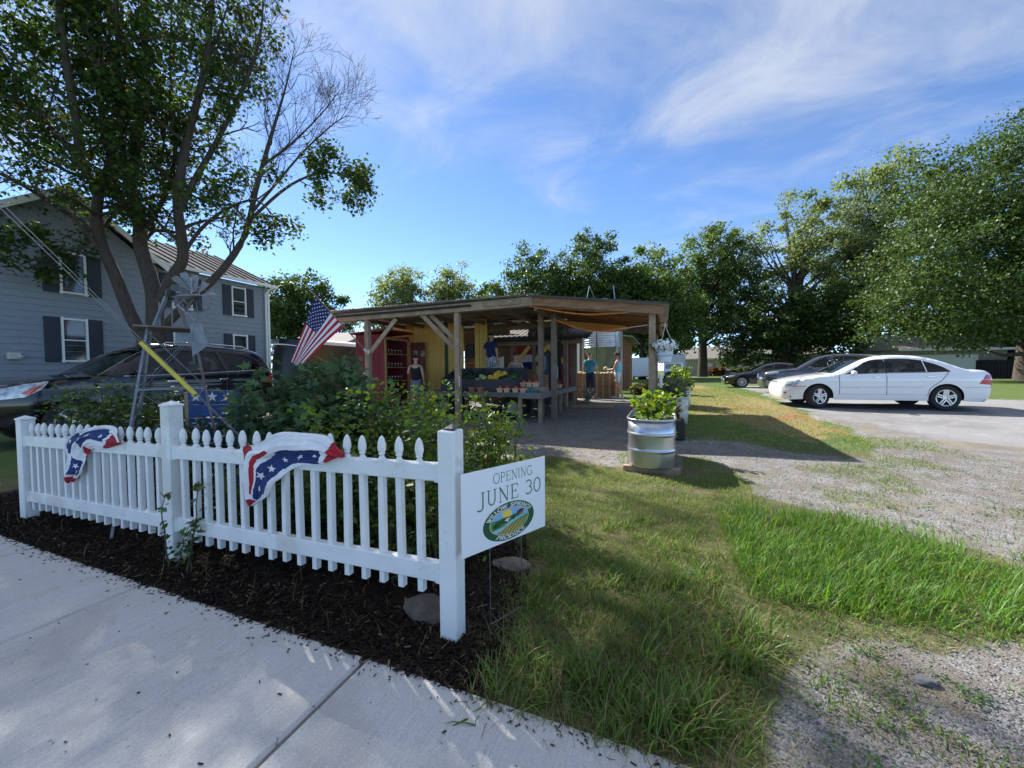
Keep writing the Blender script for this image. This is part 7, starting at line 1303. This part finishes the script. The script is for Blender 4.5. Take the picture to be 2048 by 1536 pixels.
def person(label, loc, rz, H, J, skinm, top=None, bottom=None, shoes=None, hair=None, extra=None, sleeves=True, leg_to=1., female=False, skirt=False):
    th = thing('person', label, 'person', loc, rz); k = H/1.75
    B = dict(pel=(0, 0, .95), spi=(0, .01, 1.12), che=(0, .0, 1.33), nkb=(0, -.015, 1.475), nck=(0, .0, 1.54), hd0=(0, .02, 1.60), hd1=(0, .012, 1.67), hd2=(0, 0, 1.735), nos=(0, .105, 1.645))
    for s_, n_ in ((-1, 'l'), (1, 'r')): B.update({'hip'+n_: (s_*.09, 0, .90), 'kne'+n_: (s_*.10, .02, .50), 'ank'+n_: (s_*.10, -.02, .085), 'toe'+n_: (s_*.115, .15, .035), 'sho'+n_: (s_*.175, -.01, 1.43), 'elb'+n_: (s_*.235, -.03, 1.15), 'wri'+n_: (s_*.245, .06, .92), 'ear'+n_: (s_*.078, .0, 1.65)})
    B.update(J)
    rd = dict(pel=(.15, .11), spi=(.135 if not female else .115, .10), che=(.155 if not female else .135, .11), nkb=.07, nck=.05, hd0=.06, hd1=(.078, .092), hd2=(.062, .072), nos=.014, hipl=.095, kne=.06, ank=.042, toe=.034, sho=.062, elb=.044, wri=.030, ear=.016)
    for n_ in 'lr':
        w_, e_ = Vector(B['wri'+n_]), Vector(B['elb'+n_]); d_ = (w_-e_).normalized(); B['pal'+n_] = tuple(w_+d_*.07)
        sd_ = d_.cross(Vector((0, 1, .2))).normalized(); nf_ = sd_.cross(d_)
        for f in range(4): p0 = w_+d_*.095+sd_*(.027-.018*f); ln_ = (.065, .075, .07, .055)[f]; B[f'f{f}a'+n_] = tuple(p0); B[f'f{f}b'+n_] = tuple(p0+d_*ln_*.55+nf_*.006); B[f'f{f}c'+n_] = tuple(p0+d_*ln_+nf_*.024)
        B['t0'+n_] = tuple(w_+d_*.03+sd_*.030); B['t1'+n_] = tuple(w_+d_*.065+sd_*.055+nf_*.012)
    E_ = [('pel', 'spi'), ('spi', 'che'), ('che', 'nkb'), ('nkb', 'nck'), ('nck', 'hd0'), ('hd0', 'hd1'), ('hd1', 'hd2'), ('hd0', 'nos')]
    for n_ in 'lr':
        E_ += [('pel', 'hip'+n_), ('hip'+n_, 'kne'+n_), ('kne'+n_, 'ank'+n_), ('ank'+n_, 'toe'+n_), ('che', 'sho'+n_), ('sho'+n_, 'elb'+n_), ('elb'+n_, 'wri'+n_), ('wri'+n_, 'pal'+n_), ('hd1', 'ear'+n_), ('wri'+n_, 't0'+n_), ('t0'+n_, 't1'+n_)]
        for f in range(4): E_ += [('pal'+n_, f'f{f}a'+n_), (f'f{f}a'+n_, f'f{f}b'+n_), (f'f{f}b'+n_, f'f{f}c'+n_)]
    names = list(B); ix = {n_: i for i, n_ in enumerate(names)}; key = lambda n_: rd.get(n_, rd.get(n_[:3], .0095 if n_[0] in 'ft' and n_[1].isdigit() else .03))
    def rr(n_):
        if n_[:3] == 'hip': return .092
        if n_[:3] == 'pal': return (.036, .018)
        return key(n_)
    sc = lambda p_: tuple(c_*k for c_ in p_); scr = lambda r_: tuple(c_*k for c_ in r_) if isinstance(r_, tuple) else r_*k
    skin([sc(B[n_]) for n_ in names], [(ix[a], ix[c]) for a, c in E_], [scr(rr(n_)) for n_ in names], 'body', skinm, th, ix['pel'])
    L3 = lambda a, c, f: tuple(Vector(B[a]).lerp(Vector(B[c]), f))
    if top:
        hem = tuple(Vector(B['pel'])+Vector((0, 0, -.10))); v = [hem, B['spi'], B['che'], tuple(Vector(B['nkb'])+Vector((0, 0, -.03)))]; e = [(0, 1), (1, 2), (2, 3)]; r_ = [(.185, .145), (.166 if not female else .14, .132), (.176 if not female else .148, .132), (.105, .085)]
        for n_ in 'lr':
            i0 = len(v); v += [tuple(Vector(B['sho'+n_])+Vector((0, 0, .0)))]; e += [(2, i0)]; r_ += [.074 if sleeves else .058]
            if sleeves: v += [L3('sho'+n_, 'elb'+n_, .62)]; e += [(i0, i0+1)]; r_ += [.068]
        skin([sc(p_) for p_ in v], e, [scr(x_) for x_ in r_], 'shirt' if sleeves else 'tank_top', top, th, 0)
    if bottom:
        if skirt:
            b = MB(); c_ = Vector(B['pel']); b.lathe([(.125*k, (c_.z+.10)*k), (.165*k, (c_.z-.03)*k), (.20*k, (c_.z-.25)*k), (.225*k, (c_.z-.45)*k)], 20, sy=.75); b.build('skirt', bottom, th, 180)
        else:
            v = [tuple(Vector(B['pel'])+Vector((0, 0, .15))), B['pel']]; e = [(0, 1)]; r_ = [(.155, .120), (.172, .134)]
            for n_ in 'lr':
                i0 = len(v); v += [B['hip'+n_]]; e += [(1, i0)]; r_ += [.108]
                if leg_to > 1: v += [B['kne'+n_], L3('kne'+n_, 'ank'+n_, leg_to-1)]; e += [(i0, i0+1), (i0+1, i0+2)]; r_ += [.082, .068]
                else: v += [L3('hip'+n_, 'kne'+n_, leg_to)]; e += [(i0, i0+1)]; r_ += [.10]
            skin([sc(p_) for p_ in v], e, [scr(x_) for x_ in r_], 'trousers' if leg_to > 1 else 'shorts', bottom, th, 1)
    if shoes:
        for n_ in 'lr':
            a_, t_ = Vector(B['ank'+n_]), Vector(B['toe'+n_]); skin([sc(tuple(a_+Vector((0, -.045, -.045)))), sc(tuple(a_+Vector((0, .03, -.025)))), sc(tuple(t_+Vector((0, .02, .005))))], [(0, 1), (1, 2)], [(.042*k, .045*k), (.046*k, .05*k), (.042*k, .034*k)], 'shoe', shoes, th, 0)
    if hair:
        b = MB(); c_ = Vector(B['hd1'])*k; rows = []
        for i in range(9):
            a_ = (PI*.53)*i/8; rows.append([(c_.x+.080*k*math.sin(a_)*math.cos(q), c_.y-.012*k+.10*k*math.sin(a_)*math.sin(q)-.02*k*(1-math.cos(a_))*1.0, c_.z+.02*k+.092*k*math.cos(a_)*(1 if math.cos(a_) > 0 or math.sin(q) < .35 else .1)) for q in np.linspace(0, 2*PI, 21)])
        b.grid(rows); b.build('hair', hair, th, 180)
    if extra: extra(th, B, k)
    return th
skA, skB = M('skin_tan', (.42, .24, .155), (.38, .21, .13), rough=.55, scale=8), M('skin_fair', (.52, .33, .25), (.47, .29, .21), rough=.55, scale=8)
cteal, cnavy, cw_ = M('cloth_teal', (.055, .27, .33), (.045, .22, .28), rough=.9, scale=9, bump=.006, bscale=9), M('cloth_navy', (.015, .02, .055), (.012, .016, .04), rough=.9, scale=9, bump=.006, bscale=9), M('cloth_white', (.62, .61, .62), (.54, .53, .55), rough=.9, scale=9, bump=.006, bscale=9)
person('man in teal short sleeve shirt and navy trousers standing at the melon bins', (-2.62, 14.75, g1(14.75)), R_(-8), 1.76, {'elbl': (-.25, -.01, 1.16), 'wril': (-.20, .20, 1.05), 'elbr': (.25, -.01, 1.16), 'wrir': (.20, .20, 1.05)}, skB, cteal, cnavy, cw_, M('hair_grey', (.16, .13, .11), rough=.8), leg_to=1.92)
def cap(th, B, k):
    c_ = Vector(B['hd1'])*k; b = MB(); b.lathe([(.098*k, -.005), (.097*k, .03), (.08*k, .075), (.04*k, .098), (.002, .102)], 20, (c_.x, c_.y-.005, c_.z+.03*k)); b.prism([(c_.x-.07*k, c_.y+.06*k), (c_.x+.07*k, c_.y+.06*k), (c_.x+.055*k, c_.y+.165*k), (c_.x-.055*k, c_.y+.165*k)], c_.z+.024*k, c_.z+.036*k, 'z'); b.build('cap', M('cap_dark', (.035, .025, .028), rough=.9), th, 50)
person('man in dark cap, pale blue tank top and white shorts holding a melon', (-1.62, 15.05, g1(15.05)), R_(80), 1.72, {'wril': (-.10, .36, 1.12), 'elbl': (-.22, .08, 1.14), 'wrir': (.10, .34, 1.10), 'elbr': (.22, .06, 1.14), 'kner': (.10, .10, .50), 'ankr': (.11, .12, .085), 'toer': (.12, .29, .035), 'knel': (-.10, -.06, .50), 'ankl': (-.10, -.22, .10), 'toel': (-.11, -.06, .035), 'hd1': (0, .05, 1.66), 'hd2': (0, .05, 1.73), 'hd0': (0, .045, 1.59), 'nos': (0, .135, 1.625), 'earl': (-.078, .03, 1.645), 'earr': (.078, .03, 1.645)}, skA, M('cloth_sky', (.16, .46, .58), (.13, .4, .52), rough=.9, scale=9), cw_, cw_, M('hair_dark', (.02, .015, .012), rough=.8), cap, sleeves=False, leg_to=.72)
o = dup(mp0); o.name = 'melon'; o['label'] = 'tan netted melon held in both hands by the man in white shorts'; o['group'] = ''; del o['group']; o.location = (-1.62-.46, 15.05+.09, g1(15.05)+1.14); o.scale = (1.15, 1.15, 1.15)
def bun(th, B, k): c_ = Vector(B['hd2'])*k; b = MB(); b.lathe([(.005, -.05), (.045, -.03), (.05, .0), (.04, .03), (.005, .05)], 12, (c_.x, c_.y-.06, c_.z+.02)); b.build('hair_bun', M('hair_dark', (.02, .015, .012), rough=.8), th, 180)
person('woman in black strappy top and grey denim skirt browsing the red cabinet, seen from behind', (-7.45, 10.45, g1(10.45)), R_(20), 1.78, {'wril': (-.20, .22, 1.2), 'elbl': (-.25, 0, 1.2)}, skB, M('cloth_black', (.012, .012, .016), rough=.9), M('denim_grey', (.16, .20, .28), (.12, .15, .21), rough=.9, scale=12), BLACK(), M('hair_dark', (.02, .015, .012), rough=.8), bun, sleeves=False, female=True, skirt=True)
person('child in navy shirt and patterned white shorts standing on the wagon with hand on hip', (-5.02, 11.0, DZ), R_(-20), 1.72, {'elbl': (-.36, -.06, 1.22), 'wril': (-.20, .0, 1.02), 'elbr': (.22, .02, 1.16), 'wrir': (.21, .06, .92)}, skA, M('cloth_royal', (.012, .018, .085), (.01, .014, .06), rough=.9, scale=9), M('cloth_pattern', (.5, .5, .52), (.04, .04, .05), rough=.9, scale=32, lo=.48, hi=.54), BLACK(), M('hair_dark', (.02, .015, .012), rough=.8), leg_to=.95)
def shades(th, B, k): c_ = Vector(B['hd1'])*k; b = MB(); b.box((c_.x, c_.y+.092*k, c_.z+.012*k), (.135*k, .012, .036*k), ch=.005); b.box((c_.x-.075*k, c_.y+.04*k, c_.z+.015*k), (.006, .10*k, .012)); b.box((c_.x+.075*k, c_.y+.04*k, c_.z+.015*k), (.006, .10*k, .012)); b.build('sunglasses', BLACK(), th)
person('person in sunglasses and grey tank top facing the street behind the produce bin', (-4.50, 11.75, g1(11.75)), R_(195), 1.80, {}, skB, M('cloth_grey', (.22, .22, .20), rough=.9), cnavy, BLACK(), M('hair_brown', (.06, .04, .03), rough=.8), shades, sleeves=False, leg_to=1.9)
